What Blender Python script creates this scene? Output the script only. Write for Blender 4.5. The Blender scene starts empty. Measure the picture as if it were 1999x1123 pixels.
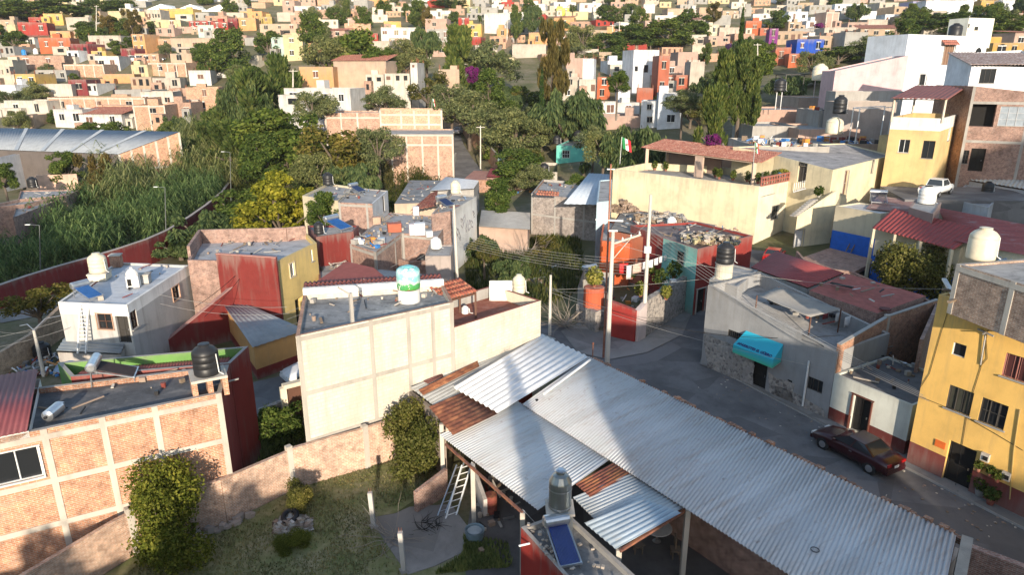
import bpy, math, random
import numpy as np
from mathutils import Vector, Matrix
R = math.radians
sc = bpy.context.scene
COL = sc.collection
rnd = random.Random(7)
# ------------------------------------------------------------------ camera
CAMH, PITCH, FPX, CX, CY = 20.0, R(17.45), 1333.0, 999.5, 561.5
cam = bpy.data.objects.new('camera', bpy.data.cameras.new('camera'))
COL.objects.link(cam)
cam.location = (0, 0, CAMH); cam.rotation_euler = (R(90) - PITCH, 0, 0)
cam.data.sensor_width = 36; cam.data.lens = 36 * FPX / 1999; cam.data.clip_end = 4000
sc.camera = cam
CP, SP = math.cos(PITCH), math.sin(PITCH)
def ray(u, v):
    a = (u - CX) / FPX; b = (v - CY) / FPX
    return Vector((a, CP - b * SP, -SP - b * CP))
def P(u, v, z=0.0):                     # the point of height z seen at photo pixel u, v
    d = ray(u, v); t = (z - CAMH) / d.z
    return Vector((d.x * t, d.y * t, z))
def Y(u, v, y):                         # the point at distance y seen at photo pixel u, v
    d = ray(u, v); t = y / d.y
    return Vector((d.x * t, y, CAMH + d.z * t))
def PX(p):
    x, y, z = p[0], p[1], p[2] - CAMH
    f = y * CP - z * SP; up = y * SP + z * CP
    return CX + FPX * x / f, CY - FPX * up / f
# ------------------------------------------------------------------ terrain heights
TY = [0, 30, 46, 60, 80, 100, 120, 140, 160, 200, 250, 300, 400, 600, 900]
TT = [-.9, -.4, -.15, 0, .3, .6, .9]
TZ = [[0,0,0,-1,-1,-1,0,4,8,17,29,40,60,90,110],
      [0,0,0,-1,-2,-1.5,0,3,7,15,27,38,58,90,110],
      [0,0,0,0,-.5,0,2,4.5,8.5,16,27,38,58,90,110],
      [0,0,0,0,.3,1.3,3,6,10,17,27,38,58,90,110],
      [0,0,0,.6,1.6,4,7,10,14,20,28,38,60,90,110],
      [0,0,.3,1.6,4,9,13,16,20,26,34,44,64,95,115],
      [0,0,.6,2.4,6,12,16,20,24,30,38,48,68,98,118]]
def _seg(a, x):
    if x <= a[0]: return 0, 0.0
    for i in range(len(a) - 1):
        if x < a[i + 1]: return i, (x - a[i]) / (a[i + 1] - a[i])
    return len(a) - 2, 1.0
def zg(x, y):
    k = 1.111; yy = max(y, 0) / k; t = x / max(y, 12)
    i, f = _seg(TT, t); j, g = _seg(TY, yy)
    g = g * g * (3 - 2 * g) * .5 + g * .5
    a = TZ[i][j] * (1 - g) + TZ[i][j + 1] * g; b = TZ[i + 1][j] * (1 - g) + TZ[i + 1][j + 1] * g
    return k * (a * (1 - f) + b * f)
def G(u, v, y0=12.0):                   # where the line of sight meets the ground
    d = ray(u, v); y = y0
    while y < 600:
        t = y / d.y
        if CAMH + d.z * t <= zg(d.x * t, y): break
        y += .5
    t = y / d.y
    return Vector((d.x * t, y, zg(d.x * t, y)))
# ------------------------------------------------------------------ objects
def link(name, mesh, parent=None, loc=None):
    o = bpy.data.objects.new(name, mesh); COL.objects.link(o)
    if parent: o.parent = parent
    if loc is not None: o.location = loc
    return o
def tag(o, label, cat, group=None, kind=None):
    o['label'] = label
    if cat: o['category'] = cat
    if group: o['group'] = group
    if kind: o['kind'] = kind
    return o
def empty(name, loc, label, cat, group=None):
    o = bpy.data.objects.new(name, None); COL.objects.link(o); o.location = loc; o.empty_display_size = .3
    return tag(o, label, cat, group)
def dup(o, parent=None):
    c = o.copy(); COL.objects.link(c)
    if parent: c.parent = parent
    for ch in o.children: dup(ch, c)
    return c
class MB:
    """collects faces, builds ONE mesh"""
    def __init__(s): s.v = []; s.f = []; s.m = []; s.s = []
    def poly(s, pts, m=0, sm=False):
        n = len(s.v); s.v += [tuple(p) for p in pts]; s.f.append(tuple(range(n, n + len(pts)))); s.m.append(m); s.s.append(sm)
        return s
    def prism(s, pts, z0, z1, m=0, mt=None, bottom=True):
        """pts: xy list; z1 number or list"""
        n = len(pts); zt = z1 if isinstance(z1, (list, tuple)) else [z1] * n
        if sum(pts[i][0] * pts[(i + 1) % n][1] - pts[(i + 1) % n][0] * pts[i][1] for i in range(n)) < 0:
            pts = pts[::-1]; zt = zt[::-1]
        for i in range(n):
            j = (i + 1) % n; a, b = pts[i], pts[j]
            s.poly([(a[0], a[1], z0), (b[0], b[1], z0), (b[0], b[1], zt[j]), (a[0], a[1], zt[i])], m)
        s.poly([(p[0], p[1], z) for p, z in zip(pts, zt)], m if mt is None else mt)
        if bottom: s.poly([(p[0], p[1], z0) for p in pts[::-1]], m)
        return s
    def box(s, c, sx, sy, sz, rz=0.0, m=0):
        """c = centre of the bottom"""
        ca, sa = math.cos(rz), math.sin(rz)
        q = [(c[0] + x * ca - y * sa, c[1] + x * sa + y * ca) for x, y in ((-sx/2,-sy/2),(sx/2,-sy/2),(sx/2,sy/2),(-sx/2,sy/2))]
        return s.prism(q, c[2], c[2] + sz, m)
    def beam(s, a, b, w, h=None, m=0, up=(0, 0, 1)):
        h = h or w; a = Vector(a); b = Vector(b); d = (b - a)
        if d.length < 1e-6: return s
        d.normalize(); u = Vector(up)
        if abs(d.dot(u)) > .98: u = Vector((0, 1, 0))
        r = d.cross(u).normalized(); u = r.cross(d).normalized(); r = r * (w / 2); u = u * (h / 2)
        A = [a - r - u, a + r - u, a + r + u, a - r + u]; B = [p + (b - a) for p in A]
        for i in range(4):
            j = (i + 1) % 4; s.poly([A[i], A[j], B[j], B[i]][::-1], m)
        s.poly(A, m); s.poly(B[::-1], m)
        return s
    def tube(s, pts, r, n=8, m=0, caps=True, sm=True):
        pts = [Vector(p) for p in pts]; rings = []; ref = None
        for i, p in enumerate(pts):
            d = (pts[min(i + 1, len(pts) - 1)] - pts[max(i - 1, 0)]).normalized()
            if ref is None: ref = Vector((0, 0, 1)) if abs(d.z) < .9 else Vector((1, 0, 0))
            x = (ref - d * ref.dot(d)).normalized(); y = d.cross(x); ref = x
            rr = r[i] if isinstance(r, (list, tuple)) else r
            rings.append([p + (x * math.cos(2 * math.pi * k / n) + y * math.sin(2 * math.pi * k / n)) * rr for k in range(n)])
        for i in range(len(rings) - 1):
            for k in range(n):
                l = (k + 1) % n; s.poly([rings[i][k], rings[i][l], rings[i + 1][l], rings[i + 1][k]], m, sm)
        if caps: s.poly(rings[0][::-1], m); s.poly(rings[-1], m)
        return s
    def lathe(s, c, prof, n=20, m=0, sm=True, cap=True):
        c = Vector(c); rings = [[(c.x + r * math.cos(2 * math.pi * k / n), c.y + r * math.sin(2 * math.pi * k / n), c.z + z) for k in range(n)] for r, z in prof]
        for i in range(len(rings) - 1):
            for k in range(n):
                l = (k + 1) % n; s.poly([rings[i][k], rings[i][l], rings[i + 1][l], rings[i + 1][k]], m, sm)
        if cap: s.poly(rings[0][::-1], m); s.poly(rings[-1], m)
        return s
    def build(s, name, mats, parent=None, merge=False):
        if not isinstance(mats, (list, tuple)): mats = [mats]
        off = Vector((0, 0, 0)); p = parent
        while p is not None: off += p.location; p = p.parent
        me = bpy.data.meshes.new(name)
        me.from_pydata([(x - off.x, y - off.y, z - off.z) for x, y, z in s.v], [], s.f)
        for mm in mats: me.materials.append(mm)
        me.polygons.foreach_set('material_index', s.m); me.polygons.foreach_set('use_smooth', s.s)
        uv = me.uv_layers.new(name='UVMap').data
        for pl in me.polygons:
            nn = pl.normal
            if abs(nn.z) > .97: t = Vector((1, 0, 0)); w = Vector((0, 1, 0))
            else: t = Vector((-nn.y, nn.x, 0)).normalized(); w = nn.cross(t)
            for li in pl.loop_indices:
                q = Vector(s.v[me.loops[li].vertex_index]); uv[li].uv = (q.dot(t), q.dot(w))
        if merge:
            import bmesh
            b = bmesh.new(); b.from_mesh(me); bmesh.ops.remove_doubles(b, verts=b.verts, dist=1e-4); b.to_mesh(me); b.free()
        return link(name, me, parent)
# ------------------------------------------------------------------ materials
class NT:
    def __init__(s, name):
        s.mat = bpy.data.materials.new(name); s.mat.use_nodes = True; s.nt = s.mat.node_tree; s.nt.nodes.clear()
        s.out = s.n('ShaderNodeOutputMaterial')
    def n(s, t, **kw):
        x = s.nt.nodes.new(t)
        for k, v in kw.items():
            if k.startswith('i_'):
                key = k[2:].replace('_', ' '); key = int(key) if key.isdigit() else key
                s.set(x, key, v)
            else: setattr(x, k, v)
        return x
    def set(s, x, key, v):
        if isinstance(v, bpy.types.NodeSocket): s.nt.links.new(v, x.inputs[key])
        else: x.inputs[key].default_value = v
    def pos(s): return s.n('ShaderNodeNewGeometry').outputs['Position']
    def uv(s): return s.n('ShaderNodeTexCoord').outputs['UV']
    def mapv(s, vec, sc_): return s.n('ShaderNodeMapping', i_Vector=vec, i_Scale=sc_).outputs[0]
    def noise(s, vec, scale, detail=4, rough=.55): return s.n('ShaderNodeTexNoise', i_Vector=vec, i_Scale=scale, i_Detail=detail, i_Roughness=rough).outputs[0]
    def ramp(s, fac, stops, interp='LINEAR'):
        r = s.n('ShaderNodeValToRGB', i_Fac=fac); cr = r.color_ramp; cr.interpolation = interp
        while len(cr.elements) > len(stops): cr.elements.remove(cr.elements[-1])
        while len(cr.elements) < len(stops): cr.elements.new(1)
        for e, (p, c) in zip(cr.elements, stops): e.position = p; e.color = (*c, 1) if len(c) == 3 else c
        return r.outputs[0]
    def mix(s, f, a, b, mode='MIX'):
        x = s.n('ShaderNodeMix', data_type='RGBA', blend_type=mode)
        for k, v in ((0, f), (6, a), (7, b)):
            if isinstance(v, tuple) and len(v) == 3: v = (*v, 1)
            s.set(x, k, v)
        return x.outputs[2]
    def bump(s, h, st=.3, dist=.02): return s.n('ShaderNodeBump', i_Strength=st, i_Distance=dist, i_Height=h).outputs[0]
    def bsdf(s, col, rough=.85, metal=0.0, normal=None, spec=.3, **kw):
        b = s.n('ShaderNodeBsdfPrincipled')
        if isinstance(col, tuple): col = (*col, 1)
        s.set(b, 'Base Color', col); s.set(b, 'Roughness', rough); s.set(b, 'Metallic', metal); s.set(b, 'Specular IOR Level', spec)
        if normal is not None: s.set(b, 'Normal', normal)
        for k, v in kw.items(): s.set(b, k.replace('_', ' '), v)
        s.nt.links.new(b.outputs[0], s.out.inputs[0]); return s.mat
_mc = {}
def cached(f):
    def g(*a, **k):
        key = (f.__name__, a, tuple(sorted(k.items())))
        if key not in _mc: _mc[key] = f(*a, **k)
        return _mc[key]
    return g
def sc3(c, k): return tuple(min(1, x * k) for x in c)
@cached
def plaster(col, dirt=.35, grime=(.16, .14, .12), rough=.9):
    t = NT('plaster'); p = t.pos()
    a = t.noise(p, .55, 6, .6); base = t.ramp(a, [(.3, sc3(col, .8)), (.52, col), (.72, sc3(col, 1.1))])
    st = t.noise(t.mapv(p, (1.7, 1.7, .16)), 1.3, 5, .65)
    f = t.ramp(st, [(.5, (0, 0, 0)), (.78, (dirt,) * 3)])
    c = t.mix(f, base, grime)
    zz = t.n('ShaderNodeSeparateXYZ', i_0=t.n('ShaderNodeTexCoord').outputs['Generated']).outputs[2]
    ed = t.ramp(t.n('ShaderNodeMath', operation='ADD', i_0=zz, i_1=t.n('ShaderNodeMath', operation='MULTIPLY_ADD', i_0=st, i_1=.5, i_2=-.25).outputs[0]).outputs[0], [(0, (dirt * 1.3,) * 3), (.14, (0, 0, 0)), (.86, (0, 0, 0)), (1, (dirt * .9,) * 3)])
    c = t.mix(ed, c, sc3(grime, 1.6))
    pa = t.noise(p, 1.9, 7, .7)
    c = t.mix(t.ramp(pa, [(.6, (0, 0, 0)), (.7, (dirt * .8,) * 3)]), c, sc3(col, .55))
    return t.bsdf(c, rough, normal=t.bump(t.noise(p, 14, 4), .25, .03))
@cached
def brick(c1=(.36, .17, .1), c2=(.26, .11, .06), mortar=(.36, .3, .25), var=.5, w=.26, h=.085):
    t = NT('brick'); u = t.uv(); p = t.pos()
    b = t.n('ShaderNodeTexBrick', i_Vector=u, i_Color1=(*c1, 1), i_Color2=(*c2, 1), i_Mortar=(*mortar, 1), i_Scale=1.0, i_Mortar_Size=.012, i_Bias=-.1)
    b.inputs['Brick Width'].default_value = w; b.inputs['Row Height'].default_value = h
    big = t.noise(p, .7, 5, .6)
    c = t.mix(var, b.outputs[0], t.ramp(big, [(.3, (.45, .42, .4)), (.5, (.95, .92, .88)), (.75, (1.25, 1.2, 1.1))]), 'MULTIPLY')
    sm = t.noise(p, 3.2, 6, .75)
    c = t.mix(.85, c, t.ramp(sm, [(.34, (.55, .52, .5)), (.5, (1, 1, 1)), (.66, (1.45, 1.4, 1.35))]), 'MULTIPLY')
    c = t.mix(t.ramp(t.noise(p, 1.3, 6, .7), [(.54, (0, 0, 0)), (.7, (.3,) * 3)]), c, mortar)
    hgt = t.n('ShaderNodeMath', operation='SUBTRACT', i_0=1.0, i_1=b.outputs[1]).outputs[0]
    return t.bsdf(c, .92, normal=t.bump(hgt, .5, .012))
@cached
def stone(c1=(.36, .31, .27), c2=(.16, .13, .115), mortar=(.33, .31, .29), scale=3.2):
    t = NT('stone'); p = t.pos()
    w = t.mix(.12, p, t.n('ShaderNodeTexNoise', i_Vector=p, i_Scale=3.0).outputs[1])
    v = t.n('ShaderNodeTexVoronoi', i_Vector=w, i_Scale=scale); e = t.n('ShaderNodeTexVoronoi', feature='DISTANCE_TO_EDGE', i_Vector=w, i_Scale=scale)
    cc = t.ramp(t.n('ShaderNodeSeparateColor', i_0=v.outputs[1]).outputs[0], [(0, c2), (.5, tuple((a + b) / 2 for a, b in zip(c1, c2))), (1, c1)])
    c = t.mix(t.ramp(e.outputs[0], [(.03, (1, 1, 1)), (.12, (0, 0, 0))]), cc, mortar)
    return t.bsdf(c, .92, normal=t.bump(e.outputs[0], .7, .06))
@cached
def tar(c1=(.14, .14, .145), c2=(.3, .29, .28), c3=(.07, .07, .075), s=.6):
    t = NT('roof_surface'); p = t.pos(); q = t.mapv(p, (1, 1.5, 1))
    a = t.noise(q, s, 7, .65)
    c = t.ramp(a, [(.3, c3), (.45, c1), (.56, sc3(c1, 1.15)), (.68, c2)])
    b = t.noise(q, s * 3.3, 6, .7)
    c = t.mix(t.ramp(b, [(.52, (0, 0, 0)), (.68, (.55,) * 3)]), c, c3)
    d = t.noise(p, s * 5, 6, .75); c = t.mix(t.ramp(d, [(.55, (0, 0, 0)), (.68, (.7,) * 3)]), c, c2); c = t.mix(t.ramp(t.noise(p, s * 8, 5, .7), [(.58, (0, 0, 0)), (.7, (.6,) * 3)]), c, c3)
    return t.bsdf(c, .85, normal=t.bump(d, .3, .04))
@cached
def metal(col=(.55, .57, .6), rough=.42, met=.35, rust=.25, rc=(.22, .09, .05)):
    t = NT('sheet_metal'); p = t.pos()
    a = t.noise(p, .9, 6, .65); c = t.ramp(a, [(.3, sc3(col, .78)), (.6, col), (.8, sc3(col, 1.1))])
    st = t.noise(t.mapv(p, (1, 1, 3)), 2.2, 6, .7)
    c = t.mix(t.ramp(st, [(.58, (0, 0, 0)), (.75, (rust,) * 3)]), c, rc)
    return t.bsdf(c, rough, met, normal=t.bump(t.noise(p, 5, 3), .12, .03), spec=.5)
@cached
def sheets(col, ang, wd=.8, rust=.35, rc=(.34, .22, .15), rough=.5):
    '''galvanised sheets side by side: every sheet has its own tint, stains run down the slope'''
    t = NT('roof_sheets'); q = t.n('ShaderNodeMapping', i_Vector=t.pos(), i_Rotation=(0, 0, -ang)).outputs[0]
    sx = t.n('ShaderNodeSeparateXYZ', i_0=q); fl = t.n('ShaderNodeMath', operation='FLOOR', i_0=t.n('ShaderNodeMath', operation='DIVIDE', i_0=sx.outputs[0], i_1=wd).outputs[0]).outputs[0]
    wn = t.n('ShaderNodeTexWhiteNoise', noise_dimensions='1D', i_W=fl).outputs[0]
    c = t.ramp(wn, [(0, sc3(col, .88)), (.5, sc3(col, .97)), (1, sc3(col, 1.04))])
    st = t.noise(t.mapv(q, (3.2, .35, 1)), 1.1, 6, .7); c = t.mix(t.ramp(st, [(.5, (0, 0, 0)), (.7, (rust,) * 3)]), c, rc)
    b = t.noise(t.pos(), 2.4, 6, .75); c = t.mix(t.ramp(b, [(.6, (0, 0, 0)), (.7, (rust * 1.4,) * 3)]), c, sc3(rc, .7))
    return t.bsdf(c, rough, .1, spec=.5)
@cached
def rusty(c1=(.2, .075, .045), c2=(.36, .15, .075), c3=(.11, .045, .035)):
    t = NT('rusty_metal'); p = t.pos()
    c = t.ramp(t.noise(t.mapv(p, (1, 1, 2)), 2.0, 7, .7), [(.3, c3), (.48, c1), (.62, c2), (.75, sc3(c2, 1.3))])
    return t.bsdf(c, .8, .1, normal=t.bump(t.noise(p, 12, 3), .3, .02))
@cached
def flat(col, rough=.6, met=0.0, var=.12, spec=.4, coat=0.0):
    t = NT('paint'); p = t.pos()
    c = t.ramp(t.noise(p, 2.5, 5, .6), [(.3, sc3(col, 1 - var * 1.6)), (.7, sc3(col, 1 + var * .6))])
    return t.bsdf(c, rough, met, spec=spec, Coat_Weight=coat)
@cached
def tiles(c1=(.3, .1, .065), c2=(.2, .06, .045), c3=(.36, .18, .12)):
    t = NT('roof_tiles'); p = t.pos()
    b = t.n('ShaderNodeTexVoronoi', i_Vector=p, i_Scale=4.5)
    c = t.ramp(t.n('ShaderNodeSeparateColor', i_0=b.outputs[1]).outputs[0], [(0, c2), (.5, c1), (1, c3)])
    c = t.mix(t.ramp(t.noise(p, .8, 5), [(.45, (0, 0, 0)), (.7, (.5,) * 3)]), c, sc3(c2, .7))
    return t.bsdf(c, .85)
@cached
def glass(col=(.02, .022, .025)):
    t = NT('window_glass'); return t.bsdf(col, .12, spec=.6)
@cached
def leaf(ca, cb, cc, tr=.3):
    t = NT('leaves'); r = t.n('ShaderNodeNewGeometry').outputs['Random Per Island']
    oi = t.n('ShaderNodeObjectInfo').outputs['Random']
    c = t.ramp(r, [(0, ca), (.45, cb), (1, cc)])
    c = t.mix(.6, c, t.ramp(oi, [(0, (.7, .78, .75)), (.5, (1, 1, 1)), (1, (1.25, 1.15, .9))]), 'MULTIPLY')
    c = t.mix(.75, c, t.ramp(t.noise(t.pos(), .45, 3, .6), [(.32, (.55, .62, .55)), (.5, (1, 1, 1)), (.68, (1.45, 1.3, 1.1))]), 'MULTIPLY')
    d = t.n('ShaderNodeBsdfDiffuse', i_Color=c); x = t.n('ShaderNodeBsdfTranslucent', i_Color=c)
    m = t.n('ShaderNodeMixShader', i_0=tr, i_1=d.outputs[0], i_2=x.outputs[0]); t.nt.links.new(m.outputs[0], t.out.inputs[0]); return t.mat
CONC = plaster((.36, .34, .31), .4); CONC_L = plaster((.52, .47, .4), .3); WHITE = plaster((.76, .74, .7), .25); FRAME_W = flat((.75, .75, .73), .5)
FRAME_D = flat((.05, .045, .04), .5); FRAME_B = flat((.12, .055, .035), .6); STEEL = flat((.55, .56, .57), .3, .8); BLACK = flat((.022, .022, .024), .45)
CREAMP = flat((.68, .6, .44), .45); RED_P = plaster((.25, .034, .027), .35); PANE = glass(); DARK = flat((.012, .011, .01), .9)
BRICK = brick(); BRICK_L = brick((.52, .25, .14), (.41, .18, .095), (.5, .4, .32), .4); BRICK_P = brick((.33, .19, .15), (.24, .13, .1), (.36, .31, .28), .6)
TAR = tar((.2, .2, .2), (.36, .35, .33), (.09, .09, .095)); TARL = tar((.3, .29, .28), (.42, .4, .37), (.14, .13, .12)); BARK = plaster((.13, .1, .075), .5)
GALV = metal(); WOOD = plaster((.22, .16, .11), .5)
# ------------------------------------------------------------------ building kit
class House:
    """poly: xy corners; edge i runs from corner i to i+1. Windows and doors are placed by the photo pixel of their centre."""
    def __init__(s, name, label, cat, poly, z0, z1, wall, roof=TAR, ph=.35, pt=.16, group=None, noroof=False, cap=None):
        s.p = [Vector((q[0], q[1])) for q in poly]; n = len(s.p); s.n = n
        s.z0 = z0; s.z1 = list(z1) if isinstance(z1, (list, tuple)) else [z1] * n
        a = sum(s.p[i].x * s.p[(i + 1) % n].y - s.p[(i + 1) % n].x * s.p[i].y for i in range(n)); s.sg = 1 if a > 0 else -1
        c = sum(s.p, Vector((0, 0))) / n
        s.root = empty(name, (c.x, c.y, z0), label, cat, group)
        s.wall = wall if isinstance(wall, (list, tuple)) else [wall] * n
        s.roof = roof; s.ph = ph; s.pt = pt; s.op = {i: [] for i in range(n)}; s.bands = {}; s.noroof = noroof; s.cap = cap
    def edge(s, e):
        a = s.p[e]; b = s.p[(e + 1) % s.n]; d = (b - a); L = d.length; d = d / L; nn = Vector((d.y, -d.x)) * s.sg
        return a, b, d, nn, L
    def hit(s, e, uv):
        a, b, d, nn, L = s.edge(e); r = ray(*uv)
        t = (a.x * nn.x + a.y * nn.y) / (r.x * nn.x + r.y * nn.y)
        q = Vector((r.x * t, r.y * t)); return (q - a).dot(d), CAMH + r.z * t
    def pt3(s, e, ss, z, off=0.0):
        a, b, d, nn, L = s.edge(e); q = a + d * ss + nn * off; return Vector((q.x, q.y, z))
    def opening(s, e, uv, w, h, depth=.14):
        ss, z = s.hit(e, uv) if uv[0] > 30 or uv[1] > 30 else uv
        return s.opening_m(e, ss, z, w, h, depth)
    def opening_m(s, e, ss, z, w, h, depth=.14):
        L = s.edge(e)[4]; s0 = max(.05, ss - w / 2); s1 = min(L - .05, ss + w / 2); s.op[e].append((s0, s1, z - h / 2, z + h / 2, depth)); return s0, s1, z - h / 2, z + h / 2, depth
    def win(s, e, uv, w, h, fr=FRAME_W, nx=2, nz=1, pane=PANE, trim=None, name='window', bars=0, sill=True, tw=.1, at=None):
        if at: s0, s1, za, zb, dp = s.opening_m(e, at[0], at[1], w, h)
        else: s0, s1, za, zb, dp = s.opening(e, uv, w, h)
        m = MB(); off = -dp + .05; q = lambda a, b, o=off: s.pt3(e, a, b, o)
        f = .045
        for a, b in (((s0, za), (s1, za)), ((s0, zb), (s1, zb)), ((s0, za), (s0, zb)), ((s1, za), (s1, zb))): m.beam(q(*a), q(*b), f * 1.6, .05)
        for i in range(1, nx): x = s0 + (s1 - s0) * i / nx; m.beam(q(x, za), q(x, zb), f, .04)
        for i in range(1, nz): z = za + (zb - za) * i / nz; m.beam(q(s0, z), q(s1, z), f, .04)
        for i in range(bars): x = s0 + (s1 - s0) * (i + .5) / bars; m.beam(q(x, za, .02), q(x, zb, .02), .018)
        w_ = m.build(name, fr, s.root)
        pm = MB(); pm.poly([q(s0, za, -dp + .01), q(s1, za, -dp + .01), q(s1, zb, -dp + .01), q(s0, zb, -dp + .01)]).build('pane', pane, w_)
        if trim is not None:
            t = MB()
            for a, b in (((s0 - tw, zb + tw / 2), (s1 + tw, zb + tw / 2)), ((s0 - tw / 2, za), (s0 - tw / 2, zb)), ((s1 + tw / 2, za), (s1 + tw / 2, zb))): t.beam(q(*a, .02), q(*b, .02), tw, .05, up=(0, 0, 1) if a[1] == b[1] else tuple(s.pt3(e, 1, 0) - s.pt3(e, 0, 0)))
            t.build('trim', trim, w_)
        if sill: MB().beam(q(s0 - .08, za - .03, .04), q(s1 + .08, za - .03, .04), .12, .06).build('sill', trim or CONC, w_)
        return w_
    def door(s, e, uv, w, h, leaf_=FRAME_D, trim=None, name='door', panels=2, at=None):
        if at: s0, s1, za, zb, dp = s.opening_m(e, at[0], at[1], w, h, .2)
        else: s0, s1, za, zb, dp = s.opening(e, uv, w, h, .2)
        q = lambda a, b, o=-dp: s.pt3(e, a, b, o); m = MB()
        m.poly([q(s0, za), q(s1, za), q(s1, zb), q(s0, zb)])
        for i in range(panels + 1): x = s0 + .04 + (s1 - s0 - .08) * i / panels; m.beam(q(x, za, -dp + .02), q(x, zb, -dp + .02), .07, .05)
        for z in (za + .05, za + (zb - za) * .45, zb - .05): m.beam(q(s0, z, -dp + .02), q(s1, z, -dp + .02), .06, .05)
        o = m.build(name, leaf_, s.root)
        MB().box(q(s0 + (s1 - s0) * .8, za + (zb - za) * .45, -dp + .05), .05, .05, .12).build('handle', STEEL, o)
        if trim is not None:
            t = MB(); k = .16
            for a, b in (((s0 - k, zb + k / 2), (s1 + k, zb + k / 2)), ((s0 - k / 2, za), (s0 - k / 2, zb)), ((s1 + k / 2, za), (s1 + k / 2, zb))): t.beam(q(*a, .02), q(*b, .02), k, .06, up=(0, 0, 1) if a[1] == b[1] else tuple(s.pt3(e, 1, 0) - s.pt3(e, 0, 0)))
            t.build('trim', trim, o)
        return o
    def hole(s, e, uv, w, h, depth=.5, at=None):
        s.opening_m(e, at[0], at[1], w, h, depth) if at else s.opening(e, uv, w, h, depth)
    def frame_grid(s, e, verts, horis, mat, w=.22, proud=.03):
        """concrete posts and beams of a confined-brick wall: verts = distances along the edge, horis = heights"""
        m = MB(); L = s.edge(e)[4]; a = s.pt3(e, 1, 0) - s.pt3(e, 0, 0)
        def zt(x): f = x / L; return s.z1[e] * (1 - f) + s.z1[(e + 1) % s.n] * f
        for x in verts: m.beam(s.pt3(e, x, s.z0), s.pt3(e, x, zt(x) - .004), w, proud * 2 + .002 * (len(m.f) % 3), up=tuple(a.cross(Vector((0, 0, 1)))))
        for z in horis:
            m.beam(s.pt3(e, .02, z), s.pt3(e, L - .02, z), proud * 2 + .012, w, up=(0, 0, 1))
        return m.build('concrete_frame', mat, s.root)
    def finish(s):
        mats = []; m = MB()
        def mi(x):
            if x not in mats: mats.append(x)
            return mats.index(x)
        for e in range(s.n):
            a, b, d, nn, L = s.edge(e); zt0, zt1 = s.z1[e], s.z1[(e + 1) % s.n]; zm = min(zt0, zt1)
            ops = s.op[e]; xs = sorted({0, L, *[o[0] for o in ops], *[o[1] for o in ops]})
            bd = s.bands.get(e, s.bands.get('all', []))
            zs = sorted({s.z0, *[max(s.z0, o[2]) for o in ops], *[min(o[3], zm - .05) for o in ops], *[q[1] for q in bd], *[q[0] for q in bd if q[0] > s.z0]}); zs = [z for z in zs if z < zm - .02]
            for i in range(len(xs) - 1):
                for j in range(len(zs)):
                    x0, x1 = xs[i], xs[i + 1]; za = zs[j]; top = j == len(zs) - 1
                    zb0 = zt0 + (zt1 - zt0) * x0 / L if top else zs[j + 1]; zb1 = zt0 + (zt1 - zt0) * x1 / L if top else zs[j + 1]
                    cx, cz = (x0 + x1) / 2, (za + min(zb0, zb1)) / 2
                    if any(o[0] < cx < o[1] and o[2] < cz < o[3] for o in ops): continue
                    mt = s.wall[e]
                    for q in bd:
                        if q[0] < cz < q[1]: mt = q[2]
                    f = [s.pt3(e, x0, za), s.pt3(e, x1, za), s.pt3(e, x1, zb1), s.pt3(e, x0, zb0)]
                    m.poly(f if s.sg > 0 else f[::-1], mi(mt))
            for o in ops:
                dp = -o[4]; c = [(o[0], max(s.z0, o[2])), (o[1], max(s.z0, o[2])), (o[1], min(o[3], zm - .05)), (o[0], min(o[3], zm - .05))]
                for k in range(4):
                    q, r_ = c[k], c[(k + 1) % 4]
                    f = [s.pt3(e, *q), s.pt3(e, *r_), s.pt3(e, *r_, dp), s.pt3(e, *q, dp)]; m.poly(f, mi(s.wall[e]))
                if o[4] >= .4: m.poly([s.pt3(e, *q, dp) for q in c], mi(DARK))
        # parapet and roof
        if not s.noroof:
            inn = []
            for i in range(s.n):
                e0 = s.edge((i - 1) % s.n); e1 = s.edge(i); n0, n1 = e0[3], e1[3]; k = 1 + n0.dot(n1)
                off = (n0 + n1) / max(k, .3) * s.pt; inn.append(s.p[i] - off)
            cm = s.cap or s.wall[0]
            if s.ph > 0:
                pm = MB(); pmats = []
                def pi(x):
                    if x not in pmats: pmats.append(x)
                    return pmats.index(x)
                for i in range(s.n):
                    j = (i + 1) % s.n; A = (*s.p[i], s.z1[i]); B = (*s.p[j], s.z1[j]); a2 = (*inn[i], s.z1[i]); b2 = (*inn[j], s.z1[j])
                    k = pi(s.cap or s.wall[i]); f = [A, B, b2, a2]; pm.poly(f if s.sg > 0 else f[::-1], k)
                    f = [a2, b2, (*inn[j], s.z1[j] - s.ph - .05), (*inn[i], s.z1[i] - s.ph - .05)]; pm.poly(f if s.sg > 0 else f[::-1], pi(s.wall[i]))
                pm.build('parapet', pmats, s.root)
            f = [(*(inn[i] if s.ph > 0 else s.p[i]), s.z1[i] - s.ph) for i in range(s.n)]
            MB().poly(f if s.sg > 0 else f[::-1]).build('roof', s.roof, s.root)
        m.build('wall', mats, s.root)
        return s.root
def xy(l, z): return [P(u, v, z).xy for u, v in l]
def quad_from(a, b, depth, z=None):
    """a, b = front corners (xy); adds the two back corners at depth behind (away from the camera side)"""
    a = Vector((a[0], a[1])); b = Vector((b[0], b[1])); d = (b - a).normalized(); n = Vector((-d.y, d.x))
    if n.dot((a + b) / 2) < 0: n = -n
    return [a, b, b + n * depth, a + n * depth]
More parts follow.
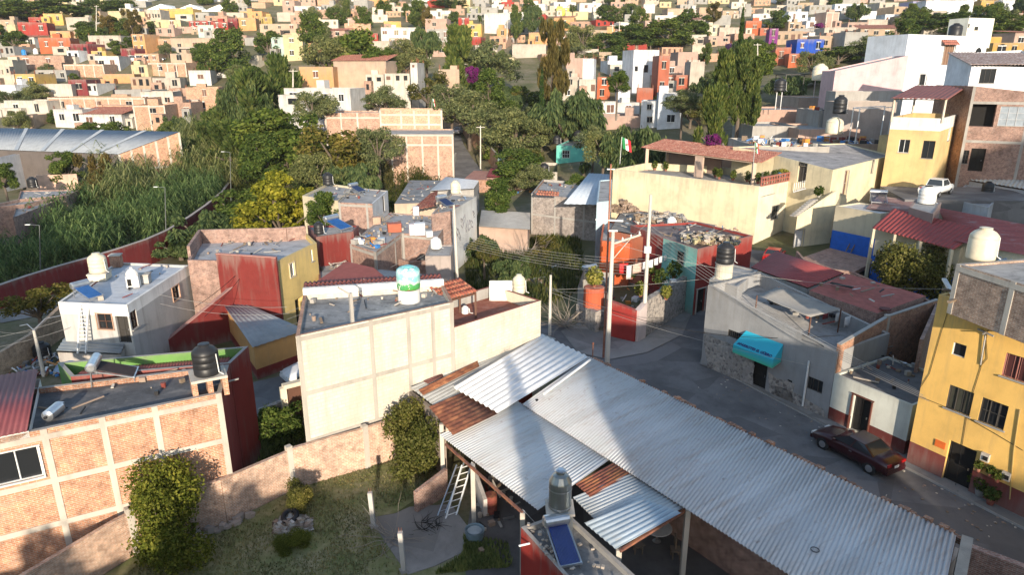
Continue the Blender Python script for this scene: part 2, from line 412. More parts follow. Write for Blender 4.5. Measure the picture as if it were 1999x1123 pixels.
def corrugated(name, c, mat, parent=None, pitch=.18, amp=.03, tile=False, thick=True, along=0):
    """sheet over 4 corners c (3-D, in order); ridges run from edge 0-1 to edge 3-2 (along=0)"""
    c = [Vector(q) for q in c]
    if along: c = c[1:] + c[:1]
    W = ((c[1] - c[0]).length + (c[2] - c[3]).length) / 2; n = max(2, int(W / pitch)); k = 6 if pitch > .12 or tile else 4
    nn = (c[1] - c[0]).cross(c[3] - c[0]).normalized()
    if nn.z < 0: nn = -nn
    m = MB(); L = ((c[3] - c[0]).length + (c[2] - c[1]).length) / 2; rows = max(1, int(L / .42)) if tile else 1
    jit = random.Random(len(name) + int(W * 100))
    for r in range(rows):
        g0, g1 = r / rows, (r + 1) / rows; st = []
        for i in range(n * k + 1):
            f = i / (n * k); ph = (i % k) / k
            h = (abs(math.sin(math.pi * ph)) * 2 - 1 if tile else math.sin(2 * math.pi * ph)) * amp
            a = c[0].lerp(c[1], f); b = c[3].lerp(c[2], f); up = .035 if tile else 0
            st.append((a.lerp(b, g0) + nn * h, a.lerp(b, g1) + nn * (h + up * (jit.random() * .6 + .7))))
        for i in range(n * k): m.poly([st[i][0], st[i + 1][0], st[i + 1][1], st[i][1]], 0, True)
    o = m.build(name, mat, parent, merge=True)
    if thick: md = o.modifiers.new('thickness', 'SOLIDIFY'); md.thickness = .012 if not tile else .03; md.offset = -1
    return o
# ------------------------------------------------------------------ light and sky
SUN_EL, SUN_AZ = R(14), R(7.5)           # the sun stands low behind the camera, a little to the right
w = bpy.data.worlds.new('World'); sc.world = w; w.use_nodes = True
sky = w.node_tree.nodes.new('ShaderNodeTexSky'); sky.sky_type = 'NISHITA'; sky.sun_disc = False
sky.sun_elevation = SUN_EL; sky.sun_rotation = R(180) - SUN_AZ; sky.air_density = 1.0; sky.dust_density = .7
bg = w.node_tree.nodes['Background']; w.node_tree.links.new(sky.outputs[0], bg.inputs[0]); bg.inputs[1].default_value = .15
sun = bpy.data.objects.new('sun', bpy.data.lights.new('sun', 'SUN')); COL.objects.link(sun)
sun.data.energy = 3.7; sun.data.angle = R(.5); sun.data.color = (1, .87, .7)
sd = Vector((math.sin(SUN_AZ) * math.cos(SUN_EL), -math.cos(SUN_AZ) * math.cos(SUN_EL), math.sin(SUN_EL)))
sun.rotation_euler = (-sd).to_track_quat('-Z', 'Y').to_euler(); sun.location = sd * 100
sc.view_settings.view_transform = 'Standard'; sc.view_settings.look = 'None'; sc.view_settings.exposure = 1.06; sc.view_settings.gamma = 1
cy_ = sc.cycles; cy_.max_bounces = 4; cy_.diffuse_bounces = 2; cy_.glossy_bounces = 2; cy_.transmission_bounces = 2; cy_.transparent_max_bounces = 4
# ------------------------------------------------------------------ ground
LANE = [(-400, 30), (-60, 28), (-40, 22), (-24, 12), (-19, 6), (22, 6), (33, 12), (44, 23), (58, 26), (62, 30), (72, 34), (76, 36), (84, 40), (120, 48), (400, 66)]  # crest heights of the added hill, set by where its shade should fall
def behind(x, y):  # unseen hill added behind the camera, its crest shaped to shade the town
    l = x + .13 * y
    for (a, p), (b, q) in zip(LANE, LANE[1:]):
        if a <= l <= b: s = p + (q - p) * (l - a) / (b - a); break
    else: s = 30
    f = min(1, max(0, (-y - 30) / 60)); f = f * f * (3 - 2 * f)
    return (s + .25 * 90) * f if s > 6.5 else 0
xs = sorted({*[i * 2.5 for i in range(-40, 41)], *[s * (100 + i * 12) for i in range(1, 60) for s in (-1, 1)]})
ys = sorted({*[-200 + i * 10 for i in range(0, 20)], *[i * 2.5 for i in range(0, 60)], *[150 + i * 6 for i in range(0, 30)], *[330 + i * 25 for i in range(0, 28)]})
m = MB(); W = len(xs); bump = random.Random(3)
def gz(x, y): return behind(x, y) if y < 0 else zg(x, y)
m.v = [(x, y, gz(x, y)) for y in ys for x in xs]
for j in range(len(ys) - 1):
    for i in range(W - 1): m.f.append((j * W + i, j * W + i + 1, (j + 1) * W + i + 1, (j + 1) * W + i)); m.m.append(0); m.s.append(True)
t = NT('ground'); p = t.pos()
c = t.ramp(t.noise(p, .16, 7, .65), [(.32, (.075, .085, .03)), (.46, (.13, .12, .06)), (.56, (.18, .15, .095)), (.7, (.24, .2, .14))])
c = t.mix(t.ramp(t.noise(p, 1.4, 6, .7), [(.45, (0, 0, 0)), (.65, (.6,) * 3)]), c, (.09, .1, .035))
c = t.mix(t.ramp(t.noise(p, 5, 5, .7), [(.5, (0, 0, 0)), (.75, (.6,) * 3)]), c, (.07, .055, .035))
GROUND = t.bsdf(c, .95, normal=t.bump(t.noise(p, 6, 5), .6, .06))
tag(m.build('ground', GROUND), 'sloping dusty ground with patches of dry grass under the whole town', None, None, 'structure')
def street_mat(col, name):
    t = NT(name); p = t.pos()
    a = t.noise(p, .35, 6, .6); c = t.ramp(a, [(.3, sc3(col, .6)), (.5, col), (.68, sc3(col, 1.3))])
    b = t.noise(t.mapv(p, (1, .6, 1)), 1.6, 7, .7); c = t.mix(t.ramp(b, [(.5, (0, 0, 0)), (.7, (.4,) * 3)]), c, sc3(col, .5))
    e = t.n('ShaderNodeTexVoronoi', i_Vector=t.mapv(p, (.3, .42, 1)), i_Scale=1.0); ec = t.n('ShaderNodeSeparateColor', i_0=e.outputs[1]).outputs[0]; c = t.mix(t.ramp(ec, [(.7, (0, 0, 0)), (.74, (.55,) * 3)]), c, sc3(col, .62)); c = t.mix(t.ramp(ec, [(.12, (.5,) * 3), (.16, (0, 0, 0))]), c, sc3(col, 1.35))
    d = t.noise(p, 4, 6, .7); c = t.mix(t.ramp(d, [(.6, (0, 0, 0)), (.72, (.5,) * 3)]), c, sc3(col, .45))
    return t.bsdf(c, .85, normal=t.bump(t.noise(p, 9, 5), .3, .02))
ROAD = street_mat((.15, .145, .145), 'street_surface'); WALK = street_mat((.23, .215, .2), 'pavement_surface')
def drape(name, pts, mat, lift, label, step=2.5, kind='structure', h=None):
    """a ground sheet inside the outline pts (xy) that follows the terrain"""
    import bmesh
    b = bmesh.new(); vs = [b.verts.new((q[0], q[1], 0)) for q in pts]; b.faces.new(vs)
    x0, x1 = min(q[0] for q in pts), max(q[0] for q in pts); y0, y1 = min(q[1] for q in pts), max(q[1] for q in pts)
    for ax, a0, a1 in ((0, x0, x1), (1, y0, y1)):
        k = math.ceil(a0 / step) * step
        while k < a1:
            co = (k, 0, 0) if ax == 0 else (0, k, 0); no = (1, 0, 0) if ax == 0 else (0, 1, 0)
            bmesh.ops.bisect_plane(b, geom=b.verts[:] + b.edges[:] + b.faces[:], plane_co=co, plane_no=no); k += step
    for v in b.verts: v.co.z = zg(v.co.x, v.co.y) + lift
    bmesh.ops.recalc_face_normals(b, faces=b.faces[:])
    if sum(f.normal.z for f in b.faces) < 0: bmesh.ops.reverse_faces(b, faces=b.faces[:])
    me = bpy.data.meshes.new(name); b.to_mesh(me); b.free(); me.materials.append(mat)
    uv = me.uv_layers.new(name='UVMap').data
    for lp in me.loops: co = me.vertices[lp.vertex_index].co; uv[lp.index].uv = (co.x, co.y)
    o = link(name, me); return tag(o, label, None, None, kind)
drape('street', [(26, 2), (38, 2), (24.4, 27.1), (19, 36.8), (13.6, 45.4), (18.6, 56), (23, 63), (29, 72), (26, 74), (15.2, 57), (10.5, 50.4), (6, 52.5), (2, 54), (-5, 58), (-7, 55), (1.5, 49), (3, 44), (4.6, 38), (16.6, 21)], ROAD, .012, 'grey concrete street climbing past the small shop with the awning')
drape('pavement', [(14.9, 43.3), (13.4, 45.0), (13.9, 46.2), (19.2, 37.4), (24.3, 28), (36, 6), (34.6, 6), (22.9, 27.6)], WALK, .13, 'raised pavement along the yellow building and the grey shop')
m = MB()
for a, b in (((14.9, 43.3), (22.9, 27.6)), ((22.9, 27.6), (34.6, 6))): m.beam((*a, .065), (*b, .065), .1, .128)
tag(m.build('kerb', CONC), 'concrete kerb edging the pavement', None, None, 'structure')
far = [(-20, 92), (-14.5, 108), (-13, 126), (-15.5, 150), (-17, 172), (-13.5, 172), (-10.5, 150), (-5.5, 128), (-6, 108), (-10, 92)]
drape('side_street', far, ROAD, .08, 'narrow far street between brick walls and low houses', 4)
drape('river_path', [(-47, 56), (-40, 66), (-36, 76), (-35, 84), (-37, 92), (-45, 112), (-50, 128), (-47.5, 128), (-42, 112), (-34, 92), (-31, 84), (-32, 75), (-36, 64), (-43, 54)], WALK, .05, 'pale concrete path beside the dark red river wall')
drape('hillside_road', [(-116, 196), (-110, 196), (-98, 168), (-90, 150), (-97, 150), (-104, 168)], ROAD, .15, 'grey road climbing the left hillside past a parked bus', 4)
drape('corner_pavement', [P(u, v).xy for u, v in ((1095, 648), (1128, 690), (1188, 704), (1262, 690), (1332, 655), (1352, 612), (1340, 604), (1256, 662), (1185, 652), (1130, 632))], WALK, .07, 'pale raised pavement round the foot of the concrete poles')
# yard in front
def sheet(name, px, z, mat, label, kind='structure', th=.0):
    m = MB(); m.prism(xy(px, z), z - .05, z, 0); return tag(m.build(name, mat), label, None, None, kind)
sheet('yard_slab', [(722, 1012), (772, 1003), (800, 990), (880, 985), (918, 1035), (905, 1078), (850, 1105), (796, 1122), (770, 1085)], .06, WALK, 'cracked concrete slab in the walled yard')
sheet('yard_floor', [(905, 1078), (925, 950), (1000, 880), (1075, 935), (1230, 985), (1420, 940), (1560, 1130), (1560, 1330), (930, 1330)], .03, street_mat((.13, .12, .115), 'yard_surface'), 'dark concrete floor of the workshop yard')
# grass of the walled yard
tl = NT('lawn'); p = tl.pos(); c = tl.ramp(tl.noise(p, .5, 6, .65), [(.35, (.14, .17, .06)), (.5, (.22, .21, .1)), (.65, (.31, .27, .16))]); c = tl.mix(tl.ramp(tl.noise(p, 3, 6, .7), [(.45, (0, 0, 0)), (.65, (.6,) * 3)]), c, (.11, .13, .04))
drape('lawn', [P(u, v).xy for u, v in ((60, 1215), (235, 1105), (300, 1062), (445, 1022), (575, 958), (640, 925))] + [(-7.6, 31.5), (-4.6, 33.6), (-3.0, 31)] + [P(u, v).xy for u, v in ((835, 960), (772, 1003), (722, 1012), (770, 1085), (796, 1122), (850, 1105), (905, 1078), (950, 1123), (920, 1300))], tl.bsdf(c, .95, normal=tl.bump(tl.noise(p, 9, 5), .6, .05)), .02, 'patchy green and straw coloured lawn of the walled yard', 1.0)
rg = np.random.default_rng(5)
def blades(name, px_or_xy, n, h, mat, label, wd=.035, clump=0, z=0.0, lean=.35):
    import mathutils
    poly = [Vector((q[0], q[1])) for q in px_or_xy]
    x0, x1 = min(q.x for q in poly), max(q.x for q in poly); y0, y1 = min(q.y for q in poly), max(q.y for q in poly)
    P_ = []; nz = lambda x, y: math.sin(x * 1.3 + 2 * math.sin(y * .7)) + math.sin(y * 1.7 + 1.5 * math.sin(x * .9))
    while len(P_) < n:
        x, y = rg.uniform(x0, x1), rg.uniform(y0, y1); ins = False; j = len(poly) - 1
        for i in range(len(poly)):
            if (poly[i].y > y) != (poly[j].y > y) and x < (poly[j].x - poly[i].x) * (y - poly[i].y) / (poly[j].y - poly[i].y) + poly[i].x: ins = not ins
            j = i
        if ins and (nz(x, y) > -.6 or rg.random() < .25): P_.append((x, y))
    P_ = np.array(P_); a = rg.uniform(0, 6.283, n); hh = h * rg.uniform(.45, 1.25, n); ln = hh * lean * rg.uniform(.2, 1.5, n); wv = wd * rg.uniform(.6, 1.4, n)
    zz = np.array([z if z else zg(*q) for q in P_])
    base = np.stack([P_[:, 0], P_[:, 1], zz], 1); sx = np.stack([-np.sin(a), np.cos(a), 0 * a], 1) * wv[:, None]
    tip = base + np.stack([np.cos(a) * ln, np.sin(a) * ln, hh], 1)
    V = np.concatenate([base - sx, base + sx, tip], 1).reshape(-1, 3)
    return raw_mesh(name, V, 3, mat, label)
def raw_mesh(name, V, k, mat, label=None, kind='stuff', parent=None):
    me = bpy.data.meshes.new(name); n = len(V) // k
    me.vertices.add(len(V)); me.vertices.foreach_set('co', V.astype(np.float32).ravel())
    me.loops.add(len(V)); me.loops.foreach_set('vertex_index', np.arange(len(V), dtype=np.int32))
    me.polygons.add(n); me.polygons.foreach_set('loop_start', np.arange(0, len(V), k, dtype=np.int32))
    me.update(calc_edges=True); me.materials.append(mat); o = link(name, me, parent)
    if label: tag(o, label, None, None, kind)
    return o
GRASS = leaf((.15, .15, .07), (.23, .21, .1), (.31, .27, .15), .35); GRASS_G = leaf((.1, .14, .045), (.17, .21, .07), (.25, .27, .1), .35)
yard = [P(u, v).xy for u, v in ((215, 1150), (300, 1075), (440, 1030), (580, 958), (705, 905), (810, 862), (850, 900), (835, 960), (740, 1005), (725, 1020), (780, 1122), (790, 1160), (500, 1300))]
blades('dry_grass', yard, 13000, .13, GRASS, 'patchy dry grass of the walled yard')
blades('green_grass', yard, 5000, .1, GRASS_G, 'short green grass growing in the walled yard')
blades('weeds', [P(u, v).xy for u, v in ((905, 1050), (990, 1060), (1000, 1110), (930, 1115), (850, 1123), (905, 1085))], 2500, .25, GRASS_G, 'weeds along the edge of the concrete slab', .05)
blades('scrub', [P(u, v).xy for u, v in ((905, 470), (1130, 470), (1150, 560), (1060, 610), (910, 560))], 9000, .6, leaf((.03, .05, .018), (.06, .08, .025), (.12, .12, .045), .3), 'tangled scrub on the empty plot behind the cream building', .07)
blades('dark_weeds', [P(u, v).xy for u, v in ((505, 905), (590, 862), (588, 800), (520, 800))], 3000, .5, GRASS_G, 'dark weeds in the gap between the brick and cream buildings', .06)
# ------------------------------------------------------------------ left brick building
zA = 6.4
A = xy([(77, 840), (432, 767)], zA); dA = (A[1] - A[0]).normalized(); nA = Vector((-dA.y, dA.x))
A0 = A[0] - dA * 5.0
h = House('brick_house', 'unfinished brick house with concrete frame, black flat roof and red side wall, bottom left', 'house', [A0, A[1], P(447, 712, zA).xy, P(132, 740, zA).xy - dA * 3], 0, zA, [BRICK_L, RED_P, BRICK, BRICK], tar((.09, .09, .095), (.2, .19, .18), (.05, .05, .05)), ph=.25, pt=.2, cap=CONC)
L0 = 5.0
h.frame_grid(0, [L0 + x for x in (.12, 2.15, 4.1, (A[1] - A[0]).length - .12)] + [L0 - 2.6], [zA - .35, zA - 2.35, zA - 4.35], CONC_L, .24)
h.win(0, None, 2.3, 1.35, FRAME_W, 3, 1, at=(L0 - 1.35, zA - 1.35), trim=WHITE)
h.finish()
# rear terrace of the same house: green inside walls, maroon sheet roof
GREENW = plaster((.13, .27, .07), .3); zT_ = 6.35; t0_, t1_, t2_, t3_ = P(138, 736, zT_).xy, P(449, 710, zT_).xy, P(485, 676, zT_).xy, P(112, 708, zT_).xy
tb = House('terrace_house', 'lower red walled terrace with green inner walls behind the brick house', 'house', [t0_, t1_, t2_, t3_], 0, zT_, [RED_P, RED_P, GREENW, GREENW], TARL, ph=1.6, pt=.18, cap=CONC); tb.wall[1] = RED_P
tb.finish()
q = [P(148, 733, 6.1), P(446, 707, 6.1), P(452, 690, 5.8), P(170, 716, 5.8)]
corrugated('terrace_roof_sheet', q, metal((.24, .07, .06), .6, .1, .2), None, .14, .02)
tag(bpy.data.objects['terrace_roof_sheet'], 'maroon corrugated roof strip in front of the green terrace wall', 'roof sheet')
# wing with maroon roof
q = [(A0 - dA * 1), A[0] - dA * .35, A[0] - dA * .35 + nA * 5.6, A0 - dA * 1 + nA * 5.6]
wg = House('house_wing', 'white walled wing under a maroon sheet roof at the left edge', 'house', [a + nA * .0 for a in q], 6.0, 6.45, WHITE, TARL, ph=0, noroof=True); wg.finish()
q2 = [q[0] - nA * .35, q[1] - nA * .35, q[2], q[3]]
corrugated('maroon_roof_sheet', [(*a, z) for a, z in zip(q2, (6.62, 6.62, 6.95, 6.95))], metal((.2, .055, .06), .55, .1, .2), None, .2, .025)
tag(bpy.data.objects['maroon_roof_sheet'], 'wide maroon corrugated roof at the left edge above the white window', 'roof sheet')
# ------------------------------------------------------------------ things on roofs
def tinaco(loc, r, hh, mat, label, group='water tanks on the roofs', lidmat=None, stand=None, ribs=3, kind='black'):
    t = empty('water_tank', loc, label, 'water tank', group); m = MB(); pr = [(r * .93, 0), (r, hh * .04)]
    for i in range(ribs):
        a = hh * (.08 + .58 * i / ribs); b = hh * (.08 + .58 * (i + 1) / ribs); pr += [(r, a), (r, b - hh * .03), (r * .965, b - hh * .015)]
    pr += [(r, hh * .68), (r * .96, hh * .76), (r * .74, hh * .86), (r * .42, hh * .93), (r * .4, hh * .96)]
    m.lathe((0, 0, 0), pr, 24); m.v = [(x + loc[0], y + loc[1], z + loc[2]) for x, y, z in m.v]; m.build('body', mat, t, merge=True)
    m = MB(); m.lathe((loc[0], loc[1], loc[2]), [(r * .44, hh * .95), (r * .45, hh * .985), (r * .3, hh * 1.0)], 20); m.build('lid', lidmat or mat, t)
    m = MB(); a = (loc[0] + r * .9, loc[1] - r * .3, loc[2]); m.tube([(a[0] + .06, a[1], a[2] + hh * .7), (a[0] + .1, a[1], a[2] + hh * .1), (a[0] + .3, a[1], a[2] + .03)], .025, 6); m.build('pipe', FRAME_W, t)
    return t
def block_stand(c, sx, sy, hh, rz, label, mat=CONC, legs=True):
    t = empty('tank_stand', c, label, 'tank stand', 'masonry stands under the water tanks')
    if legs:
        for i in (-1, 0, 1):
            o = Vector((i * (sx / 2 - .12), 0)); o.rotate(Matrix.Rotation(rz, 2)); MB().box((c[0] + o.x, c[1] + o.y, c[2]), .22, sy - .06, hh - .12, rz).build('leg', BRICK_L, t)
    else: MB().box((c[0], c[1], c[2]), sx - .1, sy - .1, hh - .12, rz).build('base', mat, t)
    MB().box((c[0], c[1], c[2] + hh - .12), sx, sy, .12, rz).build('slab', CONC_L, t)
    return t
def solar_heater(loc, rz, label, L=1.7, W=1.5, tilt=25, scale=1.0, panel=None, low=.25):
    """tank on the high end, tubes sloping down to the low end along local -Y"""
    t = empty('solar_water_heater', loc, label, 'solar heater', 'solar water heaters on the roofs')
    def T(x, y, z):
        v = Vector((x * scale, y * scale)); v.rotate(Matrix.Rotation(rz, 2)); return Vector((loc[0] + v.x, loc[1] + v.y, loc[2] + z * scale))
    hz = low + L * math.sin(R(tilt)); dy = -L * math.cos(R(tilt)); m = MB()
    m.tube([T(-W / 2 - .15, 0, hz + .12), T(-W / 2 - .1, 0, hz + .12), T(W / 2 + .1, 0, hz + .12), T(W / 2 + .15, 0, hz + .12)], [.16 * scale, .24 * scale, .24 * scale, .16 * scale], 16); m.build('tank', STEEL, t)
    m = MB(); n = 14
    for i in range(n):
        x = -W / 2 + W * (i + .5) / n; m.tube([T(x, -.1, hz - .02), T(x, dy, low)], .032 * scale, 6)
    m.build('tubes', panel or flat((.02, .035, .09), .12, 0, .1, .8), t)
    m = MB()
    for x in (-W / 2 - .05, W / 2 + .05): m.beam(T(x, 0, hz - .06), T(x, dy - .05, low - .04), .05 * scale)
    m.beam(T(-W / 2 - .06, dy, low - .02), T(W / 2 + .06, dy, low - .02), .09 * scale); m.build('frame', STEEL, t)
    for x in (-W / 2, W / 2): MB().beam(T(x, .05, hz - .1), T(x, .12, 0), .05 * scale).build('leg', STEEL, t)
    for x in (-W / 2, W / 2): MB().beam(T(x, dy, low), T(x, dy, 0), .04 * scale).build('leg', STEEL, t)
    return t
rzA = math.atan2(dA.y, dA.x)
ts = A[1] - dA * .75 + Vector((-.1, 1)) * .9
block_stand((*ts, zA - .25), 1.5, 1.35, .95, rzA, 'brick legs and slab under the black tank of the left brick house')
tinaco((*ts, zA + .7), .56, 1.45, BLACK, 'black water tank on the corner of the left brick house')
pz = P(205, 752, zA - .2); solar_heater((pz.x - .55, pz.y + .35, zA - .2), rzA + R(80), 'solar heater with silver tank and dark panel on the black roof', 1.75, 1.15, 20, 1.0, flat((.05, .04, .04), .4))
t = empty('steel_cylinder', P(102, 812, zA), 'silver gas cylinder lying on the edge of the black roof', 'gas cylinder'); m = MB(); a = P(90, 815, zA + .1); b = P(118, 792, zA + .1)
m.tube([a, a.lerp(b, .08), a.lerp(b, .9), b], [.12, .24, .24, .12], 16); m.build('body', STEEL, t); MB().beam(a, a - (b - a) * .1, .1).build('valve', BLACK, t)
# ------------------------------------------------------------------ boundary wall of the yard
def wall_run(name, pts, zt, mat, label, th=.2, cap=None, z0=-.5, cat='wall', piers=None, pmat=CONC_L, pw=.28):
    """free-standing wall along xy points; zt = top height(s)"""
    zt = zt if isinstance(zt, (list, tuple)) else [zt] * len(pts); t = empty(name, (pts[0][0], pts[0][1], 0), label, cat)
    m = MB(); c = MB()
    for i in range(len(pts) - 1):
        a, b = Vector(pts[i][:2]), Vector(pts[i + 1][:2]); d = (b - a).normalized(); n = Vector((-d.y, d.x)) * th / 2
        zb = z0 if not callable(z0) else min(z0(*a), z0(*b))
        m.prism([a - n, b - n, b + n, a + n], zb, [zt[i], zt[i + 1], zt[i + 1], zt[i]])
        if cap: n2 = n * 1.15; c.poly([(*(a - n2), zt[i] + .03), (*(b - n2), zt[i + 1] + .03), (*(b + n2), zt[i + 1] + .03), (*(a + n2), zt[i] + .03)]); c.beam((*a, zt[i]), (*b, zt[i + 1]), th * 1.15, .05)
    m.build('masonry', mat, t)
    if cap: c.build('coping', cap, t)
    for q in piers or []: MB().box((q[0], q[1], -.2), pw, pw, q[2] + .2, q[3] if len(q) > 3 else 0).build('pier', pmat, t)
    return t
BRICK_W = brick((.54, .34, .24), (.44, .25, .17), (.56, .47, .39), .4); WL = [P(u, v).xy for u, v in ((60, 1210), (235, 1098), (267, 1080))]; WM = [P(u, v).xy for u, v in ((267, 1080), (442, 1020), (572, 955))]; WR = [P(572, 955).xy, Vector((-7.7, 31.75)), Vector((-4.9, 33.75))]
wall_run('boundary_wall', WL, [2.0, 2.05, 2.05], BRICK_W, 'lowest stretch of the pale brick yard wall, at the bottom left corner', piers=[(*WL[2], 2.3, .8)])
wall_run('boundary_wall', WM, [2.3, 2.3, 2.2], BRICK_W, 'brick yard wall stretch between the round bush and the concrete pier', piers=[(*WM[2], 2.45, .8)])
wall_run('boundary_wall', WR, [2.3, 2.35, 2.4], BRICK_W, 'brick yard wall stretch in front of the cream building', piers=[(*WR[1], 2.5, .8)])
m = MB(); rr = random.Random(4)
for i in range(70):
    f = rr.random(); q = Vector(WM[1]).lerp(Vector(WM[0]), f - .25) if f > .3 else Vector(WM[1]).lerp(Vector(WM[2]), f); q = q + Vector((.5, -.5)) * rr.uniform(.3, .8)
    m.box((q.x, q.y, 0), rr.uniform(.1, .35), rr.uniform(.1, .3), rr.uniform(.05, .3), rr.random() * 3)
tag(m.build('rubble', plaster((.34, .28, .24), .4)), 'stone rubble heaped along the foot of the brick yard wall', None, None, 'stuff')
# posts, ladder rack, tub, stones in the yard
def yard_post(ub, vb, vt, label):
    a = P(ub, vb); b = Y(ub - 8, vt, a.y); t = empty('concrete_post', a, label, 'post', 'white concrete posts standing in the yard')
    m = MB(); m.beam(a + Vector((0, 0, -.1)), b, .19); m.build('shaft', plaster((.5, .47, .43), .3), t); m = MB(); m.box(a, .34, .34, .1, .5); m.build('footing', CONC, t)
    for dx in (-.04, .04): MB().beam(b + Vector((dx, 0, -.02)), b + Vector((dx * 1.4, .02, .22)), .014).build('rebar', rusty(), t)
yard_post(730, 1030, 962, 'pale concrete post at the back corner of the yard slab'); yard_post(789, 1117, 1040, 'pale concrete post at the front edge of the yard slab')
def rubble_heap(name, c, r, hh, n, mats, label, smin=.06, smax=.2, seed=1):
    rr = random.Random(seed); m = MB()
    for i in range(n):
        a = rr.random() * 6.283; f = rr.random() ** .6; x, y = c[0] + math.cos(a) * r * f, c[1] + math.sin(a) * r * f * .8; z = c[2] + hh * (1 - f) * rr.random()
        s = rr.uniform(smin, smax); st = len(m.v); m.box((x, y, z), s, s * rr.uniform(.5, 1.2), s * rr.uniform(.3, .9), rr.random() * 3, rr.randrange(len(mats)))
        m.v[st:] = [(q[0] + rr.uniform(-.25, .25) * s, q[1] + rr.uniform(-.25, .25) * s, q[2] + rr.uniform(-.2, .2) * s) for q in m.v[st:]]
    return tag(m.build(name, mats), label, None, None, 'stuff')
STONES = [plaster((.42, .36, .3), .4), plaster((.3, .22, .17), .4), plaster((.5, .46, .42), .3)]
rubble_heap('stone_pile', P(572, 1030), .9, .6, 220, STONES, 'heap of stones and broken brick on the yard grass', .08, .26)
t = empty('truck_tyre', P(566, 1012), 'old dark tyre lying on the stone heap', 'tyre'); m = MB(); c0 = P(566, 1008, .45)
m.tube([c0 + Vector((math.cos(a) * .3, math.sin(a) * .3, math.sin(a) * .1)) for a in [i * 6.2832 / 18 for i in range(19)]], .12, 8); m.build('tread', BLACK, t)
def ladder(a, b, wd, label, rungs=9, mat=STEEL, side=(1, 0, 0), r=.05, group=None):
    a = Vector(a); b = Vector(b); s = Vector(side).normalized() * wd / 2; t = empty('ladder', a, label, 'ladder', group)
    for k in (-1, 1): MB().beam(a + s * k, b + s * k, r, r * 1.5).build('rail', mat, t)
    for i in range(rungs):
        q = a.lerp(b, (i + .6) / rungs); MB().tube([q - s, q + s], r * .4, 6).build('rung', mat, t)
    return t
a = P(880, 1012); ladder(a, P(902, 945, 1.0) + Vector((.2, .8, .6)), .55, 'white metal ladder rack leaning on the low yard wall', 8, FRAME_W, (.85, .5, 0), .06)
a = P(872, 1005) + Vector((-.25, -.1, 0)); ladder(a, P(893, 945, 1.0) + Vector((.1, .8, .6)), .4, 'second ladder rack half hidden behind the white one in the yard', 6, STEEL, (.85, .5, 0), .05)
c0 = P(927, 1053); t = empty('wash_tub', c0, 'round grey metal tub standing on the slab beside the weeds', 'tub'); m = MB(); m.lathe(c0, [(.36, 0), (.42, .3), (.45, .52), (.41, .5), (.38, .4), (.02, .36)], 22, cap=False); m.build('basin', flat((.17, .24, .28), .5), t)
m = MB(); m.lathe(c0, [(.3, .42), (.32, .47), (.25, .47)], 18); m.build('inner_basin', flat((.3, .36, .4), .4), t)
wall_run('low_brick_wall', [P(812, 1002).xy, P(872, 965).xy], [1.15, 1.45], BRICK_P, 'low slanted brick wall leaning at the back of the yard slab')
def branches(name, c, n, L, label, seed=1, flat_=.25, mat=None, r=.018):
    rr = random.Random(seed); m = MB()
    for i in range(n):
        a = rr.random() * 6.283; p0 = Vector(c) + Vector((rr.uniform(-.4, .4), rr.uniform(-.4, .4), .05)); pts = [p0]
        d = Vector((math.cos(a), math.sin(a), rr.uniform(.1, 1) * flat_))
        for k in range(4): d = (d + Vector((rr.uniform(-.4, .4), rr.uniform(-.4, .4), rr.uniform(-.3, .3)))).normalized(); q = pts[-1] + d * L / 4; q.z = max(q.z, c[2] + .02); pts.append(q)
        m.tube(pts, [r, r * .85, r * .6, r * .4, r * .2], 5)
    return tag(m.build(name, mat or plaster((.3, .25, .2), .3)), label, None, None, 'stuff')
branches('dry_branches', P(762, 1050), 30, 2.2, 'heap of grey dry branches on the edge of the slab', 3); branches('burnt_twigs', P(838, 1030), 26, .8, 'dark heap of twigs on the concrete slab', 4, .5, DARK)
c0 = P(832, 985); m = MB(); m.lathe(c0, [(.13, 0), (.17, .28), (.15, .3)], 14); t = empty('bucket', c0, 'red plastic bucket by the low brick wall in the yard', 'bucket'); m.build('body', flat((.5, .05, .03), .4), t); m = MB(); m.tube([c0 + Vector((-.16, 0, .28)), c0 + Vector((0, 0, .42)), c0 + Vector((.16, 0, .28))], .012, 5); m.build('handle', STEEL, t)
# ------------------------------------------------------------------ cream block building in the centre
zC = 8.0; CREAM = plaster((.66, .58, .44), .22)
t = NT('block_wall'); u = t.uv(); p = t.pos()
b = t.n('ShaderNodeTexBrick', i_Vector=u, i_Color1=(.68, .62, .52, 1), i_Color2=(.61, .55, .46, 1), i_Mortar=(.54, .49, .41, 1), i_Scale=1.0, i_Mortar_Size=.022); b.inputs['Brick Width'].default_value = .42; b.inputs['Row Height'].default_value = .2
c = t.mix(.9, b.outputs[0], t.ramp(t.noise(p, .8, 6, .65), [(.3, (.8, .78, .74)), (.6, (1, 1, 1)), (.8, (1.06, 1.04, 1))]), 'MULTIPLY')
c = t.mix(t.ramp(t.noise(t.mapv(p, (1.5, 1.5, .2)), 1.4, 6, .7), [(.46, (0, 0, 0)), (.7, (.7,) * 3)]), c, (.4, .36, .3))
c = t.mix(t.ramp(t.noise(p, .45, 4, .6), [(.52, (0, 0, 0)), (.58, (.35,) * 3)]), c, (.5, .44, .36))
BLOCK = t.bsdf(c, .92, normal=t.bump(t.noise(p, 9, 5, .7), .35, .04))
C0, C1 = xy([(577, 657), (885, 590)], zC); dC = (C1 - C0).normalized(); nC = Vector((-dC.y, dC.x))
CB0, CB1 = P(592, 575, zC).xy, P(866, 556, zC).xy
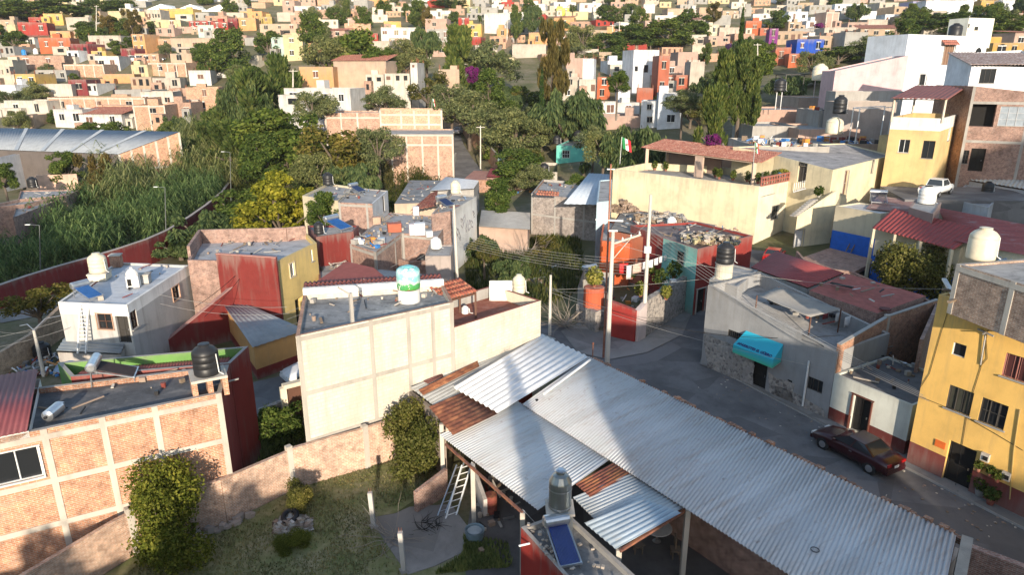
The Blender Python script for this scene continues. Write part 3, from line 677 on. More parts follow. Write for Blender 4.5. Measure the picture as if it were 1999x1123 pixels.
h = House('cream_building', 'tall cream block building with a dark flat roof and painted tank, centre of the photo', 'building', [C0, C1, CB1, CB0], 0, zC, [BLOCK, BLOCK, BLOCK, CONC], tar((.21, .215, .22), (.42, .42, .41), (.05, .05, .05), .38), ph=.3, pt=.18, cap=brick((.4, .2, .13), (.3, .14, .09)))
LC = (C1 - C0).length
h.frame_grid(0, [.13, LC * .44, LC * .68, LC * .85, LC - .13], [zC - .2, zC - 3.1, zC - 5.7], plaster((.4, .37, .32), .4), .22, .018)
h.finish()
# white beam along the back of that roof + tile awning behind
m = MB(); m.beam((*CB0, zC + .12), (*CB1, zC + .1), .3, .5); tag(m.build('roof_beam', WHITE), 'thick white beam along the back edge of the dark flat roof', 'beam')
nB = Vector((-(CB1 - CB0).y, (CB1 - CB0).x)).normalized()
q = [CB0 + nB * .25, CB1 + nB * .25, CB1 + nB * 1.2, CB0 + nB * 1.2]
RTILE = metal((.26, .075, .055), .7, .05, .2); corrugated('tile_awning', [(*a, z) for a, z in zip(q, (zC + .22, zC + .22, zC + .32, zC + .32))], RTILE, None, .24, .06, True)
tag(bpy.data.objects['tile_awning'], 'red tile awning behind the white beam of the cream building', 'awning')
q = [CB0 + nB * 1.25 + dC * .4, CB1 + nB * 1.25 - dC * 3, CB1 + nB * 6 - dC * 4.2, CB0 + nB * 5.4 + dC * 2.6]
hh = House('low_house', 'low house with a plain red slab roof behind the tile awning', 'house', q, 0, 8.1, [CONC] * 4, flat((.3, .075, .055), .8), ph=.0, cap=CONC); hh.finish()
# painted tank
tp = P(799, 588, zC - .3); t = empty('painted_water_tank', tp, 'water tank painted with teal and green scenery on a white drum stand', 'water tank')
MB().lathe(tp, [(.62, 0), (.62, .75)], 24).build('drum_stand', WHITE, t)
pm = NT('painted_scene'); p = pm.pos(); z = pm.n('ShaderNodeSeparateXYZ', i_0=p).outputs[2]
nz = pm.n('ShaderNodeMath', operation='ADD', i_0=z, i_1=pm.n('ShaderNodeMath', operation='MULTIPLY', i_0=pm.noise(p, 2.2, 3), i_1=.9).outputs[0]).outputs[0]
f = pm.n('ShaderNodeMapRange', i_0=nz, i_1=tp.z + .95, i_2=tp.z + 2.5).outputs[0]
c = pm.ramp(f, [(0, (.25, .1, .05)), (.12, (.25, .12, .06)), (.16, (.05, .25, .04)), (.4, (.08, .32, .12)), (.46, (.6, .7, .6)), (.62, (.2, .5, .5)), (.8, (.55, .75, .75)), (1, (.15, .45, .45))])
c = pm.mix(pm.ramp(pm.noise(p, 5, 2), [(.6, (0, 0, 0)), (.62, (1, 1, 1))]), c, (.75, .75, .68)); PAINT = pm.bsdf(c, .5)
m = MB(); m.lathe(tp, [(.6, .77), (.66, .82), (.66, 1.75), (.6, 1.9), (.5, 1.98), (.2, 2.05)], 24); m.build('body', PAINT, t)
m = MB()
for k in range(18): a = k * 6.2832 / 18; m.beam(tp + Vector((math.cos(a) * .63, math.sin(a) * .63, 1.84)), tp + Vector((math.cos(a) * .24, math.sin(a) * .24, 2.06)), .06, .03)
m.lathe(tp + Vector((0, 0, 2.04)), [(.24, 0), (.2, .05)], 16); m.build('lid', flat((.18, .5, .52), .5), t)
m = MB(); a = P(687, 640, zC - .3); m.prism([a.xy, a.xy + dC * .16, a.xy + dC * .16 + nC * .16, a.xy + nC * .16], zC - .3, zC + 1.5); m.beam((a.x, a.y, zC + 1.5), (a.x - .5, a.y - .2, zC + 1.9), .09)
tag(m.build('concrete_stub', CONC), 'grey concrete column stub left standing on the dark flat roof', 'column')
# right extension with small terrace
E1 = P(1056, 590, zC - 1.6).xy; E2 = P(1060, 566, zC - 1.6).xy + Vector((.5, 1.5)); nE = Vector((-(E1 - C1).y, (E1 - C1).x)).normalized()
h = House('cream_annex', 'lower cream annex with a red rimmed terrace right of the cream building', 'building', [C1 + dC * .02, E1, E1 + nE * 4.4, C1 + nE * 4.4 + dC * .02], 0, zC - 1.5, [BLOCK, CREAM, CONC, CONC], tiles((.28, .09, .06), (.24, .08, .05), (.3, .13, .09)), ph=.7, pt=.18, cap=flat((.3, .09, .06), .8)); h.finish()
def pavilion(name, pts, z0, z1, zr, label, roofm, post=FRAME_B, cat='shelter', tile=True, r=.06, pitch=.22, th=True):
    """pts xy corners, zr = 4 roof heights"""
    t = empty(name, (pts[0][0], pts[0][1], z0), label, cat)
    for p_, z in zip(pts, zr): MB().beam((p_[0], p_[1], z0), (p_[0], p_[1], z - .05), r * 2).build('post', post, t)
    m = MB()
    for i in range(4): j = (i + 1) % 4; m.beam((pts[i][0], pts[i][1], zr[i] - .1), (pts[j][0], pts[j][1], zr[j] - .1), .1, .12)
    m.build('beam', post, t)
    c = sum((Vector((q[0], q[1])) for q in pts), Vector((0, 0))) / 4; P4 = [c + (Vector((q[0], q[1])) - c) * 1.12 for q in pts]
    o = corrugated('roof', [(a.x, a.y, z + .04) for a, z in zip(P4, zr)], roofm, t, pitch, .04 if tile else .02, tile); return t
a = C1 + nE * 1.9 + dC * .9; dE = (E1 - C1).normalized()
pavilion('tile_shelter', [a, a + dE * 2.2, a + dE * 2.2 + nE * 1.5, a + nE * 1.5], zC - 2.2, zC + .6, (zC - .5, zC - .5, zC - .05, zC - .05), 'small orange tile shelter on the terrace right of the cream roof', tiles((.32, .1, .06), (.25, .075, .05), (.4, .17, .1)))
tinaco(P(1013, 572, zC - 2), .42, 1.3, CREAMP, 'small cream tank behind the red rimmed terrace', lidmat=CREAMP)
def cloth(name, pts, mat, label, sag=.15, cat='cloth', n=6, group=None, th=.008):
    """hanging or stretched sheet over 4 corners"""
    c = [Vector(q) for q in pts]; m = MB(); rr = random.Random(len(label)); g = []
    for j in range(n + 1):
        row = []
        for i in range(n + 1):
            f, k = i / n, j / n; q = c[0].lerp(c[1], f).lerp(c[3].lerp(c[2], f), k); q.z -= sag * 16 * f * (1 - f) * k * (1 - k); q += Vector((rr.uniform(-1, 1), rr.uniform(-1, 1), rr.uniform(-1, 1))) * sag * .12; row.append(q)
        g.append(row)
    for j in range(n):
        for i in range(n): m.poly([g[j][i], g[j][i + 1], g[j + 1][i + 1], g[j + 1][i]], 0, True)
    o = m.build(name, mat, None, merge=True); md = o.modifiers.new('t', 'SOLIDIFY'); md.thickness = th; return tag(o, label, cat, group)
a = P(955, 548, zC - .9); b = P(1000, 548, zC - .9); cloth('white_tarp', [a, b, b + Vector((0, -.3, -1.3)), a + Vector((0, -.3, -1.3))], WHITE, 'white tarp hanging behind the tile shelter', .12, 'tarp')
tinaco(P(908, 612, zC - 2.2), .22, .5, FRAME_W, 'small white drum on the terrace floor under the tile shelter', 'drums', ribs=2)
# ------------------------------------------------------------------ workshop with metal roofs
zW = 4.05
M0, M1, M3 = P(1150, 697, zW), P(1867, 1046, zW), P(1020, 790, zW - .4); M2 = M1 + (M3 - M0)
ws = empty('workshop', (4, 28, 0), 'long metal roofed workshop in the foreground with open sides', 'workshop')
dM = (M1 - M0).normalized(); nM = (M3 - M0).normalized()
def wchild(o): return o
AM = math.atan2(dM.y, dM.x); SHEET = sheets((.55, .545, .54), AM, .8, .45); SHEET2 = sheets((.6, .6, .59), AM, .7, .4); SHEETW = metal((.76, .76, .76), .5, .1, .05)
def wsheet(name, px, zs, mat, pitch, amp, along=0, parent=None):
    c = [P(u, v, z) for (u, v), z in zip(px, zs)]
    return corrugated(name, c, mat, ws, pitch, amp, along=along)
corrugated('main_roof', [M0, M1, M2, M3], SHEET, ws, .165, .034)
wsheet('white_roof_sheet', [(884, 757), (1058, 653), (1149, 697), (972, 807)], (3.95, 4.1, 4.12, 3.82), SHEETW, .42, .045, along=1)
wsheet('back_roof_sheet', [(801, 757), (1056, 652), (1085, 662), (866, 808)], (3.8, 3.95, 3.95, 3.65), metal((.42, .42, .4), .6, .3, .3), .2, .025, along=1)
wsheet('rusty_roof_sheet', [(837, 795), (904, 766), (972, 808), (884, 850)], (3.75, 3.85, 3.72, 3.62), rusty(), .3, .025, along=1)
wsheet('rusty_strip', [(817, 762), (932, 705), (936, 716), (826, 772)], (3.85, 4.0, 4.0, 3.84), rusty((.26, .1, .05), (.4, .17, .08)), .25, .02, along=1)
wsheet('dark_rusty_strip', [(826, 745), (862, 729), (866, 735), (836, 750)], (3.87, 3.92, 3.92, 3.87), rusty((.14, .06, .05), (.2, .08, .06)), .25, .02, along=1)
wsheet('lower_roof', [(1004, 780), (1190, 898), (1050, 997), (858, 850)], (3.6, 3.6, 3.15, 3.15), SHEET2, .17, .026)
wsheet('rust_patch', [(1196, 905), (1236, 922), (1152, 971), (1123, 946)], (3.62, 3.62, 3.36, 3.36), rusty((.22, .075, .05), (.36, .15, .06)), .17, .024)
wsheet('patch_roof', [(1236, 924), (1338, 990), (1205, 1060), (1118, 972)], (3.6, 3.6, 3.2, 3.25), metal((.52, .54, .54), .45, .35, .4, (.3, .16, .11)), .17, .024)
wsheet('patch_roof', [(1255, 975), (1330, 1002), (1202, 1073), (1140, 1022)], (3.66, 3.66, 3.14, 3.27), metal((.48, .55, .6), .42, .4, .25), .22, .026)
def wall_seg(name, a, b, z0, z1, mat, th=.2, parent=None, z1b=None):
    d = (Vector(b[:2]) - Vector(a[:2])).normalized(); n = Vector((-d.y, d.x)) * th / 2; a = Vector(a[:2]); b = Vector(b[:2]); z1b = z1 if z1b is None else z1b
    return MB().prism([a - n, b - n, b + n, a + n], z0, [z1, z1b, z1b, z1]).build(name, mat, parent)
fr = M0 - nM * .12; to = M1 - nM * .12
wall_seg('street_wall', fr, to, 0, 3.75, BRICK_P, .22, ws)
m = MB(); rr = random.Random(9); L = (M1 - M0).length; x = 0
while x < L:                                               # broken brick coping along the street edge of the roof
    l = rr.uniform(.18, .4)
    if rr.random() < .82: q = fr + dM * (x + l / 2); m.box((q.x, q.y, 3.745), l * .92, .22, rr.uniform(.22, .42), math.atan2(dM.y, dM.x), 0)
    x += l
m.build('coping', brick((.36, .16, .09), (.24, .1, .06), (.34, .28, .22)), ws)
wall_seg('end_wall', M1 + dM * .35 - nM * .2, M2 + dM * .35 + nM * 2, 0, 4.1, plaster((.42, .35, .28), .5), .35, ws, 3.6)
wall_seg('inner_wall', M3 + dM * 8.6 - nM * 2.4, M2 - nM * 2.4, 0, 3.6, BRICK_P, .2, ws)
wall_seg('back_wall', P(866, 812, 3.5), P(801, 757, 3.7), 0, 3.45, plaster((.3, .24, .2), .5), .2, ws)
cy = M3 + dM * 8.6 - nM * 2.4; wall_seg('dividing_wall', cy, cy - nM * 4.6, 0, 3.42, BRICK_P, .2, ws)
wall_seg('red_wall', P(905, 925).xy + Vector((.6, 1.2)), P(1010, 865, 0).xy + Vector((.8, 1.8)), 0, 3.3, plaster((.24, .03, .025), .4), .2, ws)
wall_seg('white_low_wall', P(922, 946).xy, P(948, 1010).xy, 0, 1.25, plaster((.55, .5, .46), .4), .18, ws, .95)
def wpost(u, v, zt, w_=.2, mat=CONC_L, zb=0):
    a = P(u, v, zt); MB().prism([(a.x - w_ / 2, a.y - w_ / 2), (a.x + w_ / 2, a.y - w_ / 2), (a.x + w_ / 2, a.y + w_ / 2), (a.x - w_ / 2, a.y + w_ / 2)], zb, zt).build('post', mat, ws)
for u, v, z in ((923, 908, 3.1), (862, 828, 3.55), (1020, 1000, 3.05), (1343, 995, 3.5), (1208, 1073, 3.05)): wpost(u, v, z)
m = MB(); a, b = P(1210, 1077, 3.05), P(1345, 993, 3.42); m.beam(a, b, .1); m.build('edge_beam', rusty((.22, .1, .07)), ws); a, b = P(870, 868, 3.07), P(1020, 1002, 3.05); MB().beam(a, b, .1).build('edge_beam', rusty((.22, .1, .07)), ws)
m = MB(); c0 = P(1591, 1074, zW - .2); m.tube([c0 + Vector((math.cos(a) * .14, math.sin(a) * .14, .0)) for a in [i * 6.2832 / 20 for i in range(21)]], .018, 6); tag(m.build('rubber_ring', BLACK), 'black rubber ring lying on the corrugated roof', 'ring')
rr = random.Random(12)
for i, (u, v) in enumerate(((1255, 758), (1275, 806), (1390, 845), (1702, 1010), (1248, 862), (1487, 873), (1757, 1082), (1048, 783), (1345, 810))):
    q_ = P(u, v, zW); k_ = max(0, min(1, (q_ - M0).dot((M3 - M0)) / (M3 - M0).length_squared)); a = P(u, v, zW - .4 * k_ + .02); m = MB(); m.box(a, rr.uniform(.1, .24), rr.uniform(.08, .16), .07, rr.random() * 3)
    tag(m.build('brick_bit', [BRICK, DARK, CONC][i % 3]), 'small loose chunk of brick or debris lying on the long corrugated roof', 'debris', 'loose bits on the workshop roof')
a = P(1157, 695, 3.9); m = MB(); m.tube([a, a + Vector((0, 0, .75))], .03, 6); m.lathe(a + Vector((0, 0, .75)), [(.05, 0), (.06, .06), (.02, .1)], 10); tag(m.build('roof_vent', rusty()), 'thin rusty vent pipe at the street corner of the workshop roof', 'vent pipe')
m = MB(); m.tube([P(1062, 770, 4.15), P(1152, 703, 4.2)], .07, 8); tag(m.build('ridge_pipe', FRAME_W), 'white pipe lying between the white and the grey roof sheets', 'pipe')
# patio under the roof gap
c0 = P(1282, 1058, 0); t = empty('round_table', c0, 'round white patio table with a red pot under the tin roof', 'table'); m = MB(); m.lathe(c0, [(.62, .7), (.64, .73), (.62, .75)], 22); m.build('tabletop', WHITE, t); MB().lathe(c0, [(.25, 0), (.06, .1), (.05, .7)], 12).build('pedestal', STEEL, t)
m = MB(); m.lathe(c0 + Vector((-.05, .05, .752)), [(.12, 0), (.18, .16), (.16, .17)], 14); tag(m.build('red_pot', flat((.45, .04, .03), .4)), 'red pot on the round white patio table', 'pot')
for i, (u, v, l) in enumerate(((1245, 1080, 'dark wooden chair left of the round patio table'), (1318, 1090, 'dark wooden chair in front of the round patio table'))):
    c0 = P(u, v, 0); t = empty('patio_chair', c0, l, 'chair', 'chairs at the patio table'); MB().box((c0.x, c0.y, .42), .42, .42, .05, .5 + i).build('seat', WOOD, t); MB().box((c0.x, c0.y + .19, .47), .42, .05, .5, .5 + i).build('backrest', WOOD, t)
    for dx in (-.16, .16):
        for dy in (-.16, .16): MB().box((c0.x + dx, c0.y + dy, 0), .05, .05, .42).build('leg', WOOD, t)
# rusty drum under the lower roof
c0 = P(958, 1000, 0); t = empty('oil_drum', c0, 'rusty red oil drum beside the white low wall', 'drum'); m = MB(); m.lathe(c0, [(.3, 0), (.3, .3), (.32, .32), (.3, .34), (.3, .6), (.32, .62), (.3, .64), (.3, .95)], 18); m.build('body', rusty((.2, .05, .04), (.25, .08, .05)), t); MB().lathe(c0 + Vector((0, 0, .95)), [(.28, 0), (.28, .015)], 16).build('lid', rusty((.16, .05, .04)), t)
# ------------------------------------------------------------------ red walled building with steel tank at the bottom
zR = 2.9; r0 = P(1017, 1030, zR).xy; r1 = P(1100, 1123, zR).xy; dR = (r1 - r0).normalized(); r2 = r0 + dR * 9; nR = Vector((-dR.y, dR.x)); 
if nR.x < 0: nR = -nR
h = House('red_annex', 'low red walled building with a grey cracked roof at the bottom edge', 'building', [r0, r2, r2 + nR * 2.35, r0 + nR * 2.1], 0, zR, [plaster((.3, .03, .022), .5)] + [CONC] * 3, tar((.17, .165, .16), (.3, .29, .27), (.09, .09, .09)), ph=.22, pt=.16, cap=plaster((.42, .38, .34), .5))
m = MB()
h.finish()
m = MB(); rr = random.Random(5)
for i in range(60): f = rr.random(); q = r0 + dR * (f * 5) + nR * rr.uniform(.0, .5) * (1 if rr.random() < .7 else 4); m.box((q.x, q.y, zR + (.0 if rr.random() < .5 else -.2)), rr.uniform(.05, .16), rr.uniform(.05, .16), rr.uniform(.04, .12), rr.random() * 3)
tag(m.build('rubble', STONES[0]), 'bits of rubble along the edge of the red building', None, None, 'stuff')
tb = P(1092, 1040, zR - .1); t = empty('tank_stand', tb, 'white pier legs under the steel tank by the tin roof', 'tank stand', 'masonry stands under the water tanks')
for dx, dy in ((-.38, -.1), (.38, -.1), (0, .4)): MB().box((tb.x + dx, tb.y + dy, tb.z), .22, .3, 1.0).build('leg', plaster((.55, .52, .46), .3), t)
MB().box((tb.x, tb.y + .1, tb.z + 1.0), 1.1, 1.0, .1).build('slab', CONC_L, t)
tb2 = Vector((tb.x, tb.y + .1, tb.z + 1.1)); t = empty('steel_water_tank', tb2, 'grey steel water tank with a conical top beside the tin roof', 'water tank', 'water tanks on the roofs')
m = MB(); m.lathe(tb2, [(.42, 0), (.44, .03), (.44, 1.15), (.42, 1.2), (.3, 1.42), (.18, 1.5), (.17, 1.58)], 24); m.build('body', metal((.3, .31, .29), .3, .7, .15), t); MB().lathe(tb2 + Vector((0, 0, 1.58)), [(.2, 0), (.2, .06), (.12, .1)], 16).build('lid', STEEL, t)
m = MB(); m.lathe(tb2, [(.455, .1), (.46, .13), (.455, .16)], 24, cap=False); m.lathe(tb2, [(.455, .85), (.46, .88), (.455, .91)], 24, cap=False); m.build('hoop', STEEL, t)
sh = P(1085, 1055, zR - .15); solar_heater((sh.x, sh.y, zR - .2), R(16), 'solar heater with blue tubes beside the steel tank at the bottom', 1.75, .75, 22, 1.0, flat((.012, .03, .16), .15, 0, .1, .8), .2)
for u, v, l in ((1030, 1065, 'white drain pipe stub sticking out of the red wall'), ):
    a = P(u + 8, v - 4, 2.6); m = MB(); m.tube([a, a + Vector((-.5, -.15, -.02))], .04, 8); tag(m.build('drain_pipe', FRAME_W), l, 'pipe')
# ------------------------------------------------------------------ small orange building, street stub and white car left of the cream building
s0, s1 = P(503, 742, 0).xy, P(600, 706, 0).xy; dS = (s1 - s0).normalized(); nS = Vector((-dS.y, dS.x))
h = House('orange_building', 'small orange building with a dark red base and tin roof left of the cream building', 'building', [s0, s1, s1 + nS * 9.5 + dS * .5, s0 + nS * 9.5 + dS * 3.2], 0, 2.45, plaster((.58, .32, .12), .25), TARL, ph=0, noroof=True); h.bands = {'all': [(0, .75, plaster((.22, .03, .025), .3))]}; h.finish()
q = [s0 - nS * .2 - dS * .2, s1 - nS * .2, s1 + nS * 9.5, s0 + nS * 9.5 + dS * 3]
corrugated('tin_roof', [(*a, z) for a, z in zip(q, (2.5, 2.5, 2.95, 2.95))], metal((.33, .35, .36), .6, .3, .2), None, .3, .02); tag(bpy.data.objects['tin_roof'], 'grey tin roof of the small orange building', 'roof sheet')
drape('lower_street', [(-26, 39), (-18.4, 41.6), (-11.5, 46), (-11.5, 37), (-12.5, 36), (-17, 34.5), (-19, 33)], ROAD, .02, 'grey street behind the brick house where a white car is parked')
wall_run('rubble_wall', [P(505, 800, 1.3).xy, P(562, 778, 1.5).xy], [1.3, 1.5], stone(), 'sunlit rubble wall beside the gate between the brick and cream buildings', .35)
g0, g1 = P(552, 757, 2.4).xy, P(552, 757, 2.4).xy + dC * 1.6
t = empty('yard_gate', (*g0, 0), 'dark metal gate with cream gateposts beside the cream building', 'gate'); m = MB()
for q in (g0, g1): MB().box((*q, 0), .35, .35, 2.4, .5).build('gatepost', CREAM, t)
MB().beam((*g0, 2.45), (*g1, 2.45), .4, .25).build('lintel', CREAM, t)
m.prism([g0, g1, g1 + Vector((.03, .05)), g0 + Vector((.03, .05))], .05, 2.3); m.build('leaf', FRAME_B, t)

k0, k1 = P(1885, 1062, 2.6), P(2060, 1128, 2.6); wall_run('yard_wall', [k0.xy, k1.xy], 2.6, BRICK_P, 'low brick yard wall along the street at the bottom right corner', .3)
k0, k1 = P(1868, 1070, 2.8), P(1800, 1150, 2.8); wall_run('plaster_wall', [k0.xy, k1.xy], 2.8, plaster((.4, .33, .27), .5), 'rough plaster wall beyond the end of the workshop roof', .35)
# ------------------------------------------------------------------ vehicles
TYRE = flat((.02, .02, .02), .8); RIM = flat((.45, .45, .46), .35, .7); LAMP = flat((.7, .7, .68), .1); LAMPR = flat((.35, .01, .01), .2); CGLASS = glass((.03, .035, .04))
def car(loc, rz, label, col, kind='sedan', cat='car', name='parked_car', group=None, rough=.3):
    """nose towards local +X"""
    t = empty(name, loc, label, cat, group); body = flat(col, rough, 0, .08, .4, .25)
    ca, sa = math.cos(rz), math.sin(rz)
    def T(x, y, z): return (loc[0] + x * ca - y * sa, loc[1] + x * sa + y * ca, loc[2] + z)
    K = {'sedan': dict(L=4.6, W=1.76, st=[(-2.3, .45, .62, .8), (-2.22, .3, .9, .94), (-1.6, .27, 1.0, 1.0), (-.9, .24, .98, 1.0), (.6, .24, .95, 1.0), (1.2, .24, .92, 1.0), (2.0, .27, .76, .95), (2.25, .35, .62, .84), (2.32, .42, .52, .7)], cab=[(-1.5, .99), (-.85, 1.38), (.1, 1.42), (1.05, .93)], wh=(-1.4, 1.42)),
         'van': dict(L=5.2, W=1.95, st=[(-2.6, .4, 1.1, .95), (-2.55, .3, 1.3, 1), (1.6, .3, 1.25, 1.0), (2.3, .3, 1.0, .95), (2.6, .4, .75, .85)], cab=[(-2.55, 1.28), (-2.45, 2.1), (1.3, 2.1), (1.95, 1.2)], wh=(-1.6, 1.7)),
         'pickup': dict(L=5.3, W=1.9, st=[(-2.65, .5, 1.0, .97), (-2.6, .4, 1.05, 1), (-.75, .4, 1.05, 1), (1.3, .4, 1.08, 1), (2.4, .42, 1.0, .96), (2.65, .5, .8, .88)], cab=[(-.75, 1.05), (-.6, 1.75), (.75, 1.77), (1.45, 1.08)], wh=(-1.6, 1.65))}[kind]
    W = K['W'] / 2; m = MB(); ring = []
    for x, zb, zt, f in K['st']:
        w = W * f; ring.append([T(x, -w * .9, zb), T(x, -w, zb + (zt - zb) * .3), T(x, -w, zb + (zt - zb) * .75), T(x, -w * .9, zt), T(x, -w * .45, zt + .03), T(x, w * .45, zt + .03), T(x, w * .9, zt), T(x, w, zb + (zt - zb) * .75), T(x, w, zb + (zt - zb) * .3), T(x, w * .9, zb)])
    for a, b in zip(ring, ring[1:]):
        for i in range(10): j = (i + 1) % 10; m.poly([a[i], b[i], b[j], a[j]], 0, True)
    m.poly(ring[0]); m.poly(ring[-1][::-1]); ob = m.build('body', body, t, merge=True)
    (x0, z0), (x1, z1), (x2, z2), (x3, z3) = K['cab']; wb, wt = W * .93, W * .74
    lo = [T(x0, -wb, z0), T(x3, -wb, z3), T(x3, wb, z3), T(x0, wb, z0)]; hi = [T(x1, -wt, z1), T(x2, -wt, z2), T(x2, wt, z2), T(x1, wt, z1)]
    m = MB(); m.poly(hi); 
    for i in range(4): j = (i + 1) % 4; m.poly([lo[i], lo[j], hi[j], hi[i]])
    m.build('cabin', body, t)
    def pane(name, q, k=.12, o=.012):
        q = [Vector(p) for p in q]; c = sum(q, Vector()) / 4; n = (q[1] - q[0]).cross(q[3] - q[0]).normalized()
        if n.dot(c - Vector(T((x0 + x3) / 2, 0, z0))) < 0: n = -n
        MB().poly([p.lerp(c, k) + n * o for p in q]).build(name, CGLASS, t)
    pane('windscreen', [lo[1], lo[2], hi[2], hi[1]], .1); pane('rear_window', [lo[3], lo[0], hi[0], hi[3]], .12)
    for s, (i, j) in ((-1, (0, 1)), (1, (3, 2))):
        A, B, C, D = [Vector(q) for q in (lo[i], lo[j], hi[j], hi[i])]; f = .52
        if kind == 'pickup': pane('side_window', [A, B, C, D], .14)
        else:
            pane('side_window', [A, A.lerp(B, f), D.lerp(C, f), D], .1); pane('side_window', [A.lerp(B, f), B, C, D.lerp(C, f)], .1)
    for x in K['wh']:
        for s in (-1, 1):
            y = s * (W - .09); wh = MB(); c = T(x, y, .31)
            ax = Vector((-sa, ca, 0)) * s
            wh.tube([Vector(c) - ax * .1, Vector(c) - ax * .09, Vector(c) + ax * .09, Vector(c) + ax * .1], [.25, .31, .31, .25], 20); o = wh.build('wheel', TYRE, t)
            MB().tube([Vector(c) + ax * .09, Vector(c) + ax * .115, Vector(c) + ax * .12], [.2, .19, .03], 16).build('rim', RIM, o)
            MB().tube([Vector(c) - ax * .02, Vector(c) + ax * .088], .37, 20).build('wheel_arch', TYRE, ob)
    xe, xs_ = K['st'][-2][0], K['st'][1][0]; zl = K['st'][-2][2] - .08; zr = K['st'][1][2] - .14
    for s in (-1, 1):
        MB().box(T(xe - .02, s * W * .62, zl), .12, .36, .13, rz).build('headlight', LAMP, t); MB().box(T(xs_ - .01, s * W * .66, zr), .14, .3, .14, rz).build('taillight', LAMPR, t)
        MB().box(T(.72, s * (W + .07), .93 if kind == 'sedan' else 1.15), .12, .16, .1, rz).build('mirror', body, t)
        MB().box(T(-.25, s * (W + .004), .74 if kind != 'van' else 1.0), .16, .03, .03, rz).build('handle', RIM, t)
    MB().box(T(K['st'][-1][0] - .06, 0, .3), .14, W * 1.7, .2, rz).build('bumper', body, t); MB().box(T(K['st'][0][0] + .05, 0, .32), .14, W * 1.75, .22, rz).build('bumper', body, t)
    MB().box(T(K['st'][0][0] + .0, 0, .6), .03, .34, .14, rz).build('number_plate', FRAME_W, t)
    return t
a, b = P(1697, 928), P(1608, 880); cdir = (b - a).normalized(); sdn = Vector((cdir.y, -cdir.x, 0)); 
cc = (a + b) / 2 + Vector((.72, .52, 0)); car((cc.x, cc.y, .015), math.atan2(cdir.y, cdir.x), 'burgundy sedan parked along the kerb beside the yellow building', (.04, .006, .008))
cc = P(577, 745, 0); car((cc.x + 1.2, cc.y + 1.0, .03), math.atan2(.63, .77) + math.pi, 'white car half hidden behind the cream building', (.7, .7, .7))
# ------------------------------------------------------------------ yellow building
zY = 9.54; YEL = plaster((.8, .49, .14), .3); g0, g1 = P(1768, 905).xy, P(1985, 1010).xy; dY = (g1 - g0).normalized(); nY = Vector((-dY.y, dY.x))
if nY.x < 0: nY = -nY
g1 = g0 + dY * 11; RUST = plaster((.2, .045, .035), .3)
h = House('yellow_building', 'three storey yellow building with a dark red base, barred windows and an open doorway', 'building', [g0, g1, g1 + nY * 9, g0 + nY * 9], 0, zY, [YEL, YEL, YEL, YEL], TARL, ph=.35, pt=.2); h.bands = {0: [(0, 1.35, RUST)], 3: [(0, 1.35, RUST)]}
h.win(0, (1872, 684), .62, .66, flat((.5, .5, .5), .5), 1, 1, sill=False)
h.win(0, (1985, 719), 1.1, 1.15, flat((.3, .12, .1), .5), 2, 1, bars=4, pane=flat((.09, .03, .03), .5))
h.win(0, (1873, 782), 1.15, 1.25, FRAME_D, 3, 1, bars=4, pane=flat((.06, .06, .045), .5)); h.win(0, (1938, 808), 1.15, 1.25, FRAME_D, 3, 2, bars=2)
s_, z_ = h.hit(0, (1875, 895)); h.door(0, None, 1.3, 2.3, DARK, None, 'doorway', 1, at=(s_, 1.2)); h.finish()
def onwall(hs, e, uv, off): s_, z_ = hs.hit(e, uv); return hs.pt3(e, s_, z_, off)
a = onwall(h, 0, (1836, 868), .03); m = MB(); m.box((a.x, a.y, a.z - .18), .5, .05, .36, math.atan2(dY.y, dY.x)); tag(m.build('orange_notice', flat((.75, .16, .03), .6)), 'small orange notice on the yellow wall left of the doorway', 'notice')
for u, v, l in ((1925, 893, 'grey electricity meter box right of the doorway'), (1966, 930, 'second smaller meter box low on the yellow wall')):
    a = onwall(h, 0, (u, v), .08); t = empty('meter_box', a, l, 'meter box', 'meter boxes on the yellow wall'); MB().box((a.x, a.y, a.z - .2), .36, .16, .42, math.atan2(dY.y, dY.x)).build('case', CONC_L, t); b = onwall(h, 0, (u + 2, v + 1), .18); MB().box((b.x, b.y, b.z - .1), .2, .04, .2, math.atan2(dY.y, dY.x)).build('window', DARK, t)
m = MB(); m.tube([onwall(h, 0, q, .05) for q in ((1992, 800), (1980, 880), (1972, 975))], .03, 6); tag(m.build('conduit', plaster((.45, .3, .1), .3)), 'vertical conduit on the yellow wall below the bracket', 'conduit')
for i, pts in enumerate((((1940, 605), (1928, 650), (1915, 720), (1890, 800), (1860, 985)), ((1850, 610), (1835, 660), (1815, 730), (1795, 760)), ((1925, 650), (1928, 700), (1914, 716)), ((1790, 772), (1860, 800), (1940, 845), (1998, 880)))[:4]):
    m = MB(); m.tube([onwall(h, 0, q, .03) for q in pts], .012, 5); tag(m.build('wall_cable', DARK), ['thin cable running down the yellow wall between the windows', 'thin cable near the left corner of the yellow wall', 'short cable loop under the wall bracket of the yellow building', 'long cable crossing the yellow wall under the lower windows'][i], 'cable', 'cables on the yellow wall')
a = onwall(h, 0, (1927, 648), .1); m = MB(); m.beam(a, a + Vector((-.3, -.25, 0)), .06); m.beam(a + Vector((-.2, .3, .05)), a + Vector((.1, -.4, -.05)), .07); m.beam(a, onwall(h, 0, (1915, 712), .05), .05); tag(m.build('wire_bracket', CONC), 'grey wire bracket high on the yellow wall', 'bracket')
LEAFP = leaf((.03, .05, .012), (.07, .1, .025), (.13, .15, .04))
def leaf_ball(n, r, size, seed, flat_=.8, up=.3):
    g = np.random.default_rng(seed); d = g.normal(size=(n, 3)); d /= np.linalg.norm(d, axis=1)[:, None]; rad = g.uniform(.35, 1, n) ** .6
    c = d * rad[:, None] * r; c[:, 2] *= flat_; return leaf_quads(c, d, size, g, up)
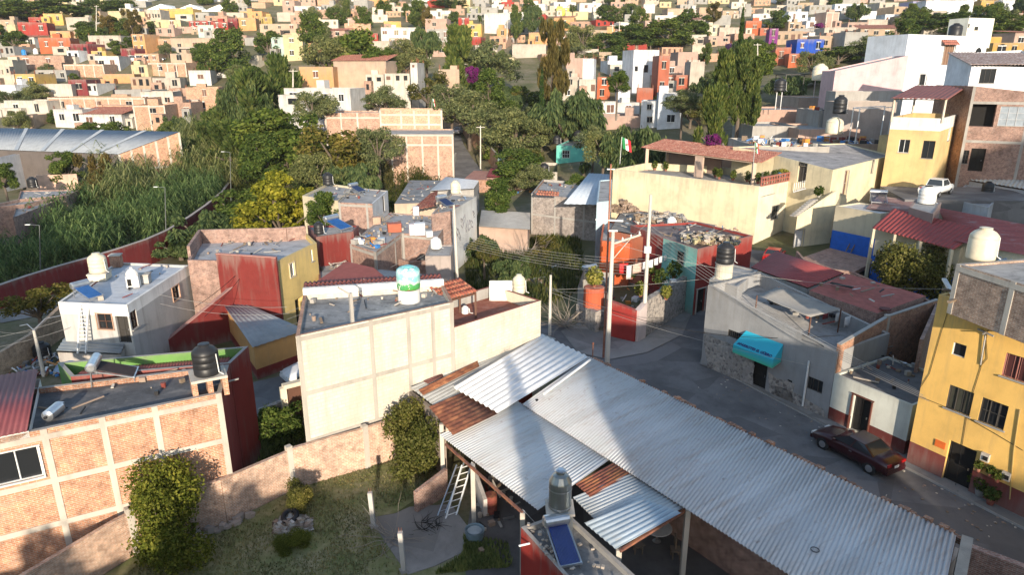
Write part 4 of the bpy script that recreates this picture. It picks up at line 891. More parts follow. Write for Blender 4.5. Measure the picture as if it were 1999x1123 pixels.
def leaf_quads(c, d, size, g, up=.3):
    n = len(c); nn = d + g.normal(size=(n, 3)) * .8; nn[:, 2] += up; nn /= np.linalg.norm(nn, axis=1)[:, None]
    t = np.cross(nn, g.normal(size=(n, 3))); t /= np.linalg.norm(t, axis=1)[:, None] + 1e-9; b = np.cross(nn, t)
    s = size * g.uniform(.6, 1.4, n)[:, None]; l = t * s; w_ = b * s * .55
    return np.stack([c - l, c + w_, c + l, c - w_], 1).reshape(-1, 3)
def potted(loc, r, hh, label, seed=1, pot=None, leafm=None, n=220, size=.09, group='potted plants', pr=.2, ph=.3):
    t = empty('potted_plant', loc, label, 'potted plant', group); m = MB(); m.lathe(loc, [(pr * .7, 0), (pr, ph), (pr * .9, ph * .96)], 14); m.build('pot', pot or tiles(), t)
    V = leaf_ball(n, r, size, seed, hh / r / 2 + .3); V[:, 2] += ph + hh * .5; raw_mesh('foliage', V, 4, leafm or LEAFP, None, None, t); return t
for i, (u, v, r, hh, pr, l) in enumerate(((1897, 955, .3, .5, .22, 'leafy plant in a dark pot nearest the open doorway'), (1912, 968, .35, .6, .25, 'bushy plant in the grey sack pot by the doorway'), (1932, 985, .4, .5, .2, 'spreading plant in the clay pot at the edge of the pavement'), (1945, 952, .35, .6, .22, 'plant with pale flowers against the yellow wall'), (1968, 975, .3, .45, .2, 'last small plant right of the doorway group'))):
    a = P(u, v, .15); potted(a, r, hh, l, i, [BLACK, CONC, tiles(), flat((.03, .05, .12), .5), tiles()][i], None, 260, .08, 'potted plants by the doorway', pr, .35)
for i, (u, v, l) in enumerate(((1915, 912, 'leafy plant in the upper wall pot right of the doorway'), (1938, 922, 'trailing plant in the middle wall pot'), (1952, 932, 'small plant in the lowest wall pot'))):
    a = onwall(h, 0, (u, v), .22); potted((a.x, a.y, a.z - .2), .25, .35, l, 20 + i, None, None, 150, .07, 'plants in wall pots', .12, .2)
# structures on the yellow roof
q = xy([(1868, 515), (1999, 556)], 11.6); d = (q[1] - q[0]).normalized(); n = Vector((-d.y, d.x)); 
h = House('roof_room', 'rough brick room on the yellow roof carrying a cream tank', 'building', [q[0], q[1] + d * .6, q[1] + d * .6 + n * 4, q[0] + n * 4], 9.2, 11.6, brick((.4, .27, .2), (.28, .17, .12), (.46, .4, .34), .6), TARL, ph=.1, pt=.2, cap=CONC); h.frame_grid(0, [.12, 2.9], [11.4], CONC_L, .24); h.finish()
tinaco(P(1925, 512, 11.5) + Vector((.1, .6, 0)), .62, 1.55, CREAMP, 'large cream tank with an open neck on the rough brick roof room', ribs=1)
rr = random.Random(2)
for i, (p0, p1) in enumerate((((1843, 545), (1868, 588)), ((1848, 565), (1925, 600)), ((1880, 575), (1945, 602)), ((1840, 565), (1880, 572)), ((1900, 580), (1955, 598)), ((1852, 590), (1890, 577)))):
    m = MB(); m.beam(P(*p0, 9.7 + i * .06), P(*p1, 9.62 + i * .03), .2 if i == 0 else .14, .1); tag(m.build('timber', WHITE if i in (0, 2) else WOOD), ['thick white beam leaning on the yellow roof edge', 'long grey plank across the yellow roof edge', 'pale plank lying near the brick roof room', 'short plank at the corner of the yellow roof', 'narrow plank at the right of the roof timbers', 'plank pointing at the roof corner under the others'][i], 'timber', 'timbers on the yellow roof')
# ------------------------------------------------------------------ small white house
zS = 3.1; w0, w1 = P(1615, 822).xy, P(1764, 893).xy; w1 = w1 + (w1 - w0).normalized() * -.04; dW = (w1 - w0).normalized(); nW = Vector((-dW.y, dW.x)); nW = nW if nW.x > 0 else -nW
h = House('white_house', 'small white one storey house with a dark red base and brown framed door', 'house', [w0, w1, w1 + nW * 5.2, w0 + nW * 5.2], 0, zS, plaster((.62, .62, .54), .25), tar((.1, .1, .105), (.16, .15, .145), (.055, .05, .05)), ph=.12, pt=.14); h.bands = {'all': [(0, .95, plaster((.13, .03, .025), .3))]}
s_, z_ = h.hit(0, (1679, 812)); h.door(0, None, 1.05, 2.25, flat((.016, .014, .013), .6), flat((.13, .045, .03), .6), at=(s_, 1.2)); h.finish()
# ------------------------------------------------------------------ grey shop with the awning
zG = 5.0; b0 = P(1368, 712).xy; b1 = w0 - dW * .03; dG = (b1 - b0).normalized(); nG = Vector((-dG.y, dG.x)); nG = nG if nG.x > 0 else -nG; LG = (b1 - b0).length
GREY = plaster((.3, .3, .3), .35); STONEW = stone((.42, .37, .32), (.15, .13, .12), (.3, .28, .26), 5.0)
h = House('grey_shop', 'grey corner shop with rough stone patches on the wall under a teal awning', 'shop', [b0, b1, b1 + nG * 5.6, b0 + nG * 5.6], 0, [6.0, 4.45, 4.45, 6.0], [GREY, GREY, GREY, GREY], TARL, ph=1.0, pt=.2, cap=CONC)
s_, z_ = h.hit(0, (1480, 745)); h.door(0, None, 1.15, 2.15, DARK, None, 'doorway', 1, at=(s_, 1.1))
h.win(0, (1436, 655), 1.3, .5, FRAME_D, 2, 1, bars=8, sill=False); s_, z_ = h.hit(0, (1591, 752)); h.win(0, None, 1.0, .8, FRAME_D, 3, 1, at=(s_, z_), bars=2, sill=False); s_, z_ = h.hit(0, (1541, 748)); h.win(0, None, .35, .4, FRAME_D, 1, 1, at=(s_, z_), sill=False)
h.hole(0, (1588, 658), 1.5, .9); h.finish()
m = MB(); rr = random.Random(8)
def patch(pts):
    c = sum((Vector(p) for p in pts), Vector((0, 0))) / len(pts); out = []
    for a, b in zip(pts, pts[1:] + pts[:1]):
        for k in range(5): q = Vector(a).lerp(Vector(b), k / 5); out.append(q + Vector((rr.uniform(-.14, .14), rr.uniform(-.12, .12))))
    m.poly([h.pt3(0, x, max(.02, z), .035) for x, z in out])
hp = lambda u, v: Vector(h.hit(0, (u, v)))
patch([hp(1376, 650), hp(1430, 672), hp(1475, 712), hp(1470, 770), hp(1380, 720)]); patch([hp(1498, 728), hp(1552, 752), hp(1549, 800), hp(1510, 790)]); patch([(h.hit(0, (1510, 790))[0], .9), (LG - .3, .75), (LG - .3, .05), (h.hit(0, (1505, 800))[0], .05)])
m.build('stone_patch', STONEW, h.root)
m = MB(); m.tube([h.pt3(0, *h.hit(0, (1581, 705)), .1), h.pt3(0, h.hit(0, (1581, 705))[0] + .0, .3, .1)], .06, 8); tag(m.build('downpipe', FRAME_W), 'white downpipe on the grey shop wall', 'pipe')
# awning with the shop name
aw = empty('shop_awning', h.pt3(0, *h.hit(0, (1480, 680)), 0), 'teal and green shop awning lettered ABARROTES EL GÜERO over the grey shop door', 'awning')
sA, zA_ = h.hit(0, (1456, 655)); sB = h.hit(0, (1528, 683))[0]; zt = 3.75; zb = 2.65
A1, A2 = h.pt3(0, sA, zt, .02), h.pt3(0, sB, zt, .02); B1, B2 = h.pt3(0, sA - .15, zb + .28, 1.0), h.pt3(0, sB + .1, zb + .28, 1.0); V1, V2 = B1 - Vector((0, 0, .55)), B2 - Vector((0, 0, .55))
D1, D2 = h.pt3(0, sA, zb - .1, .02), h.pt3(0, sB, zb - .1, .02)
am = NT('awning_cloth'); p = am.pos(); z = am.n('ShaderNodeSeparateXYZ', i_0=p).outputs[2]
f = am.n('ShaderNodeMapRange', i_0=z, i_1=zb - .3, i_2=zb + .3).outputs[0]; AWN = am.bsdf(am.ramp(f, [(0, (.07, .44, .24)), (.5, (.05, .43, .44)), (1, (.03, .4, .54))]), .6)
MB().poly([A1, A2, B2, B1]).poly([B1, B2, V2, V1]).build('canopy', AWN, aw); MB().poly([A1, B1, V1, D1]).poly([A2, B2, V2, D2]).build('side_panel', AWN, aw)
txt = bpy.data.curves.new('lettering', 'FONT'); txt.body = 'ABARROTES EL GÜERO'; txt.align_x = 'CENTER'; txt.align_y = 'CENTER'; txt.extrude = .004; txt.offset = .012
L_ = (B2 - B1).length; txt.size = .36; to = link('lettering', txt, aw); bpy.context.view_layer.update(); txt.size = .36 * (L_ * .86) / max(.1, to.dimensions.x) if to.dimensions.x else .33
ex = (B2 - B1).normalized(); ez = (A1 - B1).lerp(Vector((0, 0, 1)), .0).normalized(); ey = ez - ex * ez.dot(ex); ey.normalize(); en = ex.cross(ey)
if en.dot(h.edge(0)[3].to_3d()) < 0: ex = -ex; en = ex.cross(ey)
pos = B1.lerp(B2, .5) + ey * .2 + en * .012
to.matrix_local = Matrix.Translation(pos - aw.location) @ Matrix((ex, ey, en)).transposed().to_4x4(); txt.materials.append(flat((.02, .02, .12), .6)); bpy.context.view_layer.update(); lm = bpy.data.meshes.new_from_object(to.evaluated_get(bpy.context.evaluated_depsgraph_get())); l2 = link('lettering', lm, aw); l2.matrix_local = to.matrix_local.copy(); bpy.data.objects.remove(to); l2.name = 'lettering'
for q in (V1, V2): MB().beam(q, h.pt3(0, *( (sA, zb - .15) if q is V1 else (sB, zb - .15)), .03), .03).build('strut', STEEL, aw)
# terrace behind the shop: shade cloth, brick walls, red roofs
a, b, c, d_ = P(1478, 577, 5.6), P(1583, 620, 5.2), P(1642, 603, 5.5), P(1520, 560, 5.9); cloth('shade_cloth', [a, b, c, d_], plaster((.3, .28, .25), .2), 'sagging grey brown shade cloth over the terrace of the grey shop', .22, 'shade cloth', 8)
for i, q in enumerate((a, b, c, d_)): m = MB(); m.beam((q.x, q.y, 3.6), q, .07); tag(m.build('shade_pole', FRAME_B), ['shade cloth pole at its left corner', 'shade cloth pole at its front corner above the shop wall', 'shade cloth pole at its right corner near the bright brick wall', 'shade cloth pole at its rear corner by the red roof'][i], 'pole', 'poles of the shade cloth')
k0, k1 = P(1640, 655, 5.1), P(1829, 590, 5.1)
wall_run('brick_terrace_wall', [b1 + nG * .12 - dG * .05, k1.xy.lerp(k0.xy, .55), k1.xy], [4.9, 5.3, 5.3], brick((.42, .19, .1), (.3, .12, .06)), 'orange brick wall between the grey shop and the small white house', .2, CONC, 0, piers=[(*k1.xy.lerp(k0.xy, .55), 5.4)])
def roofsheet(name, px, zs, mat, label, pitch=.25, amp=.03, tile=False, along=0, cat='roof sheet', group=None):
    o = corrugated(name, [P(u, v, z) for (u, v), z in zip(px, zs)], mat, None, pitch, amp, tile, along=along); return tag(o, label, cat, group)
RS = metal((.3, .06, .055), .6, .05, .25)
def on_walls(name, label, px, zs, z0, wall, cat='house', drop=.08, door=None):
    h_ = House(name, label, cat, [P(u, v, z).xy for (u, v), z in zip(px, zs)], z0, [z - drop for z in zs], wall, TARL, ph=0, noroof=True); return h_
q = [(1577, 562), (1466, 522), (1515, 490), (1648, 533)]; z = (5.3, 5.1, 5.7, 5.8); on_walls('roofed_room', 'low room under the red corrugated roof behind the shop terrace', q, z, 0, CONC).finish()
roofsheet('red_corrugated_roof', q, z, RS, 'red corrugated roof with a pale seam behind the shade cloth', .3, .04, along=1)
q = [(1580, 567), (1712, 612), (1808, 578), (1652, 534)]; z = (5.5, 5.2, 5.3, 5.75); hh = on_walls('red_roof_house', 'low house with a flat faded red roof right of the corrugated red roof', q, z, 0, BRICK_P, drop=0); hh.noroof = False; hh.roof = flat((.36, .1, .075), .85, 0, .2); hh.finish()
m = MB(); m.beam(P(1622, 552, 5.8), P(1665, 562, 5.75), .35, .05); tag(m.build('plank', DARK), 'dark plank lying on the faded red roof', 'plank')
a = P(1728, 604, 5.3); m = MB(); m.lathe(a, [(.36, 0), (.36, .06), (.3, .07)], 18); tag(m.build('roof_hatch', rusty((.12, .04, .035), (.17, .05, .04))), 'round brown lid on the corner of the faded red roof', 'hatch')
wall_run('brick_patio_wall', [P(1806, 580, 5.2).xy, P(1830, 592, 5.2).xy, P(1800, 660, 5.2).xy], 5.1, BRICK_P, 'shaded brick wall at the foot of the yellow building', .2)
# tank on the corner of the grey shop
q = P(1412, 540, 5.9); t = empty('tank_stand', q, 'cream round drum stand under the black tank on the grey shop corner', 'tank stand', 'masonry stands under the water tanks'); MB().lathe(q, [(.62, -.6), (.62, .95)], 22).build('drum', plaster((.6, .54, .42), .3), t); MB().lathe(q + Vector((0, 0, .95)), [(.66, 0), (.66, .08)], 22).build('slab', CONC, t)
tinaco(q + Vector((0, 0, 1.03)), .62, 1.55, BLACK, 'black water tank on the round stand at the grey shop corner')
q = [(1385, 545), (1440, 560), (1480, 528), (1425, 515)]; hh = on_walls('corner_room', 'grey concrete corner room carrying the black tank', q, (5.9,) * 4, 0, GREY, drop=0); hh.noroof = False; hh.ph = .1; hh.finish()
for i, (u, v, c) in enumerate(((1650, 620, (.55, .55, .55)), (1608, 605, (.3, .05, .06)), (1632, 612, (.5, .48, .45)))):
    a = P(u, v, 5.0); cloth('laundry', [a, a + Vector((.5, .3, 0)), a + Vector((.5, .3, -.7)), a + Vector((0, 0, -.7))], flat(c, .8), ['white garment hanging under the shade cloth', 'dark red garment hanging under the shade cloth', 'grey garment hanging at the edge of the shade cloth'][i], .04, 'laundry', 3, 'laundry under the shade cloth')
Z3 = lambda k: Vector((0, 0, k))
def tz(ub, vb, vt, zb=0.0, ut=None): a = P(ub, vb, zb); return Y(ub if ut is None else ut, vt, a.y).z
# ------------------------------------------------------------------ blue and cream patio house
zB = 2.6; BLUE = flat((.01, .12, .52), .7); CRW = plaster((.55, .48, .34), .2)
t0 = tz(1620, 482, 402, zB); f0, f1 = P(1620, 482, zB).xy, P(1706, 502, zB).xy; dB = (f1 - f0).normalized(); nB_ = Vector((-dB.y, dB.x))
h = House('blue_house', 'cream and blue painted patio house with a ladder against its wall', 'house', [f0, f1, f1 + nB_ * 4, f0 + nB_ * 4], zB - 3, t0, CRW, tar((.5, .48, .45), (.6, .57, .52), (.3, .2, .18)), ph=.12, pt=.15, cap=CRW); h.bands = {'all': [(zB - 3, zB + (t0 - zB) * .42, BLUE)]}; h.finish()
m = MB(); drape_pts = None
a = xy([(1540, 512), (1620, 484), (1712, 508), (1660, 535), (1580, 530)], zB - .02); tag(MB().prism(a, zB - .4, zB - .02).build('brick_patio', brick((.36, .19, .14), (.3, .14, .1), (.4, .35, .3))), 'red brick paved patio in front of the blue wall', 'patio')
wall_run('patio_parapet', [P(1555, 500, zB).xy, P(1580, 530, zB).xy, P(1660, 540, zB).xy, P(1705, 560, zB).xy], zB + .5, BRICK_P, 'low brick parapet around the patio of the blue house', .2, None, zB - 2)
la = P(1656, 492, zB); lb = Y(1687, 435, la.y + .35); ladder(la, lb, .55, 'wooden ladder leaning on the blue and cream wall', 6, WOOD, (dB.x, dB.y, 0), .07)
q = [(1703, 445), (1862, 487), (1920, 448), (1745, 407)]; zz = (t0 - .3, t0 - .5, t0 + .5, t0 + .7)
c4 = [P(u, v, z) for (u, v), z in zip(q, zz)]
h = House('porch_house', 'porch wing with white posts and a blue back wall under the long red tile roof', 'house', [c.xy for c in (c4[0].lerp(c4[3], .25), c4[1].lerp(c4[2], .25), c4[2], c4[3])], -1, [c4[0].z - .1, c4[1].z - .1, c4[2].z - .15, c4[3].z - .15], CRW, TARL, ph=0, noroof=True); h.bands = {'all': [(-1, zB + 1.2, BLUE)]}
L_ = h.edge(0)[4]; 
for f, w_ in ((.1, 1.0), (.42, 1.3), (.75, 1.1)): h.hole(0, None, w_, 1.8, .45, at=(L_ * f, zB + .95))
h.finish()
o = corrugated('tile_roof', c4, metal((.3, .055, .05), .6, .05, .25), h.root, .28, .05, True, along=1)
for f in (.02, .3, .62, .98): p = c4[0].lerp(c4[1], f); MB().box((p.x, p.y, 1.0), .22, .22, p.z - 1.05).build('post', CRW, h.root)
q = [(1862, 487), (1999, 500), (1999, 446), (1880, 420)]
on_walls('red_roof_block', 'house block with a worn flat red roof right of the tile roof', [(1862, 470), (2010, 500), (2010, 440), (1830, 405)], (t0 - .2,) * 4, 0, CRW, drop=0).finish()
roofsheet('worn_red_roof', [(1862, 470), (2010, 500), (2010, 440), (1830, 405)], (t0 - .1,) * 4, tar((.28, .07, .065), (.3, .2, .19), (.2, .06, .06)), 'worn red roof with a grey bald patch at the right', .5, .015, along=1)
rp = P(1800, 400, t0 + .2); hh = on_walls('roof_platform', 'reddish concrete roof block carrying the white tank', [(1775, 405), (1822, 418), (1838, 395), (1790, 385)], (t0 + 1.2,) * 4, t0 - 1, plaster((.28, .2, .18), .4), drop=0); hh.noroof = False; hh.ph = .05; hh.finish()
tinaco(P(1811, 398, t0 + 1.2) + Vector((0, .3, 0)), .75, 1.7, flat((.7, .69, .66), .45), 'big white tank with a dark lid on the reddish roof block', lidmat=DARK)
solar_heater(P(1712, 395, t0 + .1), R(-20), 'solar heater with a pale tank seen from behind near the white roof', 1.6, 1.4, 28)
on_walls('roof_block', 'grey roof block behind the solar heater', [(1700, 404), (1790, 412), (1800, 392), (1720, 385)], (t0 + .05,) * 4, 0, CONC, drop=0).finish()
h_ = [P(u, v, t0 + .02) for u, v in ((1690, 407), (1790, 418), (1815, 395), (1715, 382))]; tag(MB().poly(h_).build('roof_slab', tar((.3, .17, .15), (.4, .36, .33), (.2, .1, .09))), 'flat reddish roof slab behind the red tile roof', 'roof slab')
# right edge: pale blue roofs, blue tarp house, corrugated lean-to
roofsheet('pale_blue_roof', [(1870, 490), (1955, 520), (1990, 475), (1915, 450)], (5.4, 5.4, 5.9, 5.9), flat((.5, .6, .68), .4, .2), 'plain pale blue sheet roof behind the cream tank', .5, .01, along=1)
roofsheet('blue_white_roof', [(1945, 528), (2030, 545), (2060, 480), (1960, 455)], (6.0, 6.0, 6.6, 6.6), metal((.5, .58, .66), .4, .3, .1), 'blue white corrugated roof at the right edge', .42, .05)
on_walls('edge_house', 'grey walled house under the blue white roofs at the right edge', [(1870, 492), (2030, 545), (2060, 480), (1915, 452)], (5.3, 5.8, 6.3, 5.7), 0, GREY).finish()
z5 = 4.6; hh = on_walls('tarp_house', 'small grey house with bright blue tarps along its wall at the right edge', [(1852, 388), (1930, 405), (1965, 372), (1885, 360)], (7.0,) * 4, 2, plaster((.42, .43, .45), .4), drop=0); hh.noroof = False; hh.roof = TARL; hh.ph = .15; hh.win(1, (1945, 408), .6, .7, FRAME_D, 1, 1); hh.finish()
for i, (u0, u1) in enumerate(((1850, 1888), (1889, 1930))):
    a, b = P(u0, 384 + i * 8, 6.6), P(u1, 392 + i * 8, 6.6); dd = Vector((0, -.25, 0)); cloth('blue_tarp', [a + dd, b + dd, b + dd * 2 + Vector((0, 0, -1.4)), a + dd * 2 + Vector((0, 0, -1.1))], flat((.01, .09, .42), .45), ['blue tarp hanging at the left of the tarp house', 'blue tarp hanging at the right of the tarp house'][i], .16, 'tarp', 6, 'blue tarps')
tinaco(P(1930, 378, 7.0) + Vector((0, .3, 0)), .6, 1.35, BLACK, 'black tank on the roof of the blue tarp house')
roofsheet('leanto_roof', [(1886, 350), (2020, 372), (2035, 335), (1920, 325)], (7.6, 7.6, 8.4, 8.4), metal((.5, .5, .47), .6, .15, .5), 'worn pale corrugated lean-to roof at the right edge', .45, .05)
on_walls('leanto_house', 'house under the worn corrugated lean-to at the right edge', [(1890, 352), (2020, 374), (2035, 335), (1920, 326)], (7.5, 7.5, 8.3, 8.3), 3, plaster((.4, .42, .45), .4)).finish()
# white pickup
pk = P(1826, 380, 7.2); car((pk.x, pk.y, 7.2), R(40), 'white pickup truck parked behind the white tank', (.7, .7, .68), 'pickup', 'pickup', 'pickup_truck')
q = [(pk.x - 5, pk.y - 3), (pk.x + 9, pk.y - 4), (pk.x + 11, pk.y + 5), (pk.x - 3, pk.y + 6)]; tag(MB().prism(q, 2, 7.19).build('lane', ROAD), 'raised concrete lane where the white pickup is parked', None, None, 'structure')
# ------------------------------------------------------------------ big cream building with roof terrace
CR = plaster((.66, .57, .38), .3); zT = 8.3
k0, k1 = P(1197, 330, zT).xy, P(1482, 368, zT - .5).xy; k2 = P(1545, 355, zT - .5).xy; kb = P(1258, 297, zT).xy
dK = (k1 - k0).normalized(); nK = Vector((-dK.y, dK.x)); k2 = k1 + (k2 - k1)
h = House('cream_house', 'big cream house with a tile roofed terrace on top', 'house', [k0, k1, k2, k2 + (k0 - k1) * .55 + nK * 4, k0 + nK * 8.5], 0, [zT, zT - .25, zT - .3, zT, zT], [CR, plaster((.62, .57, .45), .15), CR, CR, CR], TARL, ph=.9, pt=.2)
h.win(1, (1512, 415), 1.5, 1.6, FRAME_D, 3, 2, trim=CONC); h.win(1, (1491, 481), .9, 1.5, FRAME_D, 2, 2, trim=WHITE, name='arched_window')
h.finish()
t0_ = [P(1262, 318, zT + .05).xy, P(1470, 350, zT - .2).xy]; d_ = (t0_[1] - t0_[0]).normalized(); n_ = Vector((-d_.y, d_.x)); tq = [t0_[0], t0_[1], t0_[1] + n_ * 3.6, t0_[0] + n_ * 4.2]
t = pavilion('terrace_shelter', tq, zT - .9, 0, (10.35, 10.1, 11.0, 11.2), 'long tile roofed terrace shelter with pink pillars on the cream house', tiles((.4, .16, .11), (.3, .11, .08), (.5, .28, .2)), plaster((.55, .4, .3), .2), 'shelter', True, .2, .26)
p_ = t0_[0].lerp(t0_[1], .52); MB().prism([p_ - d_ * .6, p_ + d_ * .6, p_ + d_ * .6 + n_ * .3, p_ - d_ * .6 + n_ * .3], zT - .9, 10.2).build('pillar', plaster((.5, .36, .28), .2), t)
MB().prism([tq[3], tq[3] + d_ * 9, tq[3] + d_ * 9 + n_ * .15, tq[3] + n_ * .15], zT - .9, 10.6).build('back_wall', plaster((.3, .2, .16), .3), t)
for i, f in enumerate((.05, .14, .6, .68, .78, .88, .95)):
    a = t0_[0].lerp(t0_[1], f) + n_ * (.8 + (i % 3) * .5); potted((*a, zT - .9), .42, .9, ['plant under the left end of the terrace shelter', 'second plant from the left under the terrace shelter', 'plant just right of the wide pink pillar', 'tall plant in the right bay of the terrace shelter', 'dark plant in the middle of the right terrace bay', 'plant before the last pillar of the terrace shelter', 'plant under the right end of the terrace shelter'][i], 40 + i, None, None, 160, .14, 'plants on the cream house terrace')
m = MB(); a, b = k1.lerp(k2, .04), k1.lerp(k2, .97); nn = Vector(((b - a).y, -(b - a).x)).normalized()
t = empty('terrace_balustrade', (*a, zT), 'red pierced brick balustrade at the right end of the cream house terrace', 'balustrade'); RB = plaster((.32, .11, .08), .2); L_ = (b - a).length
for z in (zT - .25, zT + .2, zT + .62): m.beam((*a, z), (*b, z), .22, .12)
n = 12
for i in range(n + 1): q = a.lerp(b, i / n); m.beam((*q, zT - .3), (*q, zT + .62), .12, .2)
m.build('lattice', RB, t); MB().beam((*a, zT + .7), (*b, zT + .7), .28, .06).build('rail', RB, t)
bx = Vector((*k2.lerp(k1, .15), zT + .2)) + Vector((0, .9, 0)); t = empty('flower_box', bx, 'bright blue flower box full of yellow green plants on the terrace', 'flower box'); MB().box(bx, 1.7, .4, .4, .2).build('box', flat((.04, .25, .45), .5), t); V = leaf_ball(400, .8, .12, 77, .35); V[:, 2] += .55; raw_mesh('foliage', V, 4, leaf((.1, .12, .02), (.25, .24, .04), (.4, .36, .08)), None, None, t)
for i, f in enumerate((.2, .45, .7)):
    a = k1.lerp(k2, f) + Vector((-.6, 1.0)); potted((*a, zT - .3), .4, .9, ['plant behind the left part of the red balustrade', 'plant in a red pot behind the middle of the balustrade', 'plant behind the right part of the balustrade'][i], 60 + i, None, None, 160, .13, 'plants behind the balustrade')
# second cream house with stair
U_ = [Y(1512, 303, 82), Y(1626, 332, 74.5), Y(1742, 303, 86)]; u0, u1, u2 = [q.xy for q in U_]; zU = U_[0].z; u1z = U_[1].z; n1 = Vector((-(u2 - u1).y, (u2 - u1).x)).normalized()
h = House('cream_gable_house', 'cream house with a wavy grey roof edge and a blue and brown door', 'house', [u0, u1, u2, u2 + n1 * 6, u0 + n1 * 5.5], -1, [zU, u1z, U_[2].z, zU + .6, zU + .6], CR, tar((.26, .25, .25), (.42, .4, .38), (.12, .12, .12)), ph=.12, pt=.2)
h.door(0, (1566, 337), 1.2, 2.2, FRAME_D); h.door(1, (1650, 357), 1.0, 2.7, FRAME_B, CONC, 'tall_door'); h.win(1, (1703, 325), .55, 1.6, FRAME_D, 1, 1, trim=CONC); s_, z_ = h.hit(1, (1652, 342)); 
p_ = h.pt3(1, s_, z_, -.14); h.finish()
s_, z_ = h.hit(1, (1549, 465))
dd = h.edge(1)
# street wall in front of it with the small grey door
v0, v1 = P(1548, 490, 1.2).xy, P(1620, 470, 2.2).xy; 
h = House('cream_front_wing', 'cream lower wing with an outside stair and a small pale door', 'house', [v0, v1, v1 + Vector((1.6, 3.4)), v0 + Vector((1.8, 3.6))], -1, [tz(1548, 490, 422, 1.2), tz(1620, 470, 372, 2.2), 6.6, 5.6], CR, TARL, ph=.6, pt=.2); h.door(0, (1559, 466), 1.0, 2.0, flat((.5, .5, .5), .5), CONC, 'pale_door'); h.finish()
m = MB(); t = empty('outside_stair', P(1550, 400, 6), 'dark outside stair rising beside the red balustrade', 'stair')
for i in range(9): a = P(1552, 418, 5.6).lerp(P(1592, 385, 7.2), i / 9); m.box((a.x, a.y, a.z - .2), 1.0, .5, .16, .6)
m.build('steps', CONC, t); m = MB()
for i in range(7): a = P(1549, 375, 7.4).lerp(P(1573, 368, 7.4), i / 6); m.beam(a, a + Vector((0, 0, 1.0)), .05)
m.beam(P(1549, 375, 8.4), P(1573, 368, 8.4), .06); m.build('railing', FRAME_W, t)
potted(P(1598, 385, 7.0), .6, .8, 'bushy plant on the curved cream wall beside the stair', 81, CONC, None, 260, .14)
on_walls('grey_roof_house', 'low house with dark grey roof behind the Mexican flag', [(1412, 300), (1505, 312), (1600, 295), (1440, 275)], (9.6,) * 4, 1, plaster((.5, .3, .2), .3), drop=0).finish()
hh = tag(MB().poly([P(u, v, 9.62) for u, v in ((1418, 298), (1505, 310), (1600, 294), (1442, 277))]).build('roof_slab', tar((.16, .16, .17), (.28, .27, .27), (.09, .09, .09))), 'dark grey roof slab behind the terrace shelter', 'roof slab')
wall_run('brick_parapet', [P(1410, 292, 9.6).xy, P(1412, 300, 9.6).xy, P(1475, 308, 9.6).xy], 10.5, plaster((.52, .33, .22), .3), 'salmon roof parapet left of the dark grey slab', .25, None, 7)
# yellow house with tile terrace
YE = plaster((.6, .43, .2), .3); YH = Y(1738, 228, 82).z; q0, q1, q2 = Y(1738, 245, 82).xy, Y(1836, 252, 79).xy, Y(1873, 215, 88).xy
h = House('yellow_house', 'yellow house with a white walled terrace under a striped tile roof', 'house', [q0, q1, q2, q2 + (q0 - q1)], 3.5, YH, [YE, YE, YE, YE], TARL, ph=.9, pt=.2, cap=WHITE); h.bands = {'all': [(YH - 1.4, YH, WHITE)]}
h.win(1, (1853, 262), 1.6, 1.5, FRAME_W, 2, 1); h.win(0, (1812, 292), 1.2, 2.0, FRAME_D, 2, 1); h.win(0, (1765, 285), 1.1, 1.5, FRAME_W, 2, 1); h.finish()
pavilion('tile_terrace', [q0, q1, q2, q2 + (q0 - q1)], YH - .5, 0, (YH + 2.1, YH + 2.1, YH + 3.3, YH + 3.3), 'striped red tile roof over the terrace of the yellow house', metal((.3, .1, .075), .7, .05, .2), plaster((.6, .5, .4), .2), 'shelter', True, .1, .5)
y0_, y1_ = P(1738, 398, 4.6), Y(1802, 345, 84); h = House('yellow_wing', 'lower yellow wing with an arched window beside the tall door', 'house', [y0_.xy, y1_.xy, y1_.xy + Vector((1, 4)), y0_.xy + Vector((.5, 6))], 2, [Y(1738, 272, y0_.y).z, Y(1802, 262, 84).z, Y(1802, 262, 84).z, Y(1738, 272, y0_.y).z], YE, TARL, ph=.2); h.win(0, (1760, 298), 1.0, 1.6, FRAME_D, 2, 1); h.finish()
# unfinished brick house at the right edge
k0 = Y(1868, 335, 84); k1_ = Y(2030, 350, 80); h = House('unfinished_brick_house', 'unfinished two storey brick house with big dark openings at the right edge', 'house', [k0.xy, k1_.xy, k1_.xy + Vector((2, 9)), k0.xy + Vector((1, 9))], 3, [Y(1868, 168, 84).z, Y(2030, 185, 80).z, Y(2030, 185, 80).z, Y(1868, 168, 84).z], [BRICK_P, BRICK_P, BRICK, BRICK], TARL, ph=.8, cap=CONC)
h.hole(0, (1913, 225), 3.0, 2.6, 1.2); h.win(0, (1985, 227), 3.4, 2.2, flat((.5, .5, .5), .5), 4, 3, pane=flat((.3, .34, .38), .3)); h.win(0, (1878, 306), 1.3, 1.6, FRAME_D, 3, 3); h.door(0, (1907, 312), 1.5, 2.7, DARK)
h.frame_grid(0, [.15, 5.9], [Y(1868, 200, 84).z, Y(1868, 275, 84).z], CONC, .3); h.finish()
